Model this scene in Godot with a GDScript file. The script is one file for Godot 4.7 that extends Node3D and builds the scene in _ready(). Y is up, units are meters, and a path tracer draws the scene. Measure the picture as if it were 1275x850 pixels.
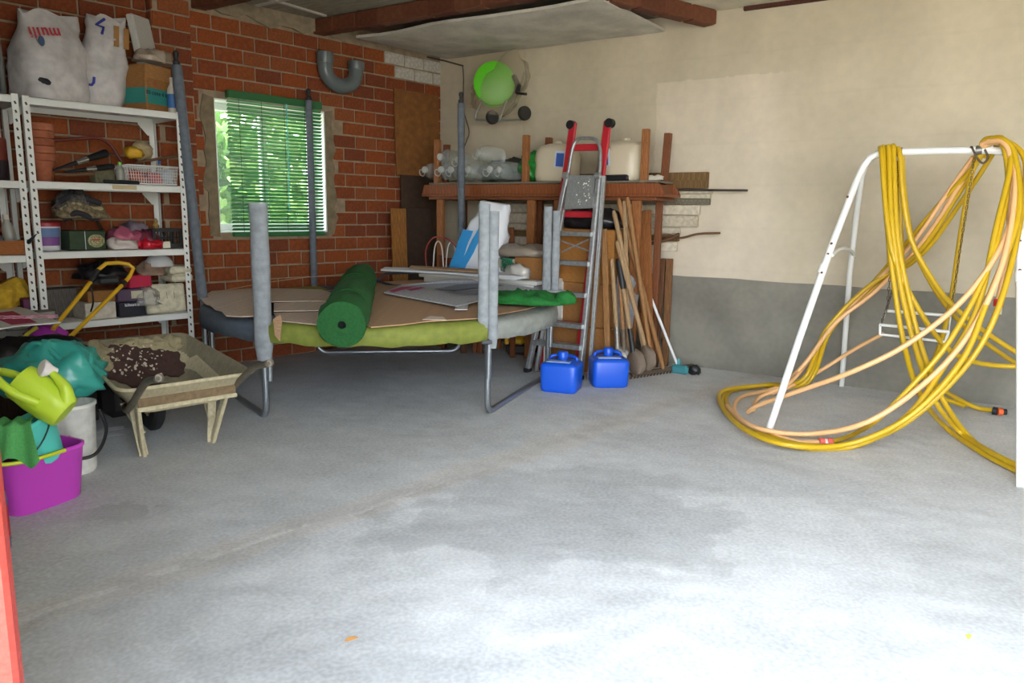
extends Node3D
# A garage seen from its open door: brick wall on the left, plastered wall at the back, both meeting in the far corner.
# LW is the frame of the left wall (x along it towards the far corner, z into the room), RW that of the back wall
# (x along it to the right, z into the room); both start at the foot of the far corner.

const CORNER := Vector3(-0.7436, 0.0, -7.6251)
var LW := Transform3D(Basis(Vector3(0.67577, 0, -0.73711), Vector3.UP, Vector3(0.73711, 0, 0.67577)), CORNER)
var RW := Transform3D(Basis(Vector3(0.83643, 0, 0.54807), Vector3.UP, Vector3(-0.54807, 0, 0.83643)), CORNER)
var WW := Transform3D.IDENTITY
var mats := {}
var texs := {}
var names := {}
var rng := RandomNumberGenerator.new()
const FLAT := 4294967295

# ---------------------------------------------------------------- mesh builder
class MB:
	var st := SurfaceTool.new()
	var g := 1
	func _init():
		st.begin(Mesh.PRIMITIVE_TRIANGLES)
	func flat():
		st.set_smooth_group(FLAT)
	func smooth():
		g += 1
		st.set_smooth_group(g)
	func v(p: Vector3, uv := Vector2.ZERO):
		st.set_uv(uv)
		st.add_vertex(p)
	# triangle whose front looks along "out"
	func tri(a: Vector3, b: Vector3, c: Vector3, out: Vector3):
		if (b - a).cross(c - a).dot(out) > 0.0:
			v(a); v(c); v(b)
		else:
			v(a); v(b); v(c)
	func quad(a: Vector3, b: Vector3, c: Vector3, d: Vector3, out: Vector3):
		tri(a, b, c, out)
		tri(a, c, d, out)
	func quv(a: Vector3, b: Vector3, c: Vector3, d: Vector3, out: Vector3, ua: Vector2, ub: Vector2, uc: Vector2, ud: Vector2):
		if (b - a).cross(c - a).dot(out) > 0.0:
			v(a, ua); v(c, uc); v(b, ub); v(a, ua); v(d, ud); v(c, uc)
		else:
			v(a, ua); v(b, ub); v(c, uc); v(a, ua); v(c, uc); v(d, ud)
	# box with chamfered edges, centre c, full size s
	func box(c: Vector3, s: Vector3, bev := 0.0, b := Basis.IDENTITY):
		flat()
		var h := s * 0.5
		bev = minf(bev, minf(h.x, minf(h.y, h.z)) * 0.9)
		var ax := [Vector3.RIGHT, Vector3.UP, Vector3.BACK]
		for i in 3:
			var j := (i + 1) % 3
			var k := (i + 2) % 3
			for sg in [-1.0, 1.0]:
				var n: Vector3 = ax[i] * sg
				var o: Vector3 = n * h[i]
				var u: Vector3 = ax[j] * (h[j] - bev)
				var w: Vector3 = ax[k] * (h[k] - bev)
				quad(c + b * (o - u - w), c + b * (o + u - w), c + b * (o + u + w), c + b * (o - u + w), b * n)
		if bev <= 0.0:
			return
		for i in 3:
			var j := (i + 1) % 3
			var k := (i + 2) % 3
			for sj in [-1.0, 1.0]:
				for sk in [-1.0, 1.0]:
					var e: Vector3 = ax[i] * (h[i] - bev)
					var p: Vector3 = ax[j] * (sj * h[j]) + ax[k] * (sk * (h[k] - bev))
					var q: Vector3 = ax[j] * (sj * (h[j] - bev)) + ax[k] * (sk * h[k])
					quad(c + b * (p - e), c + b * (p + e), c + b * (q + e), c + b * (q - e), b * (ax[j] * sj + ax[k] * sk))
		for sx in [-1.0, 1.0]:
			for sy in [-1.0, 1.0]:
				for sz in [-1.0, 1.0]:
					var m := Vector3(sx, sy, sz)
					var i := h - Vector3.ONE * bev
					tri(c + b * (m * Vector3(h.x, i.y, i.z)), c + b * (m * Vector3(i.x, h.y, i.z)), c + b * (m * Vector3(i.x, i.y, h.z)), b * m)
	# straight bar of rectangular section w x t from p to q; "side" tells where w points
	func bar(p: Vector3, q: Vector3, w: float, t: float, side := Vector3.RIGHT, bev := 0.003):
		var y := (q - p).normalized()
		var z := side.cross(y)
		if z.length() < 0.01:
			z = Vector3.BACK.cross(y) if absf(y.z) < 0.9 else Vector3.RIGHT.cross(y)
		z = z.normalized()
		box((p + q) * 0.5, Vector3(w, (q - p).length(), t), bev, Basis(y.cross(z), y, z))
	# round tube along points; r one radius or one per point
	func tube(pts: Array, r, sides := 8, caps := true, closed := false):
		var n := pts.size()
		var t0: Vector3 = (pts[1] - pts[0]).normalized()
		var up := Vector3.UP if absf(t0.y) < 0.9 else Vector3.RIGHT
		var nx := up.cross(t0).normalized()
		var rings := []
		for i in n:
			var a: Vector3 = pts[(i - 1 + n) % n] if closed else pts[maxi(i - 1, 0)]
			var c: Vector3 = pts[(i + 1) % n] if closed else pts[mini(i + 1, n - 1)]
			var t := (c - a).normalized()
			nx = (nx - t * nx.dot(t)).normalized()
			var ny := t.cross(nx)
			var rad: float = r[i] if r is Array else r
			var ring := []
			for k in sides:
				var an := TAU * k / sides
				ring.append(pts[i] + (nx * cos(an) + ny * sin(an)) * rad)
			rings.append(ring)
		smooth()
		for i in (n if closed else n - 1):
			var r0: Array = rings[i]
			var r1: Array = rings[(i + 1) % n]
			for k in sides:
				var k2 := (k + 1) % sides
				v(r0[k]); v(r0[k2]); v(r1[k2]); v(r0[k]); v(r1[k2]); v(r1[k])
		if caps and not closed:
			flat()
			for k in range(1, sides - 1):
				tri(rings[0][0], rings[0][k], rings[0][k + 1], -t0)
				tri(rings[n - 1][0], rings[n - 1][k], rings[n - 1][k + 1], pts[n - 1] - pts[n - 2])
	# turned profile (x radius, y height) round the axis y of frame f
	func lathe(prof: Array, segs := 16, f := Transform3D.IDENTITY, sx := 1.0, sz := 1.0):
		var pd := Vector2.ZERO
		smooth()
		for i in prof.size() - 1:
			var p: Vector2 = prof[i]
			var q: Vector2 = prof[i + 1]
			var d := (q - p).normalized()
			if i > 0 and d.dot(pd) < 0.8:
				smooth()
			pd = d
			for k in segs:
				var a := TAU * k / segs
				var b := TAU * (k + 1) / segs
				var A := f * Vector3(p.x * cos(a) * sx, p.y, p.x * sin(a) * sz)
				var B := f * Vector3(p.x * cos(b) * sx, p.y, p.x * sin(b) * sz)
				var C := f * Vector3(q.x * cos(b) * sx, q.y, q.x * sin(b) * sz)
				var D := f * Vector3(q.x * cos(a) * sx, q.y, q.x * sin(a) * sz)
				if p.x > 0.00001:
					v(A); v(B); v(C)
				if q.x > 0.00001:
					v(A); v(C); v(D)
	# flat outline (x, y) extruded along z from 0 to depth in frame f
	func prism(poly: PackedVector2Array, depth: float, f := Transform3D.IDENTITY):
		flat()
		var idx := Geometry2D.triangulate_polygon(poly)
		for i in range(0, idx.size(), 3):
			var a := poly[idx[i]]
			var b := poly[idx[i + 1]]
			var c := poly[idx[i + 2]]
			tri(f * Vector3(a.x, a.y, 0), f * Vector3(b.x, b.y, 0), f * Vector3(c.x, c.y, 0), f.basis * Vector3(0, 0, -depth))
			tri(f * Vector3(a.x, a.y, depth), f * Vector3(b.x, b.y, depth), f * Vector3(c.x, c.y, depth), f.basis * Vector3(0, 0, depth))
		var cw := 1.0 if Geometry2D.is_polygon_clockwise(poly) else -1.0
		for i in poly.size():
			var a := poly[i]
			var b := poly[(i + 1) % poly.size()]
			var o := Vector3(b.y - a.y, a.x - b.x, 0) * -cw
			quad(f * Vector3(a.x, a.y, 0), f * Vector3(b.x, b.y, 0), f * Vector3(b.x, b.y, depth), f * Vector3(a.x, a.y, depth), f.basis * o)
	# rings of equal length joined in a skin; inside = true turns it
	func skin(rings: Array, closed := true, cap0 := false, cap1 := false, flip := false):
		smooth()
		var m: int = rings[0].size()
		for i in rings.size() - 1:
			for k in (m if closed else m - 1):
				var a: Vector3 = rings[i][k]
				var b: Vector3 = rings[i][(k + 1) % m]
				var c: Vector3 = rings[i + 1][(k + 1) % m]
				var d: Vector3 = rings[i + 1][k]
				if flip:
					v(a); v(c); v(b); v(a); v(d); v(c)
				else:
					v(a); v(b); v(c); v(a); v(c); v(d)
		for e in 2:
			if (e == 0 and cap0) or (e == 1 and cap1):
				flat()
				var r: Array = rings[0] if e == 0 else rings[-1]
				var o: Vector3 = (rings[0][0] - rings[1][0]) if e == 0 else (rings[-1][0] - rings[-2][0])
				var mid := Vector3.ZERO
				for p in r:
					mid += p
				mid /= m
				for k in m:
					tri(mid, r[k], r[(k + 1) % m], o)
	# a sheet over a grid of points, with thickness th along its normals
	func sheet(p: Array, th: float):
		var nu: int = p.size()
		var nv: int = p[0].size()
		var q := []
		for i in nu:
			var row := []
			for j in nv:
				var a: Vector3 = p[mini(i + 1, nu - 1)][j] - p[maxi(i - 1, 0)][j]
				var b: Vector3 = p[i][mini(j + 1, nv - 1)] - p[i][maxi(j - 1, 0)]
				row.append(p[i][j] + a.cross(b).normalized() * th)
			q.append(row)
		for e in 2:
			smooth()
			var s: Array = p if e == 0 else q
			for i in nu - 1:
				for j in nv - 1:
					var o: Vector3 = p[i][j] - q[i][j] if e == 0 else q[i][j] - p[i][j]
					quad(s[i][j], s[i + 1][j], s[i + 1][j + 1], s[i][j + 1], o)
		flat()
		for i in nu - 1:
			quad(p[i][0], p[i + 1][0], q[i + 1][0], q[i][0], p[i][0] - p[i][1])
			quad(p[i][nv - 1], p[i + 1][nv - 1], q[i + 1][nv - 1], q[i][nv - 1], p[i][nv - 1] - p[i][nv - 2])
		for j in nv - 1:
			quad(p[0][j], p[0][j + 1], q[0][j + 1], q[0][j], p[0][j] - p[1][j])
			quad(p[nu - 1][j], p[nu - 1][j + 1], q[nu - 1][j + 1], q[nu - 1][j], p[nu - 1][j] - p[nu - 2][j])
	func mesh() -> ArrayMesh:
		st.generate_normals()
		st.index()
		return st.commit()

# ring of a rounded rectangle (superellipse of power e) in the plane y of frame f
func ring(f: Transform3D, rx: float, rz: float, y: float, e := 2.0, n := 20, ox := 0.0, oz := 0.0) -> Array:
	var out := []
	for k in n:
		var a := TAU * k / n
		var c := cos(a)
		var s := sin(a)
		out.append(f * Vector3(ox + signf(c) * pow(absf(c), 2.0 / e) * rx, y, oz + signf(s) * pow(absf(s), 2.0 / e) * rz))
	return out

func xf(at: Vector3, yaw := 0.0, pitch := 0.0, roll := 0.0) -> Transform3D:
	return Transform3D(Basis.from_euler(Vector3(deg_to_rad(pitch), deg_to_rad(yaw), deg_to_rad(roll))), at)

# smooth curve through points
func curve(pts: Array, per := 8) -> Array:
	var out := []
	for i in pts.size() - 1:
		var a: Vector3 = pts[maxi(i - 1, 0)]
		var b: Vector3 = pts[i]
		var c: Vector3 = pts[i + 1]
		var d: Vector3 = pts[mini(i + 2, pts.size() - 1)]
		if i == 0:
			a = b * 2.0 - c
		if i == pts.size() - 2:
			d = c * 2.0 - b
		for k in per:
			out.append(b.cubic_interpolate(c, a, d, float(k) / per))
	out.append(pts[-1])
	return out

# crumpled lump: superellipsoid with radii r, powers, noise displacement, flattened below y = lo
var fold := FastNoiseLite.new()
func lump(mb: MB, c: Vector3, r: Vector3, amp: float, freq: float, seed_: int, e := 2.6, lo := -9.0, nu := 20, nv := 12, b := Basis.IDENTITY):
	fold.seed = seed_
	fold.frequency = freq
	fold.noise_type = FastNoiseLite.TYPE_SIMPLEX
	fold.fractal_type = FastNoiseLite.FRACTAL_RIDGED
	fold.fractal_octaves = 3
	var rings := []
	for j in nv + 1:
		var ph := -PI / 2 + PI * j / nv
		var row := []
		for i in nu:
			var th := TAU * i / nu
			var d := Vector3(cos(ph) * cos(th), sin(ph), cos(ph) * sin(th))
			var k := pow(pow(absf(d.x), e) + pow(absf(d.y), e) + pow(absf(d.z), e), -1.0 / e)
			var p := d * k
			p = p * r
			p += d * amp * fold.get_noise_3dv(p)
			p.y = maxf(p.y, lo)
			row.append(c + b * p)
		rings.append(row)
	mb.skin(rings, true, false, false, true)

# ---------------------------------------------------------------- materials
func noise_tex(key: String) -> ImageTexture:
	if texs.has(key):
		return texs[key]
	var n := 256
	var im := Image.create(n, n, false, Image.FORMAT_RGB8)
	var f := FastNoiseLite.new()
	f.seed = key.hash() % 1000
	f.noise_type = FastNoiseLite.TYPE_SIMPLEX_SMOOTH
	f.fractal_octaves = 5
	f.frequency = 0.02
	f.fractal_type = FastNoiseLite.FRACTAL_FBM
	if key == "fibre" or key == "wood":
		f.frequency = 0.03
	if key == "speck":
		f.frequency = 0.09
	var a := f.get_seamless_image(n, n)
	f.seed += 7
	f.frequency = 0.25
	f.fractal_octaves = 2
	var b := f.get_seamless_image(n, n)
	for y in n:
		for x in n:
			var va := a.get_pixel(x, y).r
			var vb := b.get_pixel(x, y).r
			var o := 1.0
			match key:
				"mottle": o = 0.82 + 0.22 * va + 0.07 * (vb - 0.5)
				"strong": o = clampf(0.35 + 0.85 * va + 0.16 * (vb - 0.5), 0, 1)
				"speck": o = 0.88 + 0.24 * (va - 0.5) + 0.16 * (vb - 0.5)
				"fibre": o = 0.86 + 0.2 * (a.get_pixel(x, (y * 6) % n).r - 0.5) + 0.08 * (vb - 0.5)
				"wood": o = 0.8 + 0.4 * (a.get_pixel((x * 7) % n, int(y * 0.5)).r - 0.5) + 0.12 * (b.get_pixel((x * 3) % n, int(y * 0.25)).r - 0.5)
				"weave": o = 0.9 + 0.12 * float((x / 2 + y / 2) % 2) - 0.06 + 0.2 * (va - 0.5)
				"board": o = 0.85 + 0.2 * (va - 0.5) + 0.35 * (vb - 0.5)
			o = clampf(o, 0.0, 1.0)
			im.set_pixel(x, y, Color(o, o, o))
	im.generate_mipmaps()
	texs[key] = ImageTexture.create_from_image(im)
	return texs[key]

func bump_tex(key: String, strength: float) -> ImageTexture:
	var k := key + "_n%.1f" % strength
	if texs.has(k):
		return texs[k]
	var im: Image = noise_tex(key).get_image().duplicate()
	im.clear_mipmaps()
	im.convert(Image.FORMAT_RGBA8)
	im.bump_map_to_normal_map(strength)
	texs[k] = ImageTexture.create_from_image(im)
	return texs[k]

func M(name_: String, c: Color, rough := 0.8, tex := "", scale_ := 2.0, metal := 0.0, bump := 0.0) -> StandardMaterial3D:
	if mats.has(name_):
		return mats[name_]
	var m := StandardMaterial3D.new()
	m.albedo_color = c
	m.roughness = rough
	m.metallic = metal
	if tex != "":
		m.albedo_texture = noise_tex(tex)
		m.uv1_triplanar = true
		m.uv1_scale = Vector3.ONE * scale_
		if bump > 0.0:
			m.normal_enabled = true
			m.normal_texture = bump_tex(tex, 4.0)
			m.normal_scale = bump
	mats[name_] = m
	return m

func rgb(r: int, g: int, b: int) -> Color:
	return Color8(r, g, b)

# ---------------------------------------------------------------- nodes
func numbered(called: String) -> String:
	names[called] = names.get(called, -1) + 1
	return called if names[called] == 0 else "%s_%03d" % [called, names[called]]

func tag(o: Node, label: String, category: String, group := ""):
	o.set_meta("label", label)
	o.set_meta("category", category)
	if group != "":
		o.set_meta("group", group)
	return o

func thing(called: String, label: String, category: String, at: Transform3D, group := "") -> Node3D:
	var o := Node3D.new()
	o.name = numbered(called)
	add_child(o)
	o.transform = at
	return tag(o, label, category, group)

func put(called: String, mesh: Mesh, m: Material, parent: Node, at := Transform3D.IDENTITY) -> MeshInstance3D:
	var o := MeshInstance3D.new()
	o.name = numbered(called) if parent == self else called
	o.mesh = mesh
	o.material_override = m
	parent.add_child(o, true)
	o.transform = at
	return o

func obj(called: String, mb: MB, m: Material, parent: Node = self, at := Transform3D.IDENTITY) -> MeshInstance3D:
	return put(called, mb.mesh(), m, parent, at)

func struct(called: String, mb: MB, m: Material, at := Transform3D.IDENTITY) -> MeshInstance3D:
	var o := obj(called, mb, m, self, at)
	o.set_meta("kind", "structure")
	return o

func copy(o: Node3D, label: String, at: Transform3D) -> Node3D:
	var c: Node3D = o.duplicate()
	c.name = numbered(String(o.name).rstrip("0123456789").trim_suffix("_"))
	add_child(c)
	c.transform = at
	c.set_meta("label", label)
	return c

# flat lettering that stands on a face: text mesh, its centre at "at" in the parent's frame, looking along the frame's z
func letters(called: String, text: String, size: float, m: Material, parent: Node, at: Transform3D, font := "Droid Sans") -> MeshInstance3D:
	var t := TextMesh.new()
	var f := SystemFont.new()
	f.font_names = PackedStringArray([font])
	f.font_weight = 700
	t.font = f
	t.text = text
	t.font_size = 32
	t.pixel_size = size / 32.0
	t.depth = 0.001
	t.curve_step = 2.0
	return put(called, t, m, parent, at)

# ---------------------------------------------------------------- the room
func floor_texture() -> ImageTexture:
	var w := 1600
	var h := 1344
	var f := FastNoiseLite.new()
	f.noise_type = FastNoiseLite.TYPE_SIMPLEX_SMOOTH
	f.fractal_octaves = 4
	f.seed = 3
	f.frequency = 0.006
	var big := f.get_image(w, h).get_data()
	f.seed = 5
	f.frequency = 0.03
	var mid := f.get_image(w, h).get_data()
	f.seed = 9
	f.frequency = 0.3
	f.fractal_octaves = 2
	var fine := f.get_image(w, h).get_data()
	f.seed = 12
	f.frequency = 0.012
	f.fractal_octaves = 3
	var edge := f.get_image(w, h).get_data()
	var out := PackedByteArray()
	out.resize(w * h * 3)
	# x from -4.5 to 5.5 m, z from -8 to 0.4 m, 160 pixels a metre
	var dl := Vector2(0.67577, -0.73711)      # the joint between the two pours runs along the left wall
	var nl := Vector2(0.73711, 0.67577)
	for y in h:
		var z := -8.0 + y / 160.0
		for x in w:
			var i := y * w + x
			var px := -4.5 + x / 160.0
			var e := (edge[i] - 128) / 128.0
			var t := px + 0.6 * e
			var val := 198.0 + (big[i] - 128) * 0.09 + (mid[i] - 128) * 0.06 + (fine[i] - 128) * 0.15
			var s: float = (px + 1.137) * nl.x + (z + 2.447) * nl.y + 0.05 * e    # distance across the joint
			var along: float = (px + 1.137) * dl.x + (z + 2.447) * dl.y
			var warm := 0.0
			if absf(s) < 0.10:
				val -= 10.0 * (1.0 - absf(s) / 0.10)
				warm = 4.0
			if absf(s) < 0.018 and mid[i] > 120 and along < 0.5:
				val += 14.0
			# darker, damper trowelled patch beyond the joint and its bright border
			var d1 := Vector2(px - 0.2, (z + 3.0) * 1.3).length() + 0.35 * e
			if s > 0.03 and d1 < 0.75:
				val -= 13.0 * clampf((0.75 - d1) * 9.0, 0, 1)
			elif s > 0.0 and d1 < 1.45 and z > -3.2:
				val += 9.0 * clampf((1.45 - d1) * 4.0, 0, 1)
			var d2 := Vector2((px + 0.45) * 0.85, z + 1.75).length() + 0.22 * e
			if d2 < 0.36:
				val -= 12.0 * clampf((0.36 - d2) * 12.0, 0, 1)
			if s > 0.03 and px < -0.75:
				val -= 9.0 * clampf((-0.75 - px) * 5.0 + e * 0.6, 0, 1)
			# grime by the mop bucket and under the trampoline
			var d3 := Vector2((px + 1.62) * 0.7, z + 2.92).length() + 0.06 * e
			if d3 < 0.16 and mid[i] > 105:
				val -= 22.0 * clampf((0.16 - d3) * 12.0, 0, 1)
			if fine[i] > 196 and mid[i] > 150:
				val -= 22.0
			if fine[i] < 54 and big[i] > 130:
				val += 16.0
			var c := clampf(val, 20, 250)
			out[i * 3] = int(c + warm)
			out[i * 3 + 1] = int(c + 1.0)
			out[i * 3 + 2] = int(c + 0.5 - warm)
	var im := Image.create_from_data(w, h, false, Image.FORMAT_RGB8, out)
	im.generate_mipmaps()
	return ImageTexture.create_from_image(im)

func plaster_texture() -> ImageTexture:
	var w := 1024
	var h := 360
	var f := FastNoiseLite.new()
	f.noise_type = FastNoiseLite.TYPE_SIMPLEX_SMOOTH
	f.fractal_octaves = 4
	f.seed = 21
	f.frequency = 0.012
	var big := f.get_image(w, h)
	f.seed = 23
	f.frequency = 0.08
	var mid := f.get_image(w, h)
	var im := Image.create(w, h, false, Image.FORMAT_RGB8)
	# 128 pixels a metre: x from 0 to 8 m, top of the picture at 2.81 m
	for y in h:
		for x in w:
			var X := x / 128.0
			var Y := 2.81 - y / 128.0
			var e := (big.get_pixel(x, y).r - 0.5)
			var m := (mid.get_pixel(x, y).r - 0.5)
			var streak := big.get_pixel(x, int(y * 0.06)).r - 0.5
			var v := 0.755 + 0.06 * e + 0.035 * m + 0.05 * streak * clampf((Y - 1.2) * 0.8, 0, 1)
			var b := 0.815
			# the freshly painted rectangle left of the middle
			var ex := 0.03 * m + 0.03 * e
			if X > 2.27 + ex and X < 3.42 + ex and Y < 2.31 + ex * 0.6 and Y > 0.7:
				var k := clampf((3.42 - X) / 0.25, 0, 1)
				v += 0.055 * k
				b += 0.02 * k
			# faint horizontal trowel bands and hairline cracks
			if absf(fmod(Y + 0.02 * e, 0.33) - 0.16) < 0.01:
				v -= 0.008
			if absf(X - 0.98 + 0.02 * e) < 0.006 and Y > 1.9:
				v -= 0.03
			im.set_pixel(x, y, Color(v, v * 0.94, v * b))
	im.generate_mipmaps()
	return ImageTexture.create_from_image(im)

func build_room():
	var L := LW
	# floor
	var fm := StandardMaterial3D.new()
	fm.albedo_texture = floor_texture()
	fm.roughness = 0.82
	fm.normal_enabled = true
	fm.normal_texture = bump_tex("speck", 3.0)
	fm.normal_scale = 0.25
	var fl := MB.new()
	fl.flat()
	var cs := []
	for q in [Vector3(-1.2, 0, -0.2), Vector3(7.8, 0, -0.2), Vector3(7.8, 0, 5.75), Vector3(-1.2, 0, 5.75)]:
		cs.append(RW * q)
	var us := []
	for c in cs:
		us.append(Vector2((c.x + 4.5) / 10.0, (c.z + 8.0) / 8.4))
	fl.quv(cs[0], cs[1], cs[2], cs[3], Vector3.UP, us[0], us[1], us[2], us[3])
	for i in 4:
		var a: Vector3 = cs[i]
		var b: Vector3 = cs[(i + 1) % 4]
		var o: Vector3 = (a + b) * 0.5 - (cs[0] + cs[2]) * 0.5
		fl.quad(a, b, b - Vector3(0, 0.05, 0), a - Vector3(0, 0.05, 0), o)
	fl.quad(cs[0] - Vector3(0, 0.05, 0), cs[1] - Vector3(0, 0.05, 0), cs[2] - Vector3(0, 0.05, 0), cs[3] - Vector3(0, 0.05, 0), Vector3.DOWN)
	struct("floor", fl, fm)
	# ground outside
	var gm := M("ground", rgb(176, 170, 158), 0.95, "mottle", 0.3)
	var gr := MB.new()
	gr.box(Vector3(0, -0.11, 0), Vector3(60, 0.1, 60))
	struct("ground", gr, gm)

	# left wall: mortar body with a window hole, bricks laid into it
	var mortar := M("mortar", rgb(158, 138, 112), 0.95, "mottle", 1.5, 0, 0.4)
	var wl := MB.new()
	var x0 := -2.315
	var x1 := -1.33
	var y0 := 1.05
	var y1 := 2.07
	wl.box(Vector3((-5.8 + x0) / 2, 1.4, -0.12), Vector3(x0 + 5.8, 2.85, 0.24))
	wl.box(Vector3((x1 + 0.25) / 2, 1.4, -0.12), Vector3(0.25 - x1, 2.85, 0.24))
	wl.box(Vector3((x0 + x1) / 2, (y0 - 0.02) / 2, -0.12), Vector3(x1 - x0, y0 + 0.02, 0.24))
	wl.box(Vector3((x0 + x1) / 2, (y1 + 2.83) / 2, -0.12), Vector3(x1 - x0, 2.83 - y1, 0.24))
	wl.box(Vector3(-2.64, 1.4, 0.045), Vector3(0.27, 2.8, 0.09))    # pilaster
	var wall := struct("wall_left", wl, mortar, L)
	build_bricks(wall, x0, x1, y0, y1)

	# back wall: plaster above, bare cement skirting below
	var pm := StandardMaterial3D.new()
	pm.albedo_texture = plaster_texture()
	pm.roughness = 0.9
	pm.normal_enabled = true
	pm.normal_texture = bump_tex("mottle", 4.0)
	pm.normal_scale = 0.15
	var wb := MB.new()
	wb.flat()
	var A := Vector3(-0.25, -0.02, 0)
	var B := Vector3(7.8, -0.02, 0)
	var C := Vector3(7.8, 2.81, 0)
	var D := Vector3(-0.25, 2.81, 0)
	var back := Vector3(0, 0, -0.24)
	var uvs := []
	for p in [A, B, C, D]:
		uvs.append(Vector2(p.x / 8.0, (2.81 - p.y) / 2.81))
	wb.quv(A, B, C, D, Vector3.BACK, uvs[0], uvs[1], uvs[2], uvs[3])
	wb.quad(A + back, B + back, C + back, D + back, Vector3.FORWARD)
	wb.quad(A, D, D + back, A + back, Vector3.LEFT)
	wb.quad(B, C, C + back, B + back, Vector3.RIGHT)
	wb.quad(D, C, C + back, D + back, Vector3.UP)
	wb.quad(A, B, B + back, A + back, Vector3.DOWN)
	var wallb := struct("wall_back", wb, pm, RW)
	var dd := MB.new()
	# hand-trowelled top edge
	var poly := PackedVector2Array([Vector2(0.0, 0.0)])
	poly.append(Vector2(7.6, 0.0))
	for i in 39:
		var x := 7.6 - i * 0.2
		poly.append(Vector2(x, 0.748 + 0.004 * sin(i * 1.7) - 0.004 * (x - 2.5)))
	dd.prism(poly, 0.012)
	obj("cement_dado", dd, M("dado", rgb(134, 130, 118), 0.92, "mottle", 0.28, 0, 0.2), wallb)

	# the two walls behind the viewer, with the open doorway
	var plain := M("plain_wall", rgb(205, 200, 185), 0.9, "mottle", 0.6)
	var wr := MB.new()
	wr.box(Vector3(7.7, 1.4, 2.75), Vector3(0.2, 2.82, 6.0))
	struct("wall_right", wr, plain, RW)
	var wf := MB.new()
	wf.box(Vector3(1.27, 1.4, 5.68), Vector3(4.64, 2.82, 0.2))
	wf.box(Vector3(7.65, 1.4, 5.68), Vector3(0.3, 2.82, 0.2))
	wf.box(Vector3(5.5, 2.76, 5.68), Vector3(3.9, 0.1, 0.2))
	struct("wall_front", wf, plain, RW)

	build_ceiling()
	build_window(x0, x1, y0, y1)

	# red painted door leaf folded back at the left jamb, seen edge on
	var dm := M("red_paint", rgb(206, 62, 48), 0.5, "speck", 3.0)
	var dr := MB.new()
	dr.box(Vector3(-0.45, 1.08, 0), Vector3(0.9, 2.1, 0.04), 0.006)
	var door := struct("door_1", dr, dm, RW * xf(Vector3(3.778, 0, 5.574), 58))
	var kn := MB.new()
	kn.lathe([Vector2(0, 0), Vector2(0.012, 0), Vector2(0.012, 0.01), Vector2(0.008, 0.016), Vector2(0, 0.018)], 12, xf(Vector3(-0.012, 0.905, 0.02), 0, 90))
	obj("bolt_head", kn, M("pale_bolt", rgb(240, 200, 190), 0.5), door)

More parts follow.
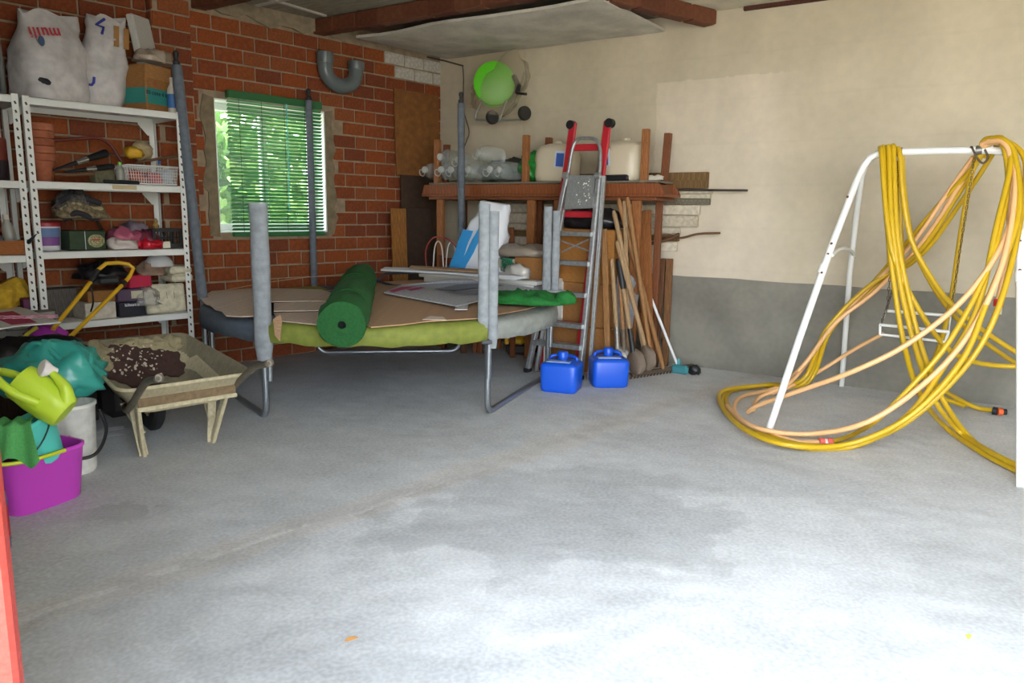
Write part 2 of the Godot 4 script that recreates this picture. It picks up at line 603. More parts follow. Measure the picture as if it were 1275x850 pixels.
func build_bricks(wall: Node3D, x0: float, x1: float, y0: float, y1: float):
	var meshes := []
	for k in 4:
		var mb := MB.new()
		mb.box(Vector3.ZERO, Vector3(1, 1, 1), 0.0)
		meshes.append(mb)
	var tones := []
	var base := [rgb(142, 70, 31), rgb(148, 76, 33), rgb(134, 65, 31), rgb(144, 78, 39), rgb(124, 61, 33), rgb(150, 73, 29)]
	for i in base.size():
		tones.append(M("brick_%d" % i, base[i], 0.9, "mottle", 3.0 + i, 0, 0.4))
	var white := M("whitewashed_brick", rgb(196, 190, 178), 0.9, "mottle", 4.0, 0, 0.4)
	var cache := {}
	var rest := MB.new()
	var made := 0
	rng.seed = 44
	var bh := 0.1115
	var bl := 0.232
	for course in 25:
		var y := 0.0 + course * bh + 0.054
		# runs of wall: up to the pilaster, the pilaster's face, then up to the corner
		for run in 3:
			var from: float = [-4.6, -2.772, -2.5][run]
			var to: float = [-2.78, -2.508, 0.0][run]
			var zz: float = [0.0, 0.09, 0.0][run]
			var top: float = [2.8, 2.8, 2.67][run]
			var yy: float = y + (0.036 if run < 2 else 0.0)
			if yy > top:
				continue
			var off := fmod(course * 0.116 + 0.07 * run + 0.01 * sin(course * 2.3), bl)
			var x := from - off
			while x < to:
				var a := maxf(x, from)
				var b := minf(x + bl - 0.013, to)
				x += bl
				if b - a < 0.035:
					continue
				var cx := (a + b) / 2
				# keep clear of the cement that was smeared round the window
				var pad := 0.10 + 0.045 * sin(course * 1.9)
				if yy > y0 - 0.02 and yy < y1 + 0.03 and b > x0 - pad and a < x1 + pad * 0.9:
					if a < x0 - pad - 0.05:
						b = x0 - pad
					elif b > x1 + pad + 0.05:
						a = x1 + pad * 0.9
					else:
						continue
					cx = (a + b) / 2
				var len_ := snappedf(b - a, 0.01)
				var hgt := bh - 0.013 + rng.randf_range(-0.003, 0.003)
				var at := Vector3(cx, yy + rng.randf_range(-0.002, 0.002), zz + rng.randf_range(0.0, 0.003))
				var mt: Material = tones[rng.randi() % tones.size()]
				if cx > -0.80 + 0.2 * (1.0 if course % 2 else 0.0) and yy > 2.43 and (cx > -0.5 or yy > 2.54):
					mt = white
				var seen := yy > 0.42 and cx > -3.8 and made < 298
				if seen and cx < -2.78 and (yy < 0.6 or (yy > 2.0 and cx < -3.2)):
					seen = false
				if seen and cx > -0.6 and yy < 2.3:
					seen = false
				if not seen:
					rest.box(at, Vector3(len_, hgt, 0.016), 0.003)
					continue
				if not cache.has(len_):
					var mb := MB.new()
					mb.box(Vector3.ZERO, Vector3(len_, bh - 0.013, 0.016), 0.0035)
					cache[len_] = mb.mesh()
				put("brick", cache[len_], mt, wall, xf(at, 0, 0, rng.randf_range(-0.5, 0.5)))
				made += 1
	for course in 25:
		rest.box(Vector3(-2.776, course * bh + 0.09, 0.045 + 0.012 * (course % 2)), Vector3(0.014, bh - 0.013, 0.082), 0.003)
	var r := obj("brickwork", rest, tones[2], wall)
	r.set_meta("kind", "stuff")
	# smeared cement round the window
	var cm := M("smear", rgb(134, 118, 92), 0.95, "mottle", 2.0, 0, 0.5)
	for s in 2:
		var mb := MB.new()
		var poly := PackedVector2Array()
		if s == 0:
			poly.append(Vector2(x0, y0 - 0.03)); poly.append(Vector2(x0, y1 + 0.0))
			for i in 14:
				var y := y1 + 0.01 - i * (y1 - y0 + 0.04) / 13.0
				poly.append(Vector2(x0 - 0.10 - rng.randf_range(-0.025, 0.03), y + rng.randf_range(-0.02, 0.02)))
		else:
			poly.append(Vector2(x1, y1 + 0.0)); poly.append(Vector2(x1, y0 - 0.03))
			for i in 14:
				var y := y0 - 0.03 + i * (y1 - y0 + 0.03) / 13.0
				poly.append(Vector2(x1 + 0.085 + rng.randf_range(-0.025, 0.03), y + rng.randf_range(-0.02, 0.02)))
		mb.prism(poly, 0.012)
		obj("cement_smear", mb, cm, wall)
	# rough mortar left under the ceiling
	var mm := MB.new()
	var pl := PackedVector2Array([Vector2(-2.42, 2.8)])
	for i in 15:
		pl.append(Vector2(-2.42 + i * 0.1, 2.69 + 0.025 * sin(i * 1.9) + 0.015 * sin(i * 0.7)))
	pl.append(Vector2(-1.02, 2.8))
	mm.prism(pl, 0.024)
	obj("mortar_band", mm, M("mortar_band", rgb(150, 134, 108), 0.95, "mottle", 2.0, 0, 0.5), wall)

func build_ceiling():
	var cm := M("ceiling", rgb(170, 160, 140), 0.95, "fibre", 0.6)
	var mb := MB.new()
	mb.box(Vector3(3.3, 2.92, 2.7), Vector3(9.6, 0.22, 6.6))
	var ce := struct("ceiling", mb, cm, RW)
	# boards between the beams, with their cover strips
	var strip := M("strip", rgb(186, 180, 164), 0.85)
	for i in 6:
		var s := MB.new()
		s.box(Vector3(-0.05 + i * 0.02, 2.804, 1.9 + i * 0.6), Vector3(0.03, 0.02, 0.96), 0.003)
		if i == 0:
			obj("cover_strip", s, strip, ce)
	for i in 4:
		var s := MB.new()
		s.box(Vector3(3.3, 2.803, 1.91 + i * 1.0), Vector3(8.6, 0.018, 0.024), 0.003)
		obj("cover_strip", s, strip, ce)
	# white sheet fixed below the boards in the far corner, sagging a little
	var rows := []
	for i in 13:
		var row := []
		for j in 7:
			var x := 0.10 + i * 0.185
			var z := 0.01 + j * 0.19 - 0.03 * sin(i * 0.9) * (1.0 if j == 6 else 0.0)
			if i == 0:
				z = 0.01 + j * 0.19
			var sag := 0.03 * sin(PI * i / 12.0) * sin(PI * j / 6.0) + 0.004 * sin(i * 1.3)
			row.append(Vector3(x - 0.08 * (j / 6.0) * (1.0 if i == 0 else 0.0), 2.695 - sag - 0.02 * j / 6.0, z))
		rows.append(row)
	var sh := MB.new()
	sh.sheet(rows, -0.022)
	obj("white_panel", sh, M("white_panel", rgb(214, 208, 194), 0.85, "mottle", 0.5), ce)
	# whitewashed boards past the short beam
	var wb := MB.new()
	wb.prism(PackedVector2Array([Vector2(2.75, 0.0), Vector2(5.6, 0.0), Vector2(5.6, -1.2), Vector2(2.2, -1.2)]), 0.012, RW.affine_inverse() * RW * Transform3D(Basis(Vector3.RIGHT, Vector3(0, 0, -1), Vector3.DOWN), Vector3(0, 2.812, 0)))
	obj("white_board", wb, M("white_board", rgb(214, 206, 184), 0.85, "mottle", 0.5), ce)
	var ds := MB.new()
	ds.bar(Vector3(2.95, 2.785, 0.02), Vector3(4.2, 2.785, 0.02), 0.03, 0.03)
	obj("edge_batten", ds, M("beam_dark", rgb(92, 48, 30), 0.85, "wood", 2.0), ce)
	# ceramic joists: rows of tiles end to end
	var tones := [M("joist_a", rgb(108, 60, 36), 0.85, "mottle", 3.0), M("joist_b", rgb(98, 52, 31), 0.85, "mottle", 3.5), M("joist_c", rgb(114, 66, 40), 0.85, "mottle", 2.5)]
	var tile := MB.new()
	tile.box(Vector3.ZERO, Vector3(0.243, 0.115, 0.11), 0.006)
	var tm := tile.mesh()
	var at := [[Vector3(-0.75, 2.745, 1.34), Vector3(2.25, 2.745, 1.34)], [Vector3(-0.85, 2.745, 2.36), Vector3(2.2, 2.745, 2.36)], [Vector3(2.70, 2.745, 0.02), Vector3(2.20, 2.745, 1.28)]]
	for b in at.size():
		var p: Vector3 = at[b][0]
		var q: Vector3 = at[b][1]
		var core := MB.new()
		core.bar(p, q, 0.095, 0.1, Vector3.UP, 0.0)
		var beam := struct("trim_%d" % (b + 1), core, M("joist_core", rgb(110, 60, 44), 0.9), RW)
		var n := int((q - p).length() / 0.25)
		for i in n:
			var c := p.lerp(q, (i + 0.5) / n)
			put("joist_tile", tm, tones[(i * 7 + b) % 3], beam, Transform3D(Basis(Vector3.UP, atan2(-(q - p).z, (q - p).x)), c))

func build_window(x0: float, x1: float, y0: float, y1: float):
	var wm := M("white_frame", rgb(228, 232, 226), 0.5)
	var n := Node3D.new()
	n.name = "window_1"
	add_child(n)
	n.transform = LW
	n.set_meta("kind", "structure")
	# reveal lining, frame, mullion, pane
	var rv := MB.new()
	for s in [[Vector3(x0 + 0.006, (y0 + y1) / 2, -0.12), Vector3(0.012, y1 - y0, 0.25)], [Vector3(x1 - 0.006, (y0 + y1) / 2, -0.12), Vector3(0.012, y1 - y0, 0.25)],
			[Vector3((x0 + x1) / 2, y1 - 0.006, -0.12), Vector3(x1 - x0, 0.012, 0.25)], [Vector3((x0 + x1) / 2, y0 + 0.006, -0.12), Vector3(x1 - x0, 0.012, 0.25)]]:
		rv.box(s[0], s[1], 0.002)
	obj("reveal", rv, wm, n)
	var fr := MB.new()
	for s in [[Vector3(x0 + 0.04, (y0 + y1) / 2, -0.17), Vector3(0.055, y1 - y0, 0.05)], [Vector3(x1 - 0.04, (y0 + y1) / 2, -0.17), Vector3(0.055, y1 - y0, 0.05)],
			[Vector3((x0 + x1) / 2, y1 - 0.04, -0.17), Vector3(x1 - x0, 0.055, 0.05)], [Vector3((x0 + x1) / 2, y0 + 0.04, -0.17), Vector3(x1 - x0, 0.055, 0.05)],
			[Vector3((x0 + x1) / 2, (y0 + y1) / 2, -0.17), Vector3(0.06, y1 - y0, 0.045)]]:
		fr.box(s[0], s[1], 0.004)
	obj("window_frame", fr, wm, n)
	var gl := StandardMaterial3D.new()
	gl.albedo_color = Color(0.9, 1.0, 0.97, 0.08)
	gl.transparency = BaseMaterial3D.TRANSPARENCY_ALPHA
	gl.roughness = 0.02
	for k in 2:
		var p := MB.new()
		var a := x0 + 0.07 + k * (x1 - x0) / 2 - (0.04 if k == 1 else 0.0)
		p.box(Vector3(a + 0.2, (y0 + y1) / 2, -0.17), Vector3(0.36, y1 - y0 - 0.13, 0.004))
		obj("pane", p, gl, n)

	# green slatted blind hung in front of the hole
	var gm := M("blind_green", rgb(58, 132, 70), 0.45)
	gm.backlight_enabled = true
	gm.backlight = Color(0.10, 0.30, 0.14)
	var dk := M("cord_dark", rgb(20, 44, 28), 0.8)
	var t := thing("window_blind", "green slatted blind hanging in front of the window in the brick wall", "blind", LW * xf(Vector3(-1.815, 1.02, 0.055)))
	var w := 0.835
	var hr := MB.new()
	hr.box(Vector3(0, 1.085, 0), Vector3(w, 0.06, 0.05), 0.005)
	obj("head_rail", hr, M("rail_green", rgb(44, 104, 58), 0.5), t)
	var br := MB.new()
	br.box(Vector3(0, 0.02, 0), Vector3(w, 0.035, 0.035), 0.005)
	obj("bottom_rail", br, M("rail_green", rgb(44, 104, 58), 0.5), t)
	var sl := MB.new()
	var prof := []
	for i in 5:
		var u := -1.0 + i * 0.5
		prof.append(Vector2(u * 0.0155, 0.0026 * (1.0 - u * u)))
	var grid := []
	for i in 5:
		grid.append([Vector3(-w / 2, prof[i].y, prof[i].x), Vector3(w / 2, prof[i].y, prof[i].x)])
	sl.sheet(grid, 0.0008)
	var sm := sl.mesh()
	for i in 36:
		put("slat", sm, gm, t, xf(Vector3(0, 0.058 + i * 0.0279, 0), 0, -36 + 2.0 * sin(i * 1.1), 0.12 * sin(i * 2.7)))
	for cx in [-0.33, -0.14, 0.06, 0.25]:
		var c := MB.new()
		c.tube([Vector3(cx, 0.03, 0.016), Vector3(cx, 1.06, 0.016)], 0.0018, 5)
		obj("ladder_cord", c, dk, t)
	var wd := MB.new()
	wd.tube([Vector3(0.075, 1.06, 0.03), Vector3(0.072, 0.6, 0.034), Vector3(0.066, 0.20, 0.032)], 0.004, 6)
	obj("tilt_wand", wd, M("wand", rgb(70, 190, 190), 0.3), t)

	# shrubs outside that window
	rng.seed = 91
	var leaf := MB.new()
	leaf.flat()
	leaf.sheet([[Vector3(-0.05, 0, 0), Vector3(-0.04, 0, 0.09)], [Vector3(0, 0.014, -0.02), Vector3(0, 0.01, 0.12)], [Vector3(0.05, 0, 0), Vector3(0.04, 0, 0.09)]], 0.001)
	var lm := M("leaf", rgb(106, 150, 62), 0.6, "mottle", 3.0)
	lm.backlight_enabled = true
	lm.backlight = Color(0.2, 0.34, 0.08)
	for k in 3:
		var at := LW * Vector3(-2.6 + k * 0.9 + 0.2, -0.05, -2.6 - 0.4 * (k % 2))
		var s := thing("garden_shrub", ["leafy green shrub outside the window, left one behind the blind", "leafy green shrub outside the window, middle one behind the blind", "leafy green shrub outside the window, right one behind the blind"][k], "shrub", Transform3D(Basis.IDENTITY, at), "shrubs outside the window")
		var st := MB.new()
		st.tube([Vector3(0, 0, 0), Vector3(0.02, 0.6, 0.01), Vector3(-0.02, 1.3, 0.03)], [0.03, 0.024, 0.012], 7)
		obj("stem", st, M("bark", rgb(96, 78, 58), 0.95, "mottle", 4.0), s)
		var mm := MultiMesh.new()
		mm.transform_format = MultiMesh.TRANSFORM_3D
		mm.mesh = leaf.mesh()
		mm.instance_count = 2600
		for i in 2600:
			var d := Vector3(rng.randfn(0, 0.4), rng.randfn(1.5, 0.5), rng.randfn(0, 0.35))
			d.y = clampf(d.y, 0.2, 2.9 - 0.25 * k)
			mm.set_instance_transform(i, Transform3D(Basis.from_euler(Vector3(rng.randf() * TAU, rng.randf() * TAU, rng.randf() * TAU)), d))
		var mi := MultiMeshInstance3D.new()
		mi.name = "foliage"
		mi.multimesh = mm
		mi.material_override = lm
		mi.set_meta("kind", "stuff")
		s.add_child(mi)

# ---------------------------------------------------------------- trampoline and what lies on it
func flat_sheet(called: String, label: String, category: String, poly: PackedVector2Array, y: float, th: float, m: Material, group := "") -> Node3D:
	var mid = Vector2.ZERO
	for p in poly:
		mid += p
	mid /= poly.size()
	var loc = PackedVector2Array()
	for p in poly:
		loc.append(p - mid)
	var mb = MB.new()
	mb.prism(loc, th, Transform3D(Basis(Vector3.RIGHT, Vector3.BACK, Vector3.UP), Vector3.ZERO))
	return tag(obj(called, mb, m, self, Transform3D(Basis.IDENTITY, Vector3(mid.x, y, mid.y))), label, category, group)

# a stiff sheet whose corners lie at different heights
func bent_sheet(called: String, label: String, category: String, pts: Array, th: float, m: Material) -> Node3D:
	var mid = Vector3.ZERO
	for p in pts:
		mid += p
	mid /= pts.size()
	var flat2 = PackedVector2Array()
	for p in pts:
		flat2.append(Vector2(p.x, p.z))
	var idx = Geometry2D.triangulate_polygon(flat2)
	var mb = MB.new()
	mb.flat()
	var up = Vector3(0, th, 0)
	for i in range(0, idx.size(), 3):
		var a: Vector3 = pts[idx[i]] - mid
		var b: Vector3 = pts[idx[i + 1]] - mid
		var c: Vector3 = pts[idx[i + 2]] - mid
		mb.tri(a, b, c, Vector3.DOWN)
		mb.tri(a + up, b + up, c + up, Vector3.UP)
	var cw = 1.0 if Geometry2D.is_polygon_clockwise(flat2) else -1.0
	for i in pts.size():
		var a: Vector3 = pts[i] - mid
		var b: Vector3 = pts[(i + 1) % pts.size()] - mid
		mb.quad(a, b, b + up, a + up, Vector3(b.z - a.z, 0, a.x - b.x) * -cw)
	return tag(obj(called, mb, m, self, xf(mid)), label, category)

func place_trampoline():
	var t = thing("trampoline", "round garden trampoline with lime and grey edge pads, standing before the brick wall", "trampoline", xf(Vector3(-0.93, 0, -5.42)))
	var steel = M("galvanised", rgb(168, 174, 178), 0.32, "speck", 6.0, 0.75)
	var foam = M("foam_grey", rgb(148, 153, 156), 0.75, "mottle", 3.0)
	var foam2 = M("foam_dark", rgb(104, 112, 120), 0.7, "mottle", 3.0)
	var black = M("black_plastic", rgb(24, 24, 26), 0.5)
	var pol = func(a: float, r: float, y: float) -> Vector3: return Vector3(r * cos(deg_to_rad(a)), y, r * sin(deg_to_rad(a)))
	var ringp = []
	for i in 48:
		ringp.append(pol.call(i * 7.5, 1.18, 0.52))
	var fr = MB.new()
	fr.tube(ringp, 0.019, 8, false, true)
	obj("frame_ring", fr, steel, t)
	var mat = MB.new()
	mat.lathe([Vector2(0, 0.545), Vector2(0.94, 0.55), Vector2(0.94, 0.538), Vector2(0, 0.533)], 40)
	obj("jumping_mat", mat, M("mat_black", rgb(30, 30, 32), 0.9), t)
	var pads = [M("pad_lime", rgb(128, 136, 54), 0.75, "mottle", 2.5), M("pad_slate", rgb(88, 98, 108), 0.75, "mottle", 2.5), M("pad_pale", rgb(150, 154, 148), 0.75, "mottle", 2.5)]
	var seg = [[51, 114, 0], [114, 174, 1], [174, 232, 0], [232, 291, 1], [291, 349, 0], [349, 411, 2]]
	for s in seg:
		var rows = []
		for i in 17:
			var a: float = lerpf(s[0] + 0.6, s[1] - 0.6, i / 16.0)
			var w = 0.008 * sin(i * 2.3 + s[0]) + 0.005 * sin(i * 5.1)
			var row = []
			for p in [[0.90, 0.568], [1.0, 0.590], [1.14, 0.600], [1.22, 0.598], [1.255, 0.575], [1.258 + w, 0.53], [1.25 + w * 1.6, 0.478 + w], [1.235 + w, 0.474 + w], [1.22, 0.50], [1.2, 0.545], [1.1, 0.556], [0.92, 0.555]]:
				row.append(pol.call(a, p[0], p[1]))
			rows.append(row)
		var mb = MB.new()
		mb.skin(rows, true, true, true, false)
		obj("safety_pad", mb, pads[s[2]], t)
	# three bent legs, each two uprights joined by a foot bar
	for l in [[50.2, -10.0], [115.5, 172.0], [232.0, 292.0]]:
		var a: Vector3 = pol.call(l[0], 1.225, 0.52)
		var b: Vector3 = pol.call(l[1], 1.225, 0.52)
		var out = (a + b).normalized() * 0.0
		var pts = [a]
		var d = b - a
		for q in [[0.0, 0.30], [0.0, 0.10], [0.012, 0.05], [0.05, 0.022], [0.12, 0.02], [0.3, 0.02], [0.5, 0.02], [0.7, 0.02], [0.88, 0.02], [0.95, 0.022], [0.988, 0.05], [1.0, 0.10], [1.0, 0.30]]:
			var p = a + d * q[0] + out
			p.y = q[1]
			pts.append(p)
		pts.append(b)
		var mb = MB.new()
		mb.tube(curve(pts, 4), 0.02, 9)
		obj("leg", mb, steel, t)
	# poles of the safety net: three tall ones
	for q in [[172.0, 2.27, 0.034, Vector3(-0.09, 0, 0.0)], [232.0, 2.22, 0.029, Vector3(0.0, 0, 0)], [292.0, 2.24, 0.031, Vector3(-0.01, 0, 0)]]:
		var a: Vector3 = pol.call(q[0], 1.27, 0.0)
		var top: Vector3 = a + q[3]
		var po = MB.new()
		po.tube([a + Vector3(0, 0.22, 0), a + Vector3(0, 0.62, 0)], 0.019, 9)
		obj("pole_foot", po, steel, t)
		var sl = MB.new()
		var lo = a + Vector3(0, 0.60, 0)
		var hi = top + Vector3(0, q[1] - 0.09, 0)
		var sp = []
		var sr = []
		for i in 13:
			sp.append(lo.lerp(hi, i / 12.0))
			sr.append(q[2] * (1.0 + 0.03 * sin(i * 1.9)))
		sl.tube(sp, sr, 12)
		obj("foam_sleeve", sl, foam2, t)
		var cp = MB.new()
		cp.lathe([Vector2(0, -0.01), Vector2(0.024, -0.01), Vector2(0.024, 0.025), Vector2(0.015, 0.035), Vector2(0.015, 0.055), Vector2(0.02, 0.062), Vector2(0.02, 0.085), Vector2(0.01, 0.094), Vector2(0, 0.095)], 12, xf(hi))
		obj("pole_cap", cp, black, t)
	# and three that were folded down: short pairs of padded tubes
	for q in [[115.5, 1.20, [[Vector3(0.0, 0, 0.05), 0.052, 0.37, 1.275]]], [50.2, 1.20, [[Vector3(-0.012, 0, 0.05), 0.034, 0.53, 1.29], [Vector3(0.045, 0, 0.035), 0.03, 0.43, 1.25]]], [-10.0, 1.22, [[Vector3(-0.02, 0, 0.04), 0.032, 0.60, 1.29], [Vector3(0.045, 0, 0.03), 0.03, 0.56, 1.26]]]]:
		var a: Vector3 = pol.call(q[0], q[1], 0.0)
		var n = 0
		for s in q[2]:
			var c: Vector3 = a + s[0]
			var mb = MB.new()
			var rows = []
			for i in 11:
				var y: float = lerpf(s[2], s[3], i / 10.0)
				var k = 1.0 + 0.04 * sin(i * 1.3 + n)
				if i == 0:
					k = 0.78
				rows.append(ring(xf(c), s[1] * k, s[1] * 0.72 * k, y, 2.4, 14))
			mb.skin(rows, true, true, true, true)
			obj("foam_sleeve", mb, foam, t)
			n += 1
		var po = MB.new()
		po.tube([a + Vector3(0.022, 0.24, 0.03), a + Vector3(0.022, 0.56, 0.03)], 0.018, 9)
		obj("pole_foot", po, steel, t)
		var cl = MB.new()
		cl.box(a + Vector3(0.012, 0.47, 0.02), Vector3(0.075, 0.035, 0.07), 0.008)
		obj("pole_clamp", cl, M("clamp_dark", rgb(60, 60, 64), 0.5), t)

func place_on_trampoline():
	var card = M("cardboard", rgb(204, 164, 126), 0.9, "fibre", 2.0)
	var pale = M("cardboard_pale", rgb(238, 212, 188), 0.9, "fibre", 2.0)
	bent_sheet("cardboard_sheet", "brown flattened cardboard at the trampoline's back edge, against the brick wall", "cardboard", [Vector3(-2.245, 0.612, -5.754), Vector3(-1.95, 0.665, -5.904), Vector3(-1.657, 0.7, -6.07), Vector3(-1.306, 0.715, -6.112), Vector3(-1.153, 0.67, -6.354), Vector3(-1.317, 0.612, -6.153), Vector3(-1.483, 0.604, -5.885), Vector3(-1.853, 0.606, -5.751)], 0.006, card)
	flat_sheet("cardboard_sheet", "pale flattened cardboard with a torn front edge over the slate grey pad", "cardboard", PackedVector2Array([Vector2(-2.208, -5.244), Vector2(-2.292, -5.668), Vector2(-2.033, -5.954), Vector2(-1.52, -5.906), Vector2(-1.39, -5.685), Vector2(-1.277, -5.173), Vector2(-1.612, -5.081), Vector2(-1.719, -5.021), Vector2(-1.517, -4.368), Vector2(-1.587, -4.325), Vector2(-1.681, -4.349), Vector2(-1.788, -4.554), Vector2(-1.855, -4.623), Vector2(-1.961, -4.813), Vector2(-2.025, -4.892)]), 0.614, 0.006, pale)
	flat_sheet("cardboard_sheet", "narrow pale cardboard strip between the left padded post and the green roll", "cardboard", PackedVector2Array([Vector2(-1.605, -4.99), Vector2(-1.271, -5.126), Vector2(-1.184, -4.665), Vector2(-1.479, -4.591)]), 0.614, 0.006, pale)
	flat_sheet("cardboard_sheet", "small pale cardboard piece on the lime pad just right of the left padded post", "cardboard", PackedVector2Array([Vector2(-1.475, -4.576), Vector2(-1.19, -4.647), Vector2(-1.082, -4.115), Vector2(-1.23, -4.191), Vector2(-1.346, -4.243)]), 0.606, 0.005, pale)
	bent_sheet("cardboard_sheet", "large brown flattened cardboard right of the green netting roll", "cardboard", [Vector3(-1.185, 0.64, -6.303), Vector3(-0.814, 0.66, -6.372), Vector3(-0.265, 0.635, -6.363), Vector3(0.312, 0.608, -5.591), Vector3(0.239, 0.606, -5.295), Vector3(0.09, 0.606, -4.92), Vector3(-0.091, 0.606, -4.661), Vector3(-0.208, 0.606, -4.468), Vector3(-0.504, 0.606, -4.301), Vector3(-0.624, 0.606, -4.163), Vector3(-0.776, 0.606, -4.057), Vector3(-0.886, 0.606, -4.293)], 0.006, card)
	flat_sheet("cardboard_scrap", "small whitish torn cardboard scrap on the lime pad in front", "cardboard", PackedVector2Array([Vector2(-0.528, -4.342), Vector2(-0.496, -4.483), Vector2(-0.416, -4.457), Vector2(-0.385, -4.324)]), 0.614, 0.004, M("scrap", rgb(216, 196, 176), 0.9))
	var fl = MB.new()
	fl.prism(PackedVector2Array([Vector2(-0.03, 0.02), Vector2(0.022, 0.05), Vector2(0.03, 0.02), Vector2(0.012, -0.10), Vector2(-0.022, -0.07)]), 0.005)
	tag(obj("cardboard_flap", fl, card, self, xf(Vector3(-1.307, 0.615, -4.12), -25)), "brown cardboard flap hanging down beside the left padded post", "cardboard")
	# dark boards, stacked under the printed ones
	bent_sheet("navy_board", "dark navy board on the cardboard right of the green roll", "board", [Vector3(-1.123, 0.665, -6.114), Vector3(-1.044, 0.725, -6.12), Vector3(-0.617, 0.745, -6.117), Vector3(-0.057, 0.735, -6.026), Vector3(-0.123, 0.665, -6.139), Vector3(-0.634, 0.628, -5.967), Vector3(-0.962, 0.638, -6.011)], 0.02, M("navy", rgb(30, 33, 46), 0.7, "mottle", 1.0))
	# white printed advertising board
	var white = M("sign_white", rgb(204, 206, 210), 0.6, "speck", 2.0)
	var b = bent_sheet("printed_board", "large white printed board lying across the trampoline's right half", "sign board", [Vector3(-0.934, 0.652, -5.394), Vector3(-0.864, 0.668, -5.783), Vector3(-0.5, 0.7, -5.906), Vector3(-0.186, 0.72, -6.026), Vector3(0.009, 0.7, -5.994), Vector3(0.4, 0.665, -5.58), Vector3(-0.094, 0.648, -5.337), Vector3(-0.357, 0.64, -4.764)], 0.008, white)
	var pk = M("print_crimson", rgb(176, 60, 100), 0.6)
	var gy = M("print_grey", rgb(120, 122, 128), 0.6)
	for q in [[[Vector3(-0.906, 0.669, -5.403), Vector3(-0.841, 0.677, -5.631), Vector3(-0.723, 0.682, -5.661), Vector3(-0.813, 0.672, -5.445), Vector3(-0.854, 0.666, -5.328)], pk], [[Vector3(-0.783, 0.675, -5.479), Vector3(-0.693, 0.681, -5.613), Vector3(-0.651, 0.68, -5.569), Vector3(-0.738, 0.671, -5.409)], pk], [[Vector3(-0.583, 0.677, -5.49), Vector3(-0.42, 0.697, -5.681), Vector3(-0.165, 0.705, -5.77), Vector3(-0.064, 0.692, -5.663), Vector3(-0.292, 0.69, -5.585), Vector3(-0.424, 0.674, -5.427)], gy], [[Vector3(-0.497, 0.671, -5.333), Vector3(-0.296, 0.68, -5.446), Vector3(-0.062, 0.681, -5.472), Vector3(0.009, 0.677, -5.407), Vector3(-0.219, 0.668, -5.294), Vector3(-0.39, 0.667, -5.279)], gy]]:
		var mb = MB.new()
		mb.flat()
		for i in range(1, q[0].size() - 1):
			mb.tri(q[0][0] - b.position, q[0][i] - b.position, q[0][i + 1] - b.position, Vector3.UP)
		obj("print", mb, q[1], b)
	flat_sheet("white_card", "small white card poking out from under the printed board", "card", PackedVector2Array([Vector2(-0.364, -4.664), Vector2(-0.372, -5.046), Vector2(-0.297, -5.056), Vector2(-0.284, -4.673)]), 0.632, 0.005, M("card_white", rgb(222, 220, 214), 0.7))
	bent_sheet("grey_sheet", "thin pale grey panel leaning at the back of the trampoline, under a wooden lath", "panel", [Vector3(-1.044, 0.775, -5.894), Vector3(-1.016, 0.79, -5.955), Vector3(-0.179, 0.79, -5.792), Vector3(0.097, 0.765, -5.553), Vector3(0.008, 0.745, -5.561), Vector3(-0.482, 0.775, -5.688)], 0.012, M("panel_grey", rgb(186, 188, 190), 0.6))
	bent_sheet("wooden_lath", "thin pale wooden lath lying on the grey panel at the back", "lath", [Vector3(-0.811, 0.8, -5.861), Vector3(-0.803, 0.81, -5.899), Vector3(-0.234, 0.81, -5.599), Vector3(-0.241, 0.8, -5.497)], 0.012, M("lath_wood", rgb(196, 160, 122), 0.8, "wood", 3.0))
	# roll of green netting
	var gm = M("net_green", rgb(34, 108, 46), 0.85, "weave", 9.0, 0, 0.5)
	var gd = M("net_green_dark", rgb(28, 92, 38), 0.9, "weave", 9.0, 0, 0.5)
	var a = Vector3(-0.926, 0.627, -4.02)
	var c = Vector3(-1.228, 0.708, -6.05)
	var r = thing("netting_roll", "thick roll of green shade netting lying across the trampoline", "netting roll", Transform3D(Basis.looking_at(a - c, Vector3.UP), a))
	var ln = (c - a).length()
	var rows = []
	fold.seed = 8
	fold.frequency = 3.0
	fold.fractal_type = FastNoiseLite.FRACTAL_FBM
	for i in 25:
		var u = i / 24.0
		var row = []
		for k in 28:
			var an = TAU * k / 28
			var rad = lerpf(0.142, 0.125, u) + 0.018 * fold.get_noise_2d(u * 2.0, k * 0.07 if k < 14 else (28 - k) * 0.07) - 0.012 * exp(-pow((u - 0.62) * 22.0, 2)) - 0.006 * exp(-pow((u - 0.2) * 30.0, 2))
			if i == 0:
				rad -= 0.012
			if i == 24:
				rad -= 0.03
			row.append(Vector3(cos(an) * rad, sin(an) * rad * 0.97, ln * u))
		rows.append(row)
	var mb = MB.new()
	mb.skin(rows, true, false, true, true)
	obj("netting", mb, gm, r)
	var en = MB.new()
	var prof = []
	var prev = []
	for j in 15:
		var ringr = []
		var rr = 0.022 + j * 0.0078
		for k in 28:
			var an = TAU * k / 28
			ringr.append(Vector3(cos(an) * rr * (1.0 + 0.03 * sin(an * 3 + j)), sin(an) * rr * 0.97, -0.012 + 0.006 * float(j % 2) + 0.004 * sin(an * 2.0 + j * 0.7) + 0.012 * (j / 14.0)))
		prof.append(ringr)
	en.skin(prof, true, false, false, true)
	obj("rolled_end", en, gd, r)
	var hole = MB.new()
	hole.lathe([Vector2(0, 0.05), Vector2(0.024, 0.05), Vector2(0.024, -0.008), Vector2(0.02, -0.01)], 16, xf(Vector3.ZERO, 0, 90))
	obj("core_hole", hole, M("dark_hole", rgb(14, 24, 16), 0.95), r)
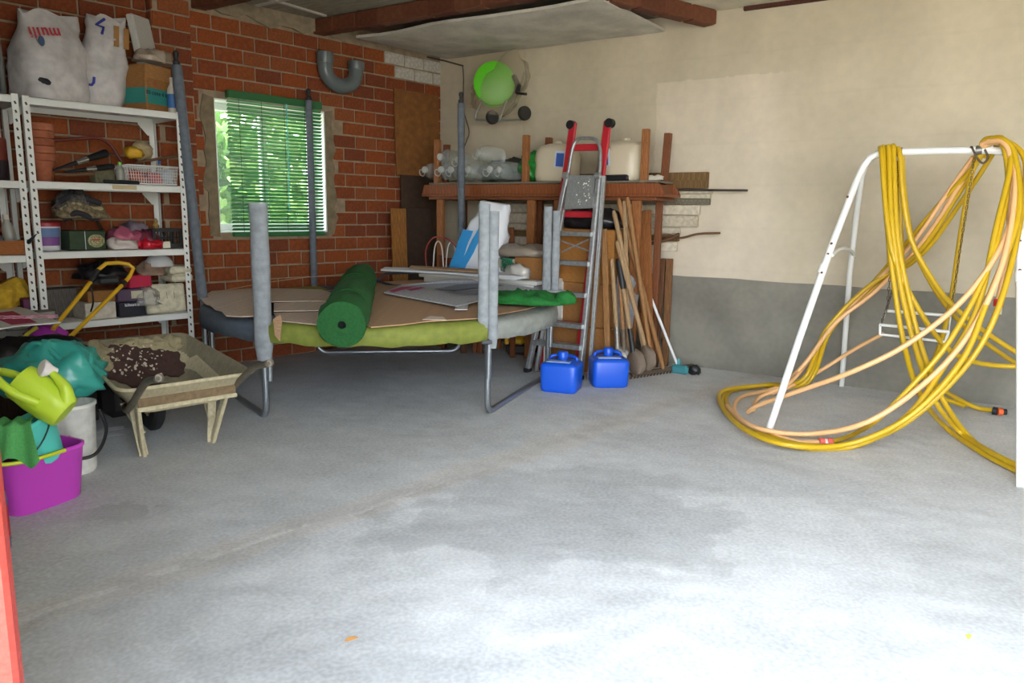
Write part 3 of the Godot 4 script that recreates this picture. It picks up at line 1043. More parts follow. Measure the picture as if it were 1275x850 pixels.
	for u in [0.2, 0.62]:
		var tb = []
		for k in 24:
			var an = TAU * k / 24
			var rad = lerpf(0.142, 0.125, u) - 0.004
			tb.append(Vector3(cos(an) * rad, sin(an) * rad * 0.97, ln * u + 0.03 * sin(an)))
		var cd = MB.new()
		cd.tube(tb, 0.005, 6, false, true)
		obj("tie_cord", cd, gd, r)
	# folded green netting at the right edge
	var fn = MB.new()
	var f0 = Vector3(0.092, 0.63, -5.077)
	lump(fn, Vector3(0, 0.025, 0), Vector3(0.26, 0.045, 0.13), 0.05, 7.0, 5, 2.6, -0.012, 30, 14)
	var nt = thing("folded_netting", "folded bright green netting tucked under the printed board by the right posts", "netting", Transform3D(Basis(Vector3.UP, -0.25), f0 + Vector3(0, -0.005, 0)))
	obj("folds", fn, M("net_bright", rgb(26, 118, 44), 0.85, "weave", 10.0, 0, 0.6), nt)
	var fe = MB.new()
	lump(fe, Vector3(0.28, 0.035, 0.03), Vector3(0.06, 0.06, 0.075), 0.03, 10.0, 6, 2.4, -0.01, 18, 12)
	obj("bunched_end", fe, M("net_bright", rgb(26, 118, 44), 0.85), nt)

# ---------------------------------------------------------------- shelf units along the brick wall
const SH := [1.87, 1.385, 0.96, 0.515]

func at_shelf(v: Vector3, y: float) -> Vector3:
	return Vector3(v.x, y, v.z)

func shelf_unit(label: String, x0: float, x1: float, ys: Array, top: float) -> Node3D:
	var wm = M("shelf_white", rgb(222, 222, 214), 0.5)
	var dk = M("slot_dark", rgb(70, 66, 60), 0.9)
	var t = thing("shelf_unit", label, "shelf unit", LW * xf(Vector3((x0 + x1) / 2, 0, 0.27)), "white slotted steel shelf units")
	var hw = (x1 - x0) / 2
	for sx in [-1.0, 1.0]:
		for sz in [-1.0, 1.0]:
			var c = Vector3(sx * hw, 0, sz * 0.23)
			var mb = MB.new()
			mb.prism(PackedVector2Array([Vector2(0, 0), Vector2(-sx * 0.036, 0), Vector2(-sx * 0.036, -0.003 * sz), Vector2(-sx * 0.003, -0.003 * sz), Vector2(-sx * 0.003, -0.036 * sz), Vector2(0, -0.036 * sz)]), top, Transform3D(Basis(Vector3.RIGHT, Vector3.BACK, Vector3.UP), c))
			var post = obj("post", mb, wm, t)
			var sl = MB.new()
			for i in int(top / 0.05):
				sl.box(c + Vector3(-sx * 0.018, 0.03 + i * 0.05, sz * 0.0006), Vector3(0.010, 0.017, 0.001), 0.0, Basis(Vector3.BACK, 0.35))
			obj("slots", sl, dk, post).set_meta("kind", "stuff")
	for y in ys:
		var mb = MB.new()
		mb.box(Vector3(0, y - 0.004, 0), Vector3(hw * 2 - 0.008, 0.008, 0.45), 0.002)
		mb.box(Vector3(0, y - 0.022, 0.2235), Vector3(hw * 2 - 0.008, 0.04, 0.003), 0.001)
		mb.box(Vector3(0, y - 0.022, -0.2235), Vector3(hw * 2 - 0.008, 0.04, 0.003), 0.001)
		mb.box(Vector3(hw - 0.006, y - 0.022, 0), Vector3(0.003, 0.04, 0.45), 0.001)
		mb.box(Vector3(-hw + 0.006, y - 0.022, 0), Vector3(0.003, 0.04, 0.45), 0.001)
		var s = obj("shelf", mb, wm, t)
		for sx in [-1.0, 1.0]:
			var bk = MB.new()
			bk.prism(PackedVector2Array([Vector2(0, 0), Vector2(-0.075 * sx, 0), Vector2(-0.075 * sx, -0.012), Vector2(-0.012 * sx, -0.085), Vector2(0, -0.085)]), 0.003, xf(Vector3(sx * (hw - 0.037), y - 0.04, -0.224)))
			obj("corner_gusset", bk, wm, s)
	return t

func sack(called: String, label: String, at: Transform3D, w: float, h: float, d: float, seed_: int, m: Material) -> Node3D:
	var t = thing(called, label, "sack", at)
	fold.seed = seed_
	fold.frequency = 3.2
	fold.fractal_type = FastNoiseLite.FRACTAL_RIDGED
	fold.fractal_octaves = 3
	var rows = []
	for j in 17:
		var u = j / 16.0
		var k = 0.86 + 0.16 * sin(PI * clampf(u * 1.1 + 0.12, 0, 1))
		var dz = d * (0.5 - 0.36 * pow(u, 2.4))
		var row = []
		for i in 30:
			var an = TAU * i / 30
			var c = cos(an)
			var s = sin(an)
			var p = Vector3(signf(c) * pow(absf(c), 0.62) * w * 0.5 * k, u * h + 0.02 * c * u, signf(s) * pow(absf(s), 0.7) * dz)
			p += Vector3(c, 0, s) * (0.022 * fold.get_noise_3dv(p + Vector3(0, seed_, 0)))
			if j == 16:
				p.y += 0.02 * sin(i * 0.9)
			row.append(p)
		rows.append(row)
	var mb = MB.new()
	mb.skin(rows, true, true, true, true)
	obj("sack_body", mb, m, t)
	return t

func carton(called: String, label: String, at: Transform3D, s: Vector3, m: Material, group := "", open := false, cat := "box") -> Node3D:
	var t = thing(called, label, cat, at, group)
	var mb = MB.new()
	if open:
		var th = 0.006
		mb.box(Vector3(0, th / 2, 0), Vector3(s.x, th, s.z), 0.001)
		for sg in [-1.0, 1.0]:
			mb.box(Vector3(sg * (s.x - th) / 2, s.y / 2, 0), Vector3(th, s.y, s.z), 0.001)
			mb.box(Vector3(0, s.y / 2, sg * (s.z - th) / 2), Vector3(s.x, s.y, th), 0.001)
	else:
		mb.box(Vector3(0, s.y / 2, 0), s, 0.006)
	obj("carton", mb, m, t)
	return t

func bottle(called: String, label: String, at: Transform3D, r: float, h: float, m: Material, capm: Material, lab: Material = null, group := "", cat := "bottle") -> Node3D:
	var t = thing(called, label, cat, at, group)
	var mb = MB.new()
	mb.lathe([Vector2(0, 0), Vector2(r * 0.86, 0), Vector2(r, r * 0.14), Vector2(r, h * 0.6), Vector2(r * 0.92, h * 0.68), Vector2(r * 0.5, h * 0.8), Vector2(r * 0.34, h * 0.86), Vector2(r * 0.34, h * 0.9), Vector2(0, h * 0.9)], 16)
	obj("bottle_body", mb, m, t)
	var c = MB.new()
	c.lathe([Vector2(0, h * 0.87), Vector2(r * 0.42, h * 0.87), Vector2(r * 0.42, h * 0.985), Vector2(r * 0.36, h), Vector2(0, h)], 14)
	obj("cap", c, capm, t)
	if lab != null:
		var l = MB.new()
		l.lathe([Vector2(r * 1.012, h * 0.16), Vector2(r * 1.012, h * 0.54)], 16)
		obj("bottle_label", l, lab, t)
	return t

func tube_thing(called: String, label: String, cat: String, pts: Array, r, m: Material, f: Transform3D = LW, sides := 8) -> Node3D:
	var o: Vector3 = pts[0]
	var loc = []
	for p in pts:
		loc.append(p - o)
	var mb = MB.new()
	mb.tube(loc, r, sides)
	return tag(obj(called, mb, m, self, f * xf(o)), label, cat)

func place_shelves():
	var a = shelf_unit("white slotted steel shelf unit holding the two big sacks, beside the window", -3.722, -2.788, SH, 1.875)
	var lab = MB.new()
	lab.box(Vector3(0.07, 1.365, 0.2265), Vector3(0.15, 0.026, 0.0012), 0.0)
	obj("shelf_label", lab, M("label_tan", rgb(190, 170, 130), 0.8), a)
	shelf_unit("white slotted steel shelf unit cut off by the picture's left edge", -4.69, -3.742, [1.872, 1.382, 0.945, 0.50], 1.88)

func place_top_shelf():
	var y = 1.872
	var plast = M("sack_white", rgb(204, 198, 194), 0.55, "mottle", 2.0)
	var s1 = sack("feed_sack", "fat white woven sack with small red lettering on the shelf top, the left of two", LW * xf(Vector3(-3.50, y, 0.25), 14, 0, -3), 0.40, 0.53, 0.36, 1, plast)
	letters("lettering", "mulli", 0.08, M("print_red", rgb(180, 44, 52), 0.7), s1, Transform3D(Basis(Vector3.BACK, PI + 0.22) * Basis(Vector3.UP, 0.0), Vector3(-0.105, 0.39, 0.15)) * xf(Vector3.ZERO, 0, 12))
	var em = MB.new()
	em.lathe([Vector2(0, 0.0), Vector2(0.022, 0.0), Vector2(0.022, -0.003), Vector2(0, -0.003)], 16, xf(Vector3(-0.14, 0.33, 0.172), 0, 80), 0.8, 1.4)
	obj("emblem", em, M("print_navy", rgb(60, 80, 110), 0.7), s1)
	var dk = MB.new()
	lump(dk, Vector3(-0.13, 0.10, 0.17), Vector3(0.035, 0.012, 0.012), 0.012, 20.0, 3, 2.2, -9.0, 12, 8, Basis(Vector3.BACK, -0.3))
	obj("dark_print", dk, M("print_black", rgb(30, 32, 40), 0.7), s1)
	var s2 = sack("feed_sack", "tall white sack with blue lettering and brown tape, right of two on the shelf top", LW * xf(Vector3(-3.20, y, 0.22), -4, 0, -8), 0.25, 0.585, 0.28, 2, plast)
	var blue = M("print_blue", rgb(48, 60, 150), 0.7)
	for q in [[[Vector3(-0.035, 0.56, 0.078), Vector3(-0.085, 0.505, 0.098), Vector3(-0.042, 0.502, 0.10), Vector3(-0.052, 0.455, 0.112)]], [[Vector3(-0.085, 0.17, 0.141), Vector3(-0.086, 0.135, 0.143), Vector3(-0.096, 0.118, 0.143), Vector3(-0.112, 0.116, 0.142)]]]:
		var st = MB.new()
		st.tube(q[0], 0.0085, 6)
		obj("blue_mark", st, blue, s2)
	for k in 2:
		var tp = MB.new()
		var rows = []
		for i in 7:
			rows.append([Vector3(0.022 + k * 0.06, 0.40 + i * 0.023, 0.112 - i * 0.006 + 0.004 * sin(i * 2.0)), Vector3(0.055 + k * 0.06, 0.405 + i * 0.023, 0.108 - i * 0.006)])
		tp.sheet(rows, 0.003)
		obj("tape", tp, M("tape_brown", rgb(160, 116, 66), 0.35), s2)
	# carton with the teal print
	var cb = M("carton_brown", rgb(172, 118, 62), 0.85, "fibre", 3.0)
	var c = carton("cardboard_box", "brown cardboard box with a teal printed band at the right end of the shelf top", LW * xf(Vector3(-2.925, y, 0.29), 26), Vector3(0.235, 0.30, 0.21), cb)
	var teal = M("print_teal", rgb(44, 128, 120), 0.8)
	for q in [[Vector3(0, 0.10, 0.1055), Vector3(0.225, 0.10, 0.001)], [Vector3(-0.118, 0.10, 0), Vector3(0.001, 0.10, 0.20)]]:
		var p = MB.new()
		p.box(q[0], q[1])
		obj("printed_band", p, teal, c)
	letters("lettering", "80 cone 4 x 25", 0.036, M("print_ink", rgb(20, 44, 60), 0.8), c, xf(Vector3(0, 0.12, 0.107)))
	letters("lettering", "S", 0.04, M("print_red", rgb(180, 44, 52), 0.7), c, xf(Vector3(-0.03, 0.185, 0.107)))
	var fl = MB.new()
	fl.box(Vector3(0, 0.255, 0.108), Vector3(0.232, 0.09, 0.004), 0.001)
	obj("flap", fl, M("carton_flap", rgb(186, 132, 74), 0.85, "fibre", 3.0), c)
	var sl = MB.new()
	sl.box(Vector3(0, 0.165, 0), Vector3(0.225, 0.35, 0.05), 0.008)
	tag(obj("foam_slab", sl, M("polystyrene", rgb(214, 210, 200), 0.85, "speck", 6.0), self, LW * xf(Vector3(-2.865, 2.175, 0.215), 40, -8, 4)), "white polystyrene slab standing on the cardboard box", "packing foam")
	var bag = MB.new()
	lump(bag, Vector3(0, 0.03, 0), Vector3(0.12, 0.06, 0.09), 0.05, 9.0, 4, 2.4, 0.0, 24, 12)
	var film = M("cloudy_film", rgb(176, 160, 140), 0.25)
	tag(obj("plastic_bag", bag, film, self, LW * xf(Vector3(-2.87, 2.172, 0.31), 20)), "crumpled translucent plastic bag at the foot of the white foam slab", "plastic bag")
	bottle("bottle", "white bottle with a blue label behind the teal printed box", LW * xf(Vector3(-2.79, y, 0.38)), 0.032, 0.24, M("bottle_white", rgb(214, 206, 190), 0.4), M("bottle_white", rgb(214, 206, 190), 0.4), M("label_blue", rgb(60, 110, 170), 0.5))
	# things on top of the cut off unit
	var fr = thing("framed_panel", "dark blue panel in a pale frame standing on the leftmost shelf top", "panel", LW * xf(Vector3(-3.96, y + 0.01, 0.20), 5, -4))
	var pn = MB.new()
	pn.box(Vector3(0, 0.27, 0), Vector3(0.44, 0.5, 0.012), 0.003)
	obj("panel_face", pn, M("navy_panel", rgb(36, 40, 66), 0.5), fr)
	var rim = MB.new()
	rim.tube([Vector3(-0.22, 0.02, 0.006), Vector3(0.21, 0.02, 0.006), Vector3(0.23, 0.04, 0.006), Vector3(0.23, 0.50, 0.006), Vector3(0.21, 0.53, 0.006), Vector3(-0.22, 0.53, 0.006)], 0.016, 8)
	obj("panel_frame", rim, M("frame_grey", rgb(120, 120, 116), 0.5), fr)
	var gl = MB.new()
	lump(gl, Vector3(0, 0.03, 0), Vector3(0.075, 0.035, 0.05), 0.03, 9.0, 13, 2.2, -9.0, 16, 10)
	gl.tube(curve([Vector3(0.03, 0.02, 0.02), Vector3(0.09, 0.0, 0.03), Vector3(0.10, -0.05, 0.03)]), 0.016, 7)
	tag(obj("work_glove", gl, M("glove_cream", rgb(206, 190, 140), 0.8, "mottle", 4.0), self, LW * xf(Vector3(-3.87, 2.21, 0.25), 0, 10, 25)), "cream work glove hung over the dark blue framed panel", "glove")

func place_second_shelf():
	var y = 1.387
	# nested clay flower pots, upside up
	var clay = [M("clay_a", rgb(172, 98, 66), 0.85, "mottle", 4.0), M("clay_b", rgb(160, 88, 58), 0.85, "mottle", 5.0), M("clay_c", rgb(180, 106, 74), 0.85, "mottle", 3.5)]
	var pot = MB.new()
	pot.lathe([Vector2(0, 0), Vector2(0.046, 0), Vector2(0.063, 0.128), Vector2(0.070, 0.131), Vector2(0.074, 0.17), Vector2(0.069, 0.173), Vector2(0.065, 0.168), Vector2(0.058, 0.12), Vector2(0.044, 0.012), Vector2(0, 0.012)], 22)
	var pm = pot.mesh()
	var where = ["lowest clay flower pot of the nested stack on the second shelf", "second clay flower pot from the bottom of the nested stack", "middle clay flower pot of the nested stack on the second shelf", "second clay flower pot from the top of the nested stack", "topmost clay flower pot of the nested stack on the second shelf"]
	for i in 5:
		tag(put("flower_pot", pm, clay[(i * 2) % 3], self, LW * xf(Vector3(-3.575 + 0.002 * sin(i * 2.0), y + i * 0.046, 0.27), i * 40, 0, 0.6 * sin(i * 1.7))), where[i], "flower pot", "nested clay pots")
	tube_thing("red_hose", "dark red curved pipe arching behind the black garden shears", "pipe", curve([Vector3(-3.49, 1.651, 0.2), Vector3(-3.353, 1.672, 0.2), Vector3(-3.221, 1.687, 0.2), Vector3(-3.144, 1.646, 0.2), Vector3(-3.089, 1.555, 0.2), Vector3(-3.071, 1.519, 0.2)]), 0.0115, M("pipe_red", rgb(104, 40, 32), 0.4))
	# black shears, two of a kind
	var blk = M("tool_black", rgb(26, 26, 30), 0.4)
	var chrome = M("chrome", rgb(190, 192, 196), 0.2, "", 1.0, 0.9)
	for k in 2:
		var p: Vector3 = [Vector3(-3.558, 1.457, 0.38), Vector3(-3.508, 1.449, 0.42)][k]
		var q: Vector3 = [Vector3(-3.208, 1.591, 0.3), Vector3(-3.196, 1.502, 0.36)][k]
		var d = q - p
		var t = thing("hand_tool", ["black conical handled tool with a chrome ring, upper of the two on the second shelf", "black conical handled tool with a chrome ring, lower of the two on the second shelf"][k], "tool", LW * xf(p), "black handled tools")
		var h = MB.new()
		h.tube([d * 0.0, d * 0.25, d * 0.42, d * 0.6, d * 0.95, d], [0.006, 0.011, 0.014, 0.018, 0.028 - k * 0.008, 0.024 - k * 0.008], 10)
		obj("handle", h, blk, t)
		var r = MB.new()
		r.tube([d * 0.42, d * 0.62], [0.0155, 0.0195], 12)
		obj("ferrule", r, chrome, t)
	tube_thing("wooden_tool_handle", "short brown wooden tool handle lying under the black tools", "handle", [Vector3(-3.557, 1.432, 0.4), Vector3(-3.457, 1.437, 0.4), Vector3(-3.33, 1.448, 0.4)], [0.010, 0.014, 0.012], M("handle_wood", rgb(124, 86, 52), 0.7, "wood", 4.0))
	tube_thing("black_bar", "thin black bar lying along the front edge of the second shelf", "bar", [Vector3(-3.30, y + 0.012, 0.47), Vector3(-3.085, y + 0.012, 0.475)], 0.012, blk)
	carton("small_box", "small greenish box standing behind the black tools", LW * xf(Vector3(-3.225, y, 0.24), 8), Vector3(0.13, 0.10, 0.08), M("box_sage", rgb(120, 116, 88), 0.8, "mottle", 4.0))
	bottle("spray_bottle", "pale bottle with a lime green cap left of the white basket", LW * xf(Vector3(-3.155, y, 0.36)), 0.028, 0.145, M("bottle_pale", rgb(150, 150, 136), 0.3), M("cap_lime", rgb(110, 190, 40), 0.4))
	# open work basket
	var bw = M("basket_white", rgb(222, 222, 216), 0.5)
	var b = thing("wire_basket", "white open mesh plastic basket at the right end of the second shelf", "basket", LW * xf(Vector3(-2.975, y, 0.33)))
	var hx = 0.165
	var hz = 0.115
	var hh = 0.125
	var fl = MB.new()
	fl.box(Vector3(0, 0.004, 0), Vector3(2 * hx - 0.02, 0.006, 2 * hz - 0.02), 0.002)
	obj("basket_bottom", fl, bw, b)
	for e in 2:
		var r = MB.new()
		var yy: float = [0.008, hh][e]
		var k = 0.93 if e == 0 else 1.0
		r.tube([Vector3(-hx * k, yy, -hz * k), Vector3(hx * k, yy, -hz * k), Vector3(hx * k, yy, hz * k), Vector3(-hx * k, yy, hz * k)], 0.006, 6, false, true)
		obj("rim", r, bw, b)
	var ms = MB.new()
	for i in 21:
		var u = -1.0 + i / 10.0
		for s in [-1.0, 1.0]:
			ms.bar(Vector3(u * hx * 0.93, 0.01, s * hz * 0.93), Vector3(u * hx, hh, s * hz), 0.003, 0.003, Vector3.RIGHT, 0.0)
	for i in 13:
		var u = -1.0 + i / 6.0
		for s in [-1.0, 1.0]:
			ms.bar(Vector3(s * hx * 0.93, 0.01, u * hz * 0.93), Vector3(s * hx, hh, u * hz), 0.003, 0.003, Vector3.RIGHT, 0.0)
	for j in 5:
		var yy = 0.025 + j * 0.02
		var k = lerpf(0.935, 0.995, j / 5.0)
		ms.tube([Vector3(-hx * k, yy, -hz * k), Vector3(hx * k, yy, -hz * k), Vector3(hx * k, yy, hz * k), Vector3(-hx * k, yy, hz * k)], 0.0015, 4, false, true)
	obj("mesh_sides", ms, bw, b).set_meta("kind", "stuff")
	# what the basket holds
	var ins = [["orange_cloth", "orange cloth stuffed in the left half of the white basket", "cloth", Vector3(-3.06, 0.045, 0.34), Vector3(0.06, 0.035, 0.07), rgb(196, 84, 48)], ["pink_packet", "pinkish red packet lying in the middle of the white basket", "packet", Vector3(-2.945, 0.04, 0.36), Vector3(0.05, 0.032, 0.06), rgb(196, 92, 96)], ["plastic_wrap", "clear crumpled plastic wrap in the basket's right end", "packet", Vector3(-2.855, 0.055, 0.34), Vector3(0.035, 0.045, 0.06), rgb(190, 196, 204)]]
	for q in ins:
		var mb = MB.new()
		lump(mb, Vector3.ZERO, q[4], 0.03, 11.0, 31, 2.4, -9.0, 16, 10)
		tag(obj(q[0], mb, M(q[0], q[5], 0.6), self, LW * xf(q[3] + Vector3(0, y, 0))), q[1], q[2])
	bottle("bottle", "small bottle with a bright blue cap at the basket's right end", LW * xf(Vector3(-2.862, y + 0.008, 0.275)), 0.024, 0.165, M("bottle_pale", rgb(150, 150, 136), 0.3), M("cap_blue", rgb(40, 110, 200), 0.4))
	var yg = MB.new()
	lump(yg, Vector3.ZERO, Vector3(0.045, 0.03, 0.04), 0.03, 13.0, 17, 2.2, -9.0, 16, 10)
	tag(obj("yellow_glove", yg, M("glove_yellow", rgb(208, 160, 36), 0.6), self, LW * xf(Vector3(-3.024, 1.604, 0.27))), "crumpled yellow glove on top of the white basket", "glove")
	var cb = MB.new()
	lump(cb, Vector3.ZERO, Vector3(0.06, 0.05, 0.055), 0.03, 9.0, 19, 2.2, -9.0, 18, 12)
	tag(obj("cloth_bag", cb, M("cloth_sand", rgb(176, 156, 116), 0.9, "mottle", 5.0), self, LW * xf(Vector3(-2.956, 1.622, 0.22))), "sand coloured cloth bag behind the yellow glove on the basket", "bag")
	tube_thing("brown_stick", "brown wooden stick laid over the basket and poking out past the shelf post", "stick", [Vector3(-3.05, 1.531, 0.34), Vector3(-2.93, 1.563, 0.4), Vector3(-2.847, 1.582, 0.46), Vector3(-2.748, 1.603, 0.5)], [0.007, 0.009, 0.010, 0.009], M("handle_wood", rgb(124, 86, 52), 0.7, "wood", 4.0))

func place_third_shelf():
	var y = 0.962
	# paint tub with a red lid
	var tw = M("tub_white", rgb(204, 204, 204), 0.45)
	var t = thing("paint_tub", "white plastic tub with a red lid and violet label, left on the third shelf", "tub", LW * xf(Vector3(-3.60, y, 0.30)))
	var mb = MB.new()
	mb.lathe([Vector2(0, 0), Vector2(0.068, 0), Vector2(0.078, 0.155), Vector2(0, 0.155)], 20)
	obj("tub_body", mb, tw, t)
	var ld = MB.new()
	ld.lathe([Vector2(0, 0.15), Vector2(0.083, 0.15), Vector2(0.083, 0.172), Vector2(0.076, 0.178), Vector2(0, 0.176)], 20)
	obj("lid", ld, M("lid_red", rgb(150, 30, 40), 0.45), t)
	for k in 2:
		var l = MB.new()
		var arc = []
		for i in 9:
			var an = deg_to_rad(40 + i * 13.0)
			var r0 = 0.0705 + 0.0045 * k
			var y0 = 0.03 + k * 0.055
			arc.append([Vector3(cos(an) * r0, y0, sin(an) * r0), Vector3(cos(an) * (r0 + 0.0035), y0 + 0.055, sin(an) * (r0 + 0.0035))])
		l.sheet(arc, -0.0008)
		obj("tub_label", l, [M("label_violet", rgb(120, 70, 130), 0.6), M("label_sky", rgb(96, 120, 160), 0.6)][k], t)
	# dark green tin with a picture
	var g = carton("olive_tin", "dark green tin box with a pale oval picture, under the bundled cloth", LW * xf(Vector3(-3.405, y, 0.33), 4), Vector3(0.225, 0.125, 0.15), M("tin_green", rgb(36, 58, 34), 0.4, "mottle", 3.0), "", false, "tin")
	var st = MB.new()
	st.box(Vector3(0.115 - 0.13, 0.062, 0.0755), Vector3(0.004, 0.118, 0.001))
	obj("stripe", st, M("stripe_white", rgb(200, 204, 196), 0.5), g)
	var ov = MB.new()
	ov.lathe([Vector2(0.0, 0.0015), Vector2(0.05, 0.0012), Vector2(0.052, 0.0)], 20, xf(Vector3(0.052, 0.058, 0.075), 0, 90), 1.0, 0.82)
	obj("picture", ov, M("picture_cream", rgb(190, 184, 130), 0.6, "strong", 14.0), g)
	var ps = MB.new()
	ps.box(Vector3(0.05, 0.066, 0.0768), Vector3(0.055, 0.008, 0.001))
	obj("picture_stripe", ps, M("print_red", rgb(180, 44, 52), 0.7), g)
	# bundled cloth
	var cl = thing("cloth_bundle", "bundled grey and khaki patterned cloth lying on the green tin", "cloth", LW * xf(Vector3(-3.40, y + 0.125, 0.30)).scaled_local(Vector3(1.05, 1.3, 1.05)))
	var c1 = MB.new()
	lump(c1, Vector3(0.0, 0.06, 0), Vector3(0.135, 0.062, 0.10), 0.055, 6.0, 23, 2.4, 0.0, 32, 18)
	obj("cloth", c1, M("cloth_khaki", rgb(150, 132, 98), 0.95, "strong", 7.0), cl)
	var c2 = MB.new()
	lump(c2, Vector3(-0.02, 0.125, -0.01), Vector3(0.085, 0.05, 0.08), 0.05, 7.0, 27, 2.3, -9.0, 28, 16)
	obj("grey_fold", c2, M("cloth_grey", rgb(112, 104, 98), 0.95, "strong", 9.0), cl)
	for k in 3:
		var c3 = MB.new()
		c3.tube(curve([Vector3(-0.12, 0.05 + k * 0.045, 0.075 - k * 0.02), Vector3(-0.05, 0.085 + k * 0.04, 0.10 - k * 0.02), Vector3(0.04, 0.06 + k * 0.045, 0.105 - k * 0.02), Vector3(0.11, 0.075 + k * 0.03, 0.07 - k * 0.02)]), 0.014, 7)
		obj("rolled_edge", c3, [M("cloth_black", rgb(46, 44, 46), 0.95), M("cloth_cream", rgb(170, 156, 120), 0.95), M("cloth_black", rgb(46, 44, 46), 0.95)][k], cl)
	# bags in the middle
	var bags = [["pink_bag", "dull pink plastic bag in the middle of the third shelf", Vector3(-3.16, 0.06, 0.36), Vector3(0.085, 0.065, 0.09), rgb(172, 88, 110), 41, 0.5], ["white_bag", "whitish plastic bag under the pink bag on the third shelf", Vector3(-3.19, 0.03, 0.42), Vector3(0.085, 0.03, 0.06), rgb(190, 178, 168), 42, 0.4], ["grey_bag", "greyish violet plastic bag heaped behind the pink bag", Vector3(-3.07, 0.095, 0.30), Vector3(0.085, 0.06, 0.08), rgb(120, 108, 120), 43, 0.3], ["maroon_bag", "maroon plastic bag between the grey bag and the black crate", Vector3(-3.04, 0.05, 0.36), Vector3(0.085, 0.05, 0.08), rgb(112, 40, 60), 45, 0.35], ["red_bag", "shiny bright red plastic bag at the front of the third shelf", Vector3(-3.02, 0.03, 0.43), Vector3(0.09, 0.03, 0.05), rgb(190, 24, 44), 44, 0.2]]
	for q in bags:
		var b = MB.new()
		lump(b, Vector3(0, 0, 0), q[3], 0.045, 9.0, q[5], 2.3, -q[2].y + 0.002, 26, 14)
		tag(obj(q[0], b, M(q[0], q[4], q[6]), self, LW * xf(Vector3(q[2].x, y + q[2].y, q[2].z))), q[1], "plastic bag", "bags on the third shelf")
	# black slotted crate
	var bm = M("crate_black", rgb(26, 26, 26), 0.5)
	var cr = thing("plastic_crate", "black openwork plastic crate with a white tag on the third shelf", "crate", LW * xf(Vector3(-2.905, y, 0.36), -2))
	var w = 0.20
	var d = 0.18
	var h = 0.135
	for s in [[Vector3(0, 0.006, 0), Vector3(w, 0.012, d)]]:
		var m = MB.new()
		m.box(s[0], s[1], 0.002)
		obj("crate_bottom", m, bm, cr)
	for k in 4:
		var m = MB.new()
		var f = xf(Vector3.ZERO, k * 90)
		var hw2 = (w if k % 2 == 0 else d) / 2
		var off = (d if k % 2 == 0 else w) / 2
		for q in [[0.0, h - 0.01, 2 * hw2, 0.022], [0.0, 0.02, 2 * hw2, 0.03], [0.0, 0.07, 2 * hw2, 0.008], [-hw2 + 0.01, h / 2, 0.02, h], [hw2 - 0.01, h / 2, 0.02, h], [-hw2 * 0.45, h / 2, 0.008, h], [0.0, h / 2, 0.008, h], [hw2 * 0.45, h / 2, 0.008, h]]:
			m.box(f * Vector3(q[0], q[1], off - 0.004), Vector3(q[2], q[3], 0.006) if k % 2 == 0 else Vector3(0.006, q[3], q[2]), 0.001)
		obj("crate_side", m, bm, cr)
	var tg = MB.new()
	tg.box(Vector3(-0.012, 0.026, d / 2 + 0.001), Vector3(0.05, 0.046, 0.003), 0.001)
	obj("tag", tg, M("tag_white", rgb(206, 200, 180), 0.6), cr)
	carton("dark_box", "dark box behind the maroon bag on the third shelf", LW * xf(Vector3(-3.06, y, 0.16)), Vector3(0.16, 0.14, 0.12), M("box_dark", rgb(44, 36, 38), 0.7))
	var fg = MB.new()
	fg.lathe([Vector2(0, 0), Vector2(0.018, 0.0), Vector2(0.022, 0.02), Vector2(0.012, 0.035), Vector2(0.016, 0.05), Vector2(0.009, 0.064), Vector2(0, 0.072)], 12)
	tag(obj("brass_knob", fg, M("brass", rgb(150, 124, 66), 0.5), self, LW * xf(Vector3(-2.955, y + 0.136, 0.38))), "small brass coloured turned knob on the black crate's rim", "knob")
	tube_thing("wooden_stake", "dark wooden stake leaning on the brick wall behind the third shelf", "stake", [Vector3(-3.17, 0.975, 0.12), Vector3(-3.28, 1.32, 0.03)], 0.011, M("stake_wood", rgb(84, 60, 40), 0.9, "wood", 4.0))

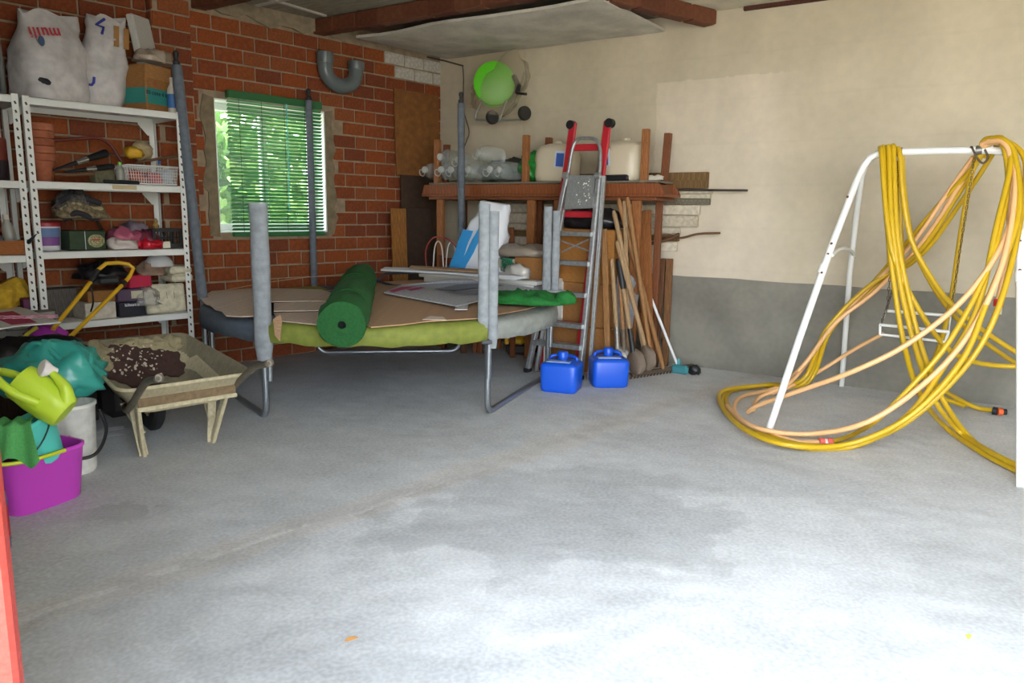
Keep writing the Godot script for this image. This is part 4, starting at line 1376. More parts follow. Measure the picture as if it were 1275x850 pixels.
func place_fourth_shelf():
	var y = 0.517
	carton("grey_box", "grey wooden box at the left back of the lowest shelf", LW * xf(Vector3(-3.52, y, 0.17)), Vector3(0.22, 0.19, 0.16), M("box_grey", rgb(120, 112, 104), 0.85, "wood", 3.0))
	var wb = carton("white_box", "white cardboard box in front on the lowest shelf, beside the black box", LW * xf(Vector3(-3.38, y, 0.37), 3), Vector3(0.19, 0.11, 0.2), M("box_cream", rgb(204, 194, 176), 0.8, "mottle", 3.0))
	var cbx = carton("cardboard_box", "small brown cardboard box stacked on the white box of the lowest shelf", LW * xf(Vector3(-3.365, y + 0.11, 0.37), 3), Vector3(0.17, 0.075, 0.18), M("carton_brown", rgb(172, 118, 62), 0.85, "fibre", 3.0))
	var bb = carton("black_box", "black box with small white lettering on the lowest shelf", LW * xf(Vector3(-3.185, y, 0.39), 2), Vector3(0.175, 0.10, 0.17), M("box_black", rgb(24, 24, 34), 0.5))
	letters("lettering", "hilwatte", 0.024, M("ink_white", rgb(200, 200, 206), 0.6), bb, xf(Vector3(0.0, 0.078, 0.0855)))
	var pb = carton("violet_box", "violet box with a pale sticker stacked on the black box", LW * xf(Vector3(-3.185, y + 0.10, 0.385), -2), Vector3(0.165, 0.085, 0.16), M("box_violet", rgb(74, 52, 76), 0.55))
	var sk = MB.new()
	sk.box(Vector3(0.045, 0.045, 0.0805), Vector3(0.075, 0.05, 0.001))
	obj("sticker", sk, M("sticker_cream", rgb(204, 196, 166), 0.7, "speck", 12.0), pb)
	carton("red_box", "crimson red box on the lowest shelf, behind the yellow handle", LW * xf(Vector3(-3.105, y + 0.185, 0.35), 4), Vector3(0.15, 0.085, 0.16), M("box_red", rgb(178, 28, 62), 0.5))
	var bk = MB.new()
	lump(bk, Vector3(0, 0.07, 0), Vector3(0.14, 0.08, 0.12), 0.05, 8.0, 51, 2.4, 0.0, 26, 14)
	tag(obj("black_bag", bk, M("bag_black", rgb(24, 22, 26), 0.35), self, LW * xf(Vector3(-3.31, y + 0.186, 0.33))), "black plastic bag heaped on the brown cardboard box behind the yellow handle", "plastic bag")
	# cream foam pads and a panel wrapped in clear plastic
	var cream = M("pad_cream", rgb(208, 200, 172), 0.85, "mottle", 3.0)
	for k in 2:
		var mb = MB.new()
		mb.box(Vector3(0, 0.026, 0), Vector3(0.15, 0.052, 0.2), 0.014)
		tag(obj("cream_pad", mb, cream, self, LW * xf(Vector3(-2.845, y + 0.215 + k * 0.054, 0.40), 3 - k * 5)), ["lower of two cream foam pads at the right end of the lowest shelf", "upper of two cream foam pads at the right end of the lowest shelf"][k], "pad", "cream pads on the lowest shelf")
	var pl = thing("slotted_panel", "cream panel with three slits standing wrapped on the lowest shelf", "panel", LW * xf(Vector3(-2.935, y, 0.415), -2, -6))
	var mb = MB.new()
	mb.box(Vector3(0, 0.10, 0), Vector3(0.265, 0.2, 0.05), 0.012)
	obj("panel_face", mb, cream, pl)
	for k in 3:
		var s = MB.new()
		s.box(Vector3(-0.045 + k * 0.05, 0.12, 0.0255), Vector3(0.003, 0.045, 0.001))
		obj("slit", s, M("slit", rgb(110, 100, 80), 0.9), pl)
	var fm = StandardMaterial3D.new()
	fm.albedo_color = Color(0.8, 0.78, 0.76, 0.35)
	fm.transparency = BaseMaterial3D.TRANSPARENCY_ALPHA
	fm.roughness = 0.15
	mats["clear_film"] = fm
	var wr = MB.new()
	lump(wr, Vector3(0, 0.07, 0), Vector3(0.06, 0.09, 0.07), 0.05, 11.0, 55, 2.4, 0.0, 24, 14)
	tag(obj("clear_wrap", wr, fm, self, LW * xf(Vector3(-3.075, y, 0.44))), "crumpled clear plastic film left of the cream slotted panel", "plastic film")
	var wr2 = MB.new()
	lump(wr2, Vector3(0, 0.06, 0), Vector3(0.09, 0.075, 0.08), 0.04, 9.0, 57, 2.4, 0.0, 24, 14)
	tag(obj("cardboard_lump", wr2, M("wrapped_tan", rgb(150, 124, 104), 0.6, "mottle", 4.0), self, LW * xf(Vector3(-2.99, y + 0.205, 0.36))), "tan wrapped packet above the cream slotted panel", "packet")
	var dm = MB.new()
	dm.lathe([Vector2(0.095, 0.0), Vector2(0.09, 0.03), Vector2(0.068, 0.06), Vector2(0.035, 0.078), Vector2(0, 0.083)], 22)
	var ds = M("dome", rgb(190, 190, 188), 0.12)
	tag(obj("clear_bowl", dm, ds, self, LW * xf(Vector3(-2.945, y + 0.322, 0.36))), "upturned pale plastic bowl at the top of the lowest shelf's right end", "bowl")

func place_left_unit():
	# things on the cut off unit
	var y = 1.384
	var j = thing("storage_jar", "tall jar, red brown above and dark below, at the left edge of the second shelf", "jar", LW * xf(Vector3(-3.855, y, 0.30)))
	var a = MB.new()
	a.lathe([Vector2(0, 0), Vector2(0.078, 0), Vector2(0.082, 0.01), Vector2(0.082, 0.12), Vector2(0, 0.12)], 20)
	obj("jar_base", a, M("jar_dark", rgb(44, 34, 38), 0.3), j)
	var b = MB.new()
	b.lathe([Vector2(0, 0.12), Vector2(0.08, 0.12), Vector2(0.08, 0.245), Vector2(0.07, 0.252), Vector2(0, 0.252)], 20)
	obj("jar_top", b, M("jar_red", rgb(120, 52, 40), 0.35), j)
	y = 0.947
	bottle("bottle", "grey white bottle leaning behind the cardboard tray at the left edge", LW * xf(Vector3(-3.80, y, 0.33), 0, 0, 6), 0.036, 0.24, M("bottle_grey", rgb(164, 162, 150), 0.4), M("bottle_white", rgb(214, 206, 190), 0.4))
	var tr = carton("cardboard_tray", "shallow orange brown cardboard tray on the cut off shelf unit", LW * xf(Vector3(-3.86, y, 0.41), 2), Vector3(0.24, 0.085, 0.15), M("tray_orange", rgb(176, 104, 48), 0.8, "fibre", 3.0), "", true, "tray")
	var cn = MB.new()
	cn.lathe([Vector2(0, 0), Vector2(0.04, 0), Vector2(0.04, 0.10), Vector2(0.036, 0.105), Vector2(0, 0.103)], 18)
	tag(obj("grey_can", cn, M("can_grey", rgb(128, 126, 128), 0.35, "", 1.0, 0.4), self, LW * xf(Vector3(-3.905, y + 0.008, 0.40))), "grey can standing in the orange brown cardboard tray", "can")
	var og = MB.new()
	lump(og, Vector3(0, 0.03, 0), Vector3(0.06, 0.035, 0.05), 0.02, 14.0, 63, 2.5, 0.0, 16, 10)
	tag(obj("orange_block", og, M("orange_block", rgb(210, 84, 48), 0.6), self, LW * xf(Vector3(-3.90, y, 0.25)) * xf(Vector3(0, 0.10, 0))), "orange lump behind the grey can on the cut off shelf", "packet")
	var dbx = carton("dark_box", "dark box under the orange lump on the cut off shelf", LW * xf(Vector3(-3.93, y, 0.22)), Vector3(0.2, 0.10, 0.16), M("box_dark", rgb(44, 36, 38), 0.7))
	tube_thing("garden_knife", "dark pointed blade sticking out of the cardboard tray past the post", "knife", [Vector3(-3.773, 0.99, 0.46), Vector3(-3.756, 1.024, 0.5), Vector3(-3.718, 1.073, 0.53)], [0.004, 0.013, 0.002], M("tool_black", rgb(26, 26, 30), 0.4))
	y = 0.502
	for k in 2:
		var s = MB.new()
		s.box(Vector3(0, 0.06, 0), Vector3(0.17, 0.16, 0.12), 0.03)
		tag(obj("yellow_cushion", s, M("sponge_yellow", rgb(200, 160, 40), 0.9, "mottle", 4.0), self, LW * xf([Vector3(-3.80, y + 0.155, 0.34), Vector3(-3.93, y + 0.135, 0.42)][k], 0, 0, [24, -8][k])), ["yellow foam cushion tilted beside the post of the cut off unit", "yellow foam cushion at the picture's left edge, in front of the tilted one"][k], "cushion", "yellow cushions")
	carton("purple_box", "dark purple packet right of the yellow cushions", LW * xf(Vector3(-3.775, y + 0.11, 0.44)), Vector3(0.07, 0.07, 0.08), M("packet_purple", rgb(96, 36, 70), 0.6), "", false, "packet")
	var wb = carton("white_box", "white box with a dark lid edge below the yellow cushions", LW * xf(Vector3(-3.80, y, 0.45), 3), Vector3(0.27, 0.105, 0.2), M("box_pale", rgb(176, 170, 160), 0.7, "mottle", 3.0))
	var ld = MB.new()
	ld.box(Vector3(0, 0.104, 0), Vector3(0.28, 0.01, 0.21), 0.003)
	obj("lid", ld, M("lid_brown", rgb(84, 72, 64), 0.7), wb)

# ---------------------------------------------------------------- along the back wall
func plank(called: String, label: String, cat: String, p: Vector3, q: Vector3, w: float, t: float, m: Material, side := Vector3.RIGHT, group := "") -> Node3D:
	var mb = MB.new()
	var mid = (p + q) * 0.5
	mb.bar(p - mid, q - mid, w, t, side, 0.004)
	var o = obj(called, mb, m, self, RW * xf(mid))
	return tag(o, label, cat, group)

func place_left_boards():
	var m1 = M("particle_board", rgb(150, 96, 44), 0.85, "board", 2.0)
	var a = MB.new()
	a.box(Vector3.ZERO, Vector3(0.545, 0.775, 0.018), 0.002)
	tag(obj("particle_board", a, m1, self, LW * xf(Vector3(-0.325, 1.965, 0.042), 0, -2)), "tan particle board standing high in the corner against the brick wall", "board")
	var b = MB.new()
	b.box(Vector3.ZERO, Vector3(0.50, 1.574, 0.022), 0.002)
	tag(obj("dark_board", b, M("board_umber", rgb(74, 54, 38), 0.8, "board", 2.0), self, LW * xf(Vector3(-0.30, 0.790, 0.075), 0, -1)), "dark brown board standing on the floor under the tan board in the corner", "board")
	var c = MB.new()
	c.box(Vector3.ZERO, Vector3(0.15, 1.26, 0.02), 0.002)
	tag(obj("narrow_board", c, M("board_ochre", rgb(172, 112, 44), 0.8, "wood", 2.0), self, LW * xf(Vector3(-0.735, 0.635, 0.27), -14, -3)), "narrow ochre board leaning left of the dark boards in the corner", "board")
	var d = MB.new()
	d.box(Vector3.ZERO, Vector3(0.33, 1.27, 0.02), 0.002)
	tag(obj("dark_board", d, M("board_umber2", rgb(66, 46, 32), 0.8, "board", 2.0), self, LW * xf(Vector3(-0.49, 0.638, 0.235), -6, -3)), "dark brown board leaning behind the narrow ochre one in the corner", "board")
	# grey trap bend fixed high on the bricks
	var grey = M("pvc_grey", rgb(98, 106, 106), 0.3)
	var e = thing("pipe_bend", "grey plastic trap bend hanging high on the brick wall", "pipe", LW * xf(Vector3(-1.21, 2.42, 0.10)))
	var pts = [Vector3(-0.165, 0.10, 0)]
	for i in 13:
		var an = PI + PI * i / 12.0
		pts.append(Vector3(-0.01 + 0.155 * cos(an), -0.005 + 0.13 * sin(an), 0.0))
	pts.append(Vector3(0.15, 0.05, 0))
	var mb = MB.new()
	mb.tube(pts, 0.062, 18)
	obj("bend", mb, grey, e)
	for q in [[Vector3(-0.165, 0.03, 0), Vector3(-0.165, 0.115, 0)], [Vector3(0.148, 0.02, 0), Vector3(0.152, 0.085, 0)]]:
		var s = MB.new()
		s.tube([q[0], q[0].lerp(q[1], 0.1), q[1]], [0.066, 0.069, 0.069], 20)
		obj("socket", s, grey, e)

func place_wall_wire():
	var wm = M("wire_rust", rgb(70, 58, 48), 0.7)
	tube_thing("bent_rod", "thin dark rod jutting from the top of the whitewashed corner", "rod", [Vector3(-0.188, 2.69, 0.03), Vector3(-0.124, 2.64, 0.22)] + [LW.affine_inverse() * (RW * Vector3(0.324, 2.603, 0.05))], 0.008, wm, LW, 6)
	tube_thing("wall_cable", "thin brown cable hanging down the wall beside the tall corner post", "cable", curve([Vector3(0.292, 2.611, 0.02), Vector3(0.302, 2.515, 0.02), Vector3(0.303, 2.346, 0.02), Vector3(0.313, 2.183, 0.02), Vector3(0.372, 2.008, 0.02), Vector3(0.344, 1.92, 0.02), Vector3(0.286, 1.809, 0.02)]), 0.0045, wm, RW, 6)

func drum(label: String, at: Transform3D, ls: float) -> Node3D:
	var wm = M("drum_white", rgb(196, 184, 158), 0.4)
	var t = thing("plastic_drum", label, "canister", at, "white canisters on the upturned table")
	var mb = MB.new()
	var rows = []
	for p in [[0.0, 0.15, 0.13], [0.01, 0.165, 0.145], [0.05, 0.175, 0.15], [0.20, 0.178, 0.15], [0.26, 0.165, 0.14], [0.295, 0.13, 0.11], [0.31, 0.07, 0.06]]:
		rows.append(ring(Transform3D.IDENTITY, p[1], p[2], p[0], 3.2, 26))
	mb.skin(rows, true, true, true, true)
	obj("drum_body", mb, wm, t)
	var l = MB.new()
	l.box(Vector3(ls * 0.105, 0.175, 0.150), Vector3(0.095, 0.13, 0.004), 0.001, Basis(Vector3.BACK, -0.08 * ls))
	obj("drum_label", l, M("drum_label", rgb(190, 200, 214), 0.5), t)
	var l2 = MB.new()
	l2.box(Vector3(ls * 0.108, 0.17, 0.1525), Vector3(0.07, 0.105, 0.002), 0.0, Basis(Vector3.BACK, -0.08 * ls))
	obj("label_picture", l2, M("label_blue2", rgb(58, 92, 168), 0.5), t)
	var c = MB.new()
	c.lathe([Vector2(0, 0.305), Vector2(0.035, 0.305), Vector2(0.035, 0.33), Vector2(0, 0.332)], 16)
	obj("cap", c, wm, t)
	return t

func place_tables():
	var wood = M("table_wood", rgb(160, 88, 42), 0.55, "wood", 2.0)
	var lt = M("leg_wood", rgb(184, 116, 60), 0.6, "wood", 2.5)
	var dk = M("leg_dark", rgb(146, 84, 44), 0.6, "wood", 2.5)
	# the upturned table: its top lies at 1.38 m, its six legs point up
	var t = thing("upturned_table", "long brown wooden table stored upside down, its legs pointing up", "table", RW * xf(Vector3(1.465, 1.375, 0.465)))
	var top = MB.new()
	top.box(Vector3(0, 0.012, 0), Vector3(2.34, 0.024, 0.34), 0.004)
	obj("tabletop", top, wood, t)
	for s in [-1.0, 1.0]:
		var ap = MB.new()
		ap.prism(PackedVector2Array([Vector2(-1.17, 0.0), Vector2(1.17, 0.0), Vector2(1.12, 0.082), Vector2(-1.14, 0.082)]), 0.022, xf(Vector3(0, 0.02, s * 0.155 - 0.011)))
		obj("apron", ap, wood, t)
		var ep = MB.new()
		ep.bar(Vector3(s * 1.10, 0.058, -0.14), Vector3(s * 1.10, 0.058, 0.14), 0.07, 0.022, Vector3.UP, 0.003)
		obj("end_apron", ep, dk, t)
	for q in [[-1.02, 0.125, 0.50, 0], [-1.13, -0.125, 0.48, 1], [-0.078, 0.125, 0.50, 0], [-0.028, -0.125, 0.50, 1], [0.985, 0.125, 0.50, 0], [1.04, -0.125, 0.49, 1]]:
		var l = MB.new()
		l.bar(Vector3(q[0], 0.02, q[1]), Vector3(q[0] + (0.02 if q[3] == 1 else 0.0), q[2], q[1]), 0.052, 0.05, Vector3.RIGHT, 0.004)
		obj("leg", l, lt if q[3] == 0 else dk, t)
	# the trestle bench table under it
	var u = thing("work_table", "tall wooden table on slatted legs that carries the upturned one", "table", RW * xf(Vector3(1.465, 0, 0.43)))
	var ut = MB.new()
	ut.box(Vector3(0, 1.361, 0), Vector3(2.2, 0.026, 0.38), 0.004)
	obj("tabletop", ut, dk, u)
	for q in [[-0.99, 0.15], [-0.02, 0.15], [0.93, 0.15], [-0.95, -0.15], [0.04, -0.15], [0.99, -0.15], [-0.12, -0.15], [0.24, 0.15]]:
		var l = MB.new()
		l.bar(Vector3(q[0], 0.0, q[1]), Vector3(q[0], 1.35, q[1]), 0.072 if q[1] > 0 else 0.05, 0.04, Vector3.RIGHT, 0.004)
		obj("leg", l, lt if q[1] > 0 else dk, u)
	# wooden chairs tucked under, facing the room
	for k in 3:
		var at: Vector3 = [Vector3(1.13, 0, 0.46), Vector3(2.18, 0, 0.245), Vector3(0.72, 0, 0.46)][k]
		var c = thing("wooden_chair", ["brown wooden chair behind the white and blue sack, under the upturned table", "brown wooden chair behind the garden tools, at the right", "brown wooden chair left of the white and blue sack, by the corner boards"][k], "chair", RW * xf(at, [182, 176, 184][k]), "wooden chairs along the back wall")
		var se = MB.new()
		se.box(Vector3(0, 0.45, 0), Vector3(0.40, 0.03, 0.38), 0.008)
		obj("seat", se, wood, c)
		for s in [-1.0, 1.0]:
			var fl = MB.new()
			fl.bar(Vector3(s * 0.17, 0, 0.16), Vector3(s * 0.17, 0.435, 0.16), 0.036, 0.036)
			obj("leg", fl, lt, c)
			var bl = MB.new()
			bl.bar(Vector3(s * 0.17, 0, -0.17), Vector3(s * 0.17, 0.46, -0.17), 0.036, 0.036)
			bl.bar(Vector3(s * 0.17, 0.45, -0.17), Vector3(s * 0.17, [1.12, 1.12, 0.86][k], -0.22), 0.04, 0.03)
			obj("back_post", bl, dk, c)
		for y in [0.62, 0.80]:
			var sl = MB.new()
			sl.bar(Vector3(-0.16, y, -0.19), Vector3(0.16, y, -0.19), 0.07, 0.016, Vector3.UP)
			obj("back_slat", sl, wood, c)

func place_on_upturned_table():
	var y = 1.497
	# big clear water jugs lying on their sides, necks to the room
	var pet = StandardMaterial3D.new()
	pet.albedo_color = Color(0.80, 0.84, 0.82, 0.22)
	pet.transparency = BaseMaterial3D.TRANSPARENCY_ALPHA
	pet.roughness = 0.06
	mats["pet"] = pet
	var cap = M("cap_cloudy", rgb(176, 178, 172), 0.4)
	var first: Node3D = null
	var spots = [[Vector3(0.299, 1.6, 0.5), "leftmost clear water jug of the heap, lying low beside the tan board"], [Vector3(0.497, 1.594, 0.56), "second clear water jug from the left in the lower row, left of the tall post"], [Vector3(0.663, 1.592, 0.54), "clear water jug of the lower row just right of the tall grey post"], [Vector3(0.837, 1.589, 0.56), "middle clear water jug of the lower row on the upturned table"], [Vector3(1.026, 1.585, 0.56), "second clear water jug from the right in the lower row"], [Vector3(1.187, 1.584, 0.54), "rightmost clear water jug of the lower row, next to the upturned leg"], [Vector3(0.493, 1.709, 0.52), "leftmost clear water jug of the upper row, left of the tall post"], [Vector3(0.611, 1.682, 0.46), "middle clear water jug of the upper row, darkest of the heap"], [Vector3(0.945, 1.732, 0.52), "largest looking clear water jug on top, right of the upper row"]]
	for i in spots.size():
		var at = RW * Transform3D(Basis(Vector3.UP, 0.15 * sin(i * 2.1)) * Basis(Vector3.RIGHT, PI / 2 - 0.05), spots[i][0] - Vector3(0, 0, 0.2)).scaled_local(Vector3(0.88, 1, 0.88))
		if first == null:
			first = thing("water_jug", spots[i][1], "bottle", at, "clear plastic water jugs on the upturned table")
			var b = MB.new()
			b.lathe([Vector2(0, 0.0), Vector2(0.075, 0.0), Vector2(0.088, 0.012), Vector2(0.09, 0.06), Vector2(0.086, 0.075), Vector2(0.09, 0.09), Vector2(0.09, 0.15), Vector2(0.086, 0.165), Vector2(0.089, 0.185), Vector2(0.07, 0.235), Vector2(0.035, 0.27), Vector2(0.025, 0.28), Vector2(0.025, 0.295)], 20)
			obj("jug_body", b, pet, first)
			var c = MB.new()
			c.lathe([Vector2(0.03, 0.278), Vector2(0.034, 0.28), Vector2(0.034, 0.302), Vector2(0.028, 0.306), Vector2(0, 0.306)], 16)
			obj("cap", c, cap, first)
			var h = MB.new()
			h.tube(curve([Vector3(-0.03, 0.275, 0), Vector3(-0.075, 0.282, 0.0), Vector3(-0.085, 0.27, 0.04), Vector3(-0.05, 0.262, 0.06), Vector3(-0.015, 0.272, 0.03)]), 0.005, 6)
			obj("handle", h, cap, first)
		else:
			copy(first, spots[i][1], at)
	var gb = MB.new()
	lump(gb, Vector3.ZERO, Vector3(0.085, 0.10, 0.08), 0.05, 10.0, 101, 2.2, -0.12, 24, 16)
	tag(obj("green_bag", gb, M("bag_green", rgb(28, 120, 44), 0.35), self, RW * xf(Vector3(1.387, 1.629, 0.5))), "crumpled bright green plastic bag between the upturned legs", "plastic bag")
	var dg = MB.new()
	lump(dg, Vector3.ZERO, Vector3(0.34, 0.09, 0.07), 0.04, 6.0, 103, 2.4, -9.0, 30, 14)
	tag(obj("dark_tarp", dg, M("tarp_dark", rgb(54, 58, 50), 0.8), self, RW * xf(Vector3(0.98, y + 0.12, 0.20))), "dark green folded tarp behind the clear jugs on the upturned table", "tarp")
	drum("white plastic canister with a blue label, left of the red ladder", RW * xf(Vector3(Vector3(1.609, 1.671, 0.48).x, y, 0.45)), 1.0)
	drum("white plastic canister with a blue label, right of the red ladder", RW * xf(Vector3(Vector3(2.219, 1.644, 0.48).x, y, 0.45)), -1.0)
	var td = MB.new()
	td.box(Vector3.ZERO, Vector3(2.2, 0.016, 0.32), 0.003)
	tag(obj("shelf_plank", td, M("plank_grey", rgb(150, 140, 120), 0.8, "wood", 2.0), self, RW * xf(Vector3(1.47, y - 0.008, 0.46))), "long grey plank under the jugs and canisters on the upturned table", "plank")
	var bt = MB.new()
	bt.box(Vector3.ZERO, Vector3(0.24, 0.045, 0.05), 0.008)
	tag(obj("black_tray", bt, M("tool_black", rgb(26, 26, 30), 0.4), self, RW * xf(Vector3(2.20, y + 0.023, 0.59))), "black tray in front of the right white canister", "tray")
	var wc = MB.new()
	lump(wc, Vector3.ZERO, Vector3(0.07, 0.02, 0.03), 0.015, 15.0, 105, 2.4, -9.0, 16, 8)
	tag(obj("white_rag", wc, M("rag_white", rgb(206, 200, 184), 0.9), self, RW * xf(Vector3(2.50, y + 0.02, 0.52))), "white rag at the right end of the upturned table", "rag")

func place_planks():
	# boards stacked against the wall on the right, held on the tables
	var brown = M("plank_brown", rgb(146, 112, 66), 0.85, "wood", 1.6)
	var pale = [M("plank_pale_a", rgb(214, 202, 178), 0.9, "mottle", 3.0), M("plank_pale_b", rgb(200, 188, 164), 0.9, "mottle", 4.0), M("plank_grey2", rgb(150, 140, 118), 0.9, "wood", 2.0)]
	var rows = [[1.52, 2.755, 0.128, 0.045, "wide brown plank on top of the stack against the wall", brown, 0.03], [1.43, 2.79, 0.032, 0.05, "thin whitewashed plank just under the wide brown one", pale[0], 0.03], [1.394, 2.785, 0.034, 0.05, "second thin whitewashed plank under the wide brown one", pale[1], 0.032], [1.350, 2.78, 0.045, 0.05, "grey plank below the two thin whitewashed ones", pale[2], 0.03], [1.285, 2.70, 0.078, 0.05, "upper of two broad whitewashed planks on the wall", pale[0], 0.03], [1.195, 2.69, 0.088, 0.05, "lower of two broad whitewashed planks on the wall", pale[1], 0.032], [1.115, 2.545, 0.048, 0.04, "short greyish plank below the broad whitewashed planks", pale[1], 0.03], [1.055, 2.535, 0.05, 0.04, "short brown plank below the greyish one", brown, 0.03], [0.985, 2.525, 0.075, 0.04, "lowest short whitewashed plank of the stack on the wall", pale[0], 0.03]]
	for r in rows:
		plank("stacked_plank", r[4], "plank", Vector3(0.55, r[0], r[6]), Vector3(r[1], r[0], r[6]), r[2], r[3], r[5], Vector3.UP, "planks stacked against the back wall")
	tube_thing("iron_rod", "long thin dark rod sticking out to the right of the planks", "rod", [Vector3(2.085, 1.44, 0.11), Vector3(2.644, 1.442, 0.11), Vector3(3.097, 1.437, 0.11)], 0.009, M("rod_dark", rgb(58, 50, 44), 0.6), RW, 7)
	var tw = M("twig", rgb(104, 72, 46), 0.9, "mottle", 6.0)
	tube_thing("dry_branch", "crooked dry branch lying over the short planks, pointing right", "branch", curve([Vector3(2.261, 1.014, 0.2), Vector3(2.364, 1.056, 0.18), Vector3(2.476, 1.079, 0.15), Vector3(2.596, 1.063, 0.14), Vector3(2.734, 1.098, 0.12), Vector3(2.899, 1.109, 0.09)]), 0.009, tw, RW, 7)
	tube_thing("dry_branch", "thicker short branch under the crooked one by the planks", "branch", curve([Vector3(2.243, 0.988, 0.22), Vector3(2.375, 1.012, 0.2), Vector3(2.499, 1.048, 0.17), Vector3(2.588, 1.095, 0.16)]), 0.012, tw, RW, 7)
	# two upright posts at the right end
	var post = M("post_wood", rgb(150, 104, 62), 0.85, "wood", 1.8)
	plank("upright_plank", "upright wooden plank at the right end of the tools, the right one of two", "plank", Vector3(2.567, 0, 0.093) * Vector3(1, 0, 1) + Vector3(-0.05, 0, 0.06), Vector3(2.494, 0.889, 0.1), 0.055, 0.03, post)
	plank("upright_plank", "upright wooden plank at the right end of the tools, the left one of two", "plank", Vector3(2.549, 0, 0.19) * Vector3(1, 0, 1) + Vector3(-0.08, 0, 0.05), Vector3(2.438, 0.886, 0.1), 0.045, 0.03, M("post_dark", rgb(120, 78, 46), 0.85, "wood", 1.8))

func place_ladders():
	# red steel ladder behind
	var red = M("ladder_red", rgb(176, 34, 44), 0.4)
	var blk = M("black_plastic", rgb(24, 24, 26), 0.5)
	var base = Vector3(1.97, 0, 0.90)
	var t = thing("red_ladder", "red steel ladder frame standing behind the aluminium step ladder", "ladder", RW * xf(base))
	var tops = [Vector3(1.909, 1.936, 0.74) - base, Vector3(2.203, 1.933, 0.74) - base]
	var feet = [Vector3(-0.22, 0, 0.02), Vector3(0.13, 0, 0.02)]
	for i in 2:
		var mb = MB.new()
		mb.bar(feet[i], tops[i], 0.062, 0.03, Vector3.RIGHT, 0.008)
		var r = obj("rail", mb, red, t)
		var cp = MB.new()
		cp.lathe([Vector2(0, -0.026), Vector2(0.034, -0.026), Vector2(0.034, 0.026), Vector2(0, 0.026)], 14, xf(tops[i] + Vector3(0.018 if i == 1 else -0.018, -0.02, 0.0), 0, 90))
		obj("end_cap", cp, blk, r)
	for k in [0.20, 0.64, 0.90]:
		var mb = MB.new()
		mb.bar(feet[0].lerp(tops[0], k), feet[1].lerp(tops[1], k), 0.05, 0.03, Vector3.UP, 0.005)
		obj("rung", mb, red, t)
	# aluminium step ladder, folded and leaning on it
	var al = M("aluminium", rgb(176, 178, 178), 0.38, "mottle", 4.0, 0.7)
	var b0 = Vector3(1.98, 0, 1.10)
	var s = thing("step_ladder", "worn aluminium step ladder with a platform and hoop handle, folded upright", "step ladder", RW * xf(b0))
	var lf = [Vector3(1.733, 0, 1.055) - b0, Vector3(1.95, 1.505, 0.89) - b0]
	var rf = [Vector3(2.203, 0.019, 1.06) - b0, Vector3(2.222, 1.502, 0.89) - b0]
	for q in [lf, rf]:
		var f: Vector3 = q[0]
		f.y = 0.0
		var mb = MB.new()
		mb.bar(f, q[1], 0.032, 0.055, Vector3.RIGHT, 0.004)
		obj("rail", mb, al, s)
		var ft = MB.new()
		ft.box(f + Vector3(0, 0.018, 0), Vector3(0.045, 0.034, 0.068), 0.006)
		obj("foot", ft, blk, s)
	for q in [[Vector3(0.05, 0, -0.07), 0.0]]:
		var mb = MB.new()
		mb.bar(rf[0] * Vector3(1, 0, 1) + Vector3(0.055, 0.0, -0.05), rf[1] + Vector3(0.03, 0.02, -0.02), 0.026, 0.03, Vector3.RIGHT, 0.003)
		obj("rear_leg", mb, al, s)
		var m2 = MB.new()
		m2.bar(lf[0] * Vector3(1, 0, 1) + Vector3(0.05, 0.0, -0.05), lf[1] + Vector3(0.0, 0.02, -0.03), 0.026, 0.03, Vector3.RIGHT, 0.003)
		obj("rear_leg", m2, al, s)
	var hy = [428.0, 402.0, 364.0, 326.0, 290.0]
	for i in 5:
		var yy: float = [Vector3(1.954, 0.247, 1.03).y, Vector3(1.938, 0.406, 1.01).y, Vector3(1.92, 0.64, 0.99).y, Vector3(1.896, 0.873, 0.96).y, Vector3(1.878, 1.093, 0.94).y][i]
		var a: Vector3 = (lf[0] * Vector3(1, 0, 1)).lerp(lf[1], yy / lf[1].y)
		var c: Vector3 = (rf[0] * Vector3(1, 0, 1)).lerp(rf[1], yy / rf[1].y)
		var mb = MB.new()
		mb.bar(a + Vector3(0, 0, 0.01), c + Vector3(0, 0, 0.01), 0.036, 0.085, Vector3.UP, 0.004)
		obj("step", mb, al, s)
	var pf = MB.new()
	var pc = [Vector3(1.977, 1.27, 0.95) - b0, Vector3(2.208, 1.284, 0.95) - b0, Vector3(2.196, 1.52, 0.88) - b0, Vector3(1.964, 1.524, 0.88) - b0]
	var nn: Vector3 = (pc[1] - pc[0]).cross(pc[3] - pc[0]).normalized()
	pf.flat()
	for k in [0.0, 0.016]:
		pf.quad(pc[0] + nn * k, pc[1] + nn * k, pc[2] + nn * k, pc[3] + nn * k, nn if k > 0 else -nn)
	for i in 4:
		var p: Vector3 = pc[i]
		var q: Vector3 = pc[(i + 1) % 4]
		pf.quad(p, q, q + nn * 0.016, p + nn * 0.016, (p + q) * 0.5 - (pc[0] + pc[2]) * 0.5)
	var plt = obj("platform", pf, M("platform", rgb(160, 162, 160), 0.5, "board", 10.0, 0.3), s)
	rng.seed = 5
	var sp = MB.new()
	for i in 26:
		var p: Vector3 = pc[0].lerp(pc[1], rng.randf_range(0.3, 0.95)).lerp(pc[3].lerp(pc[2], rng.randf_range(0.3, 0.95)), rng.randf_range(0.05, 0.9))
		var z = rng.randf_range(0.004, 0.010)
		sp.box(p + nn * 0.0165, Vector3(z, z, 0.002), 0.0)
	obj("paint_spots", sp, M("paint_spot", rgb(226, 224, 216), 0.7), plt).set_meta("kind", "stuff")
	var hp = MB.new()
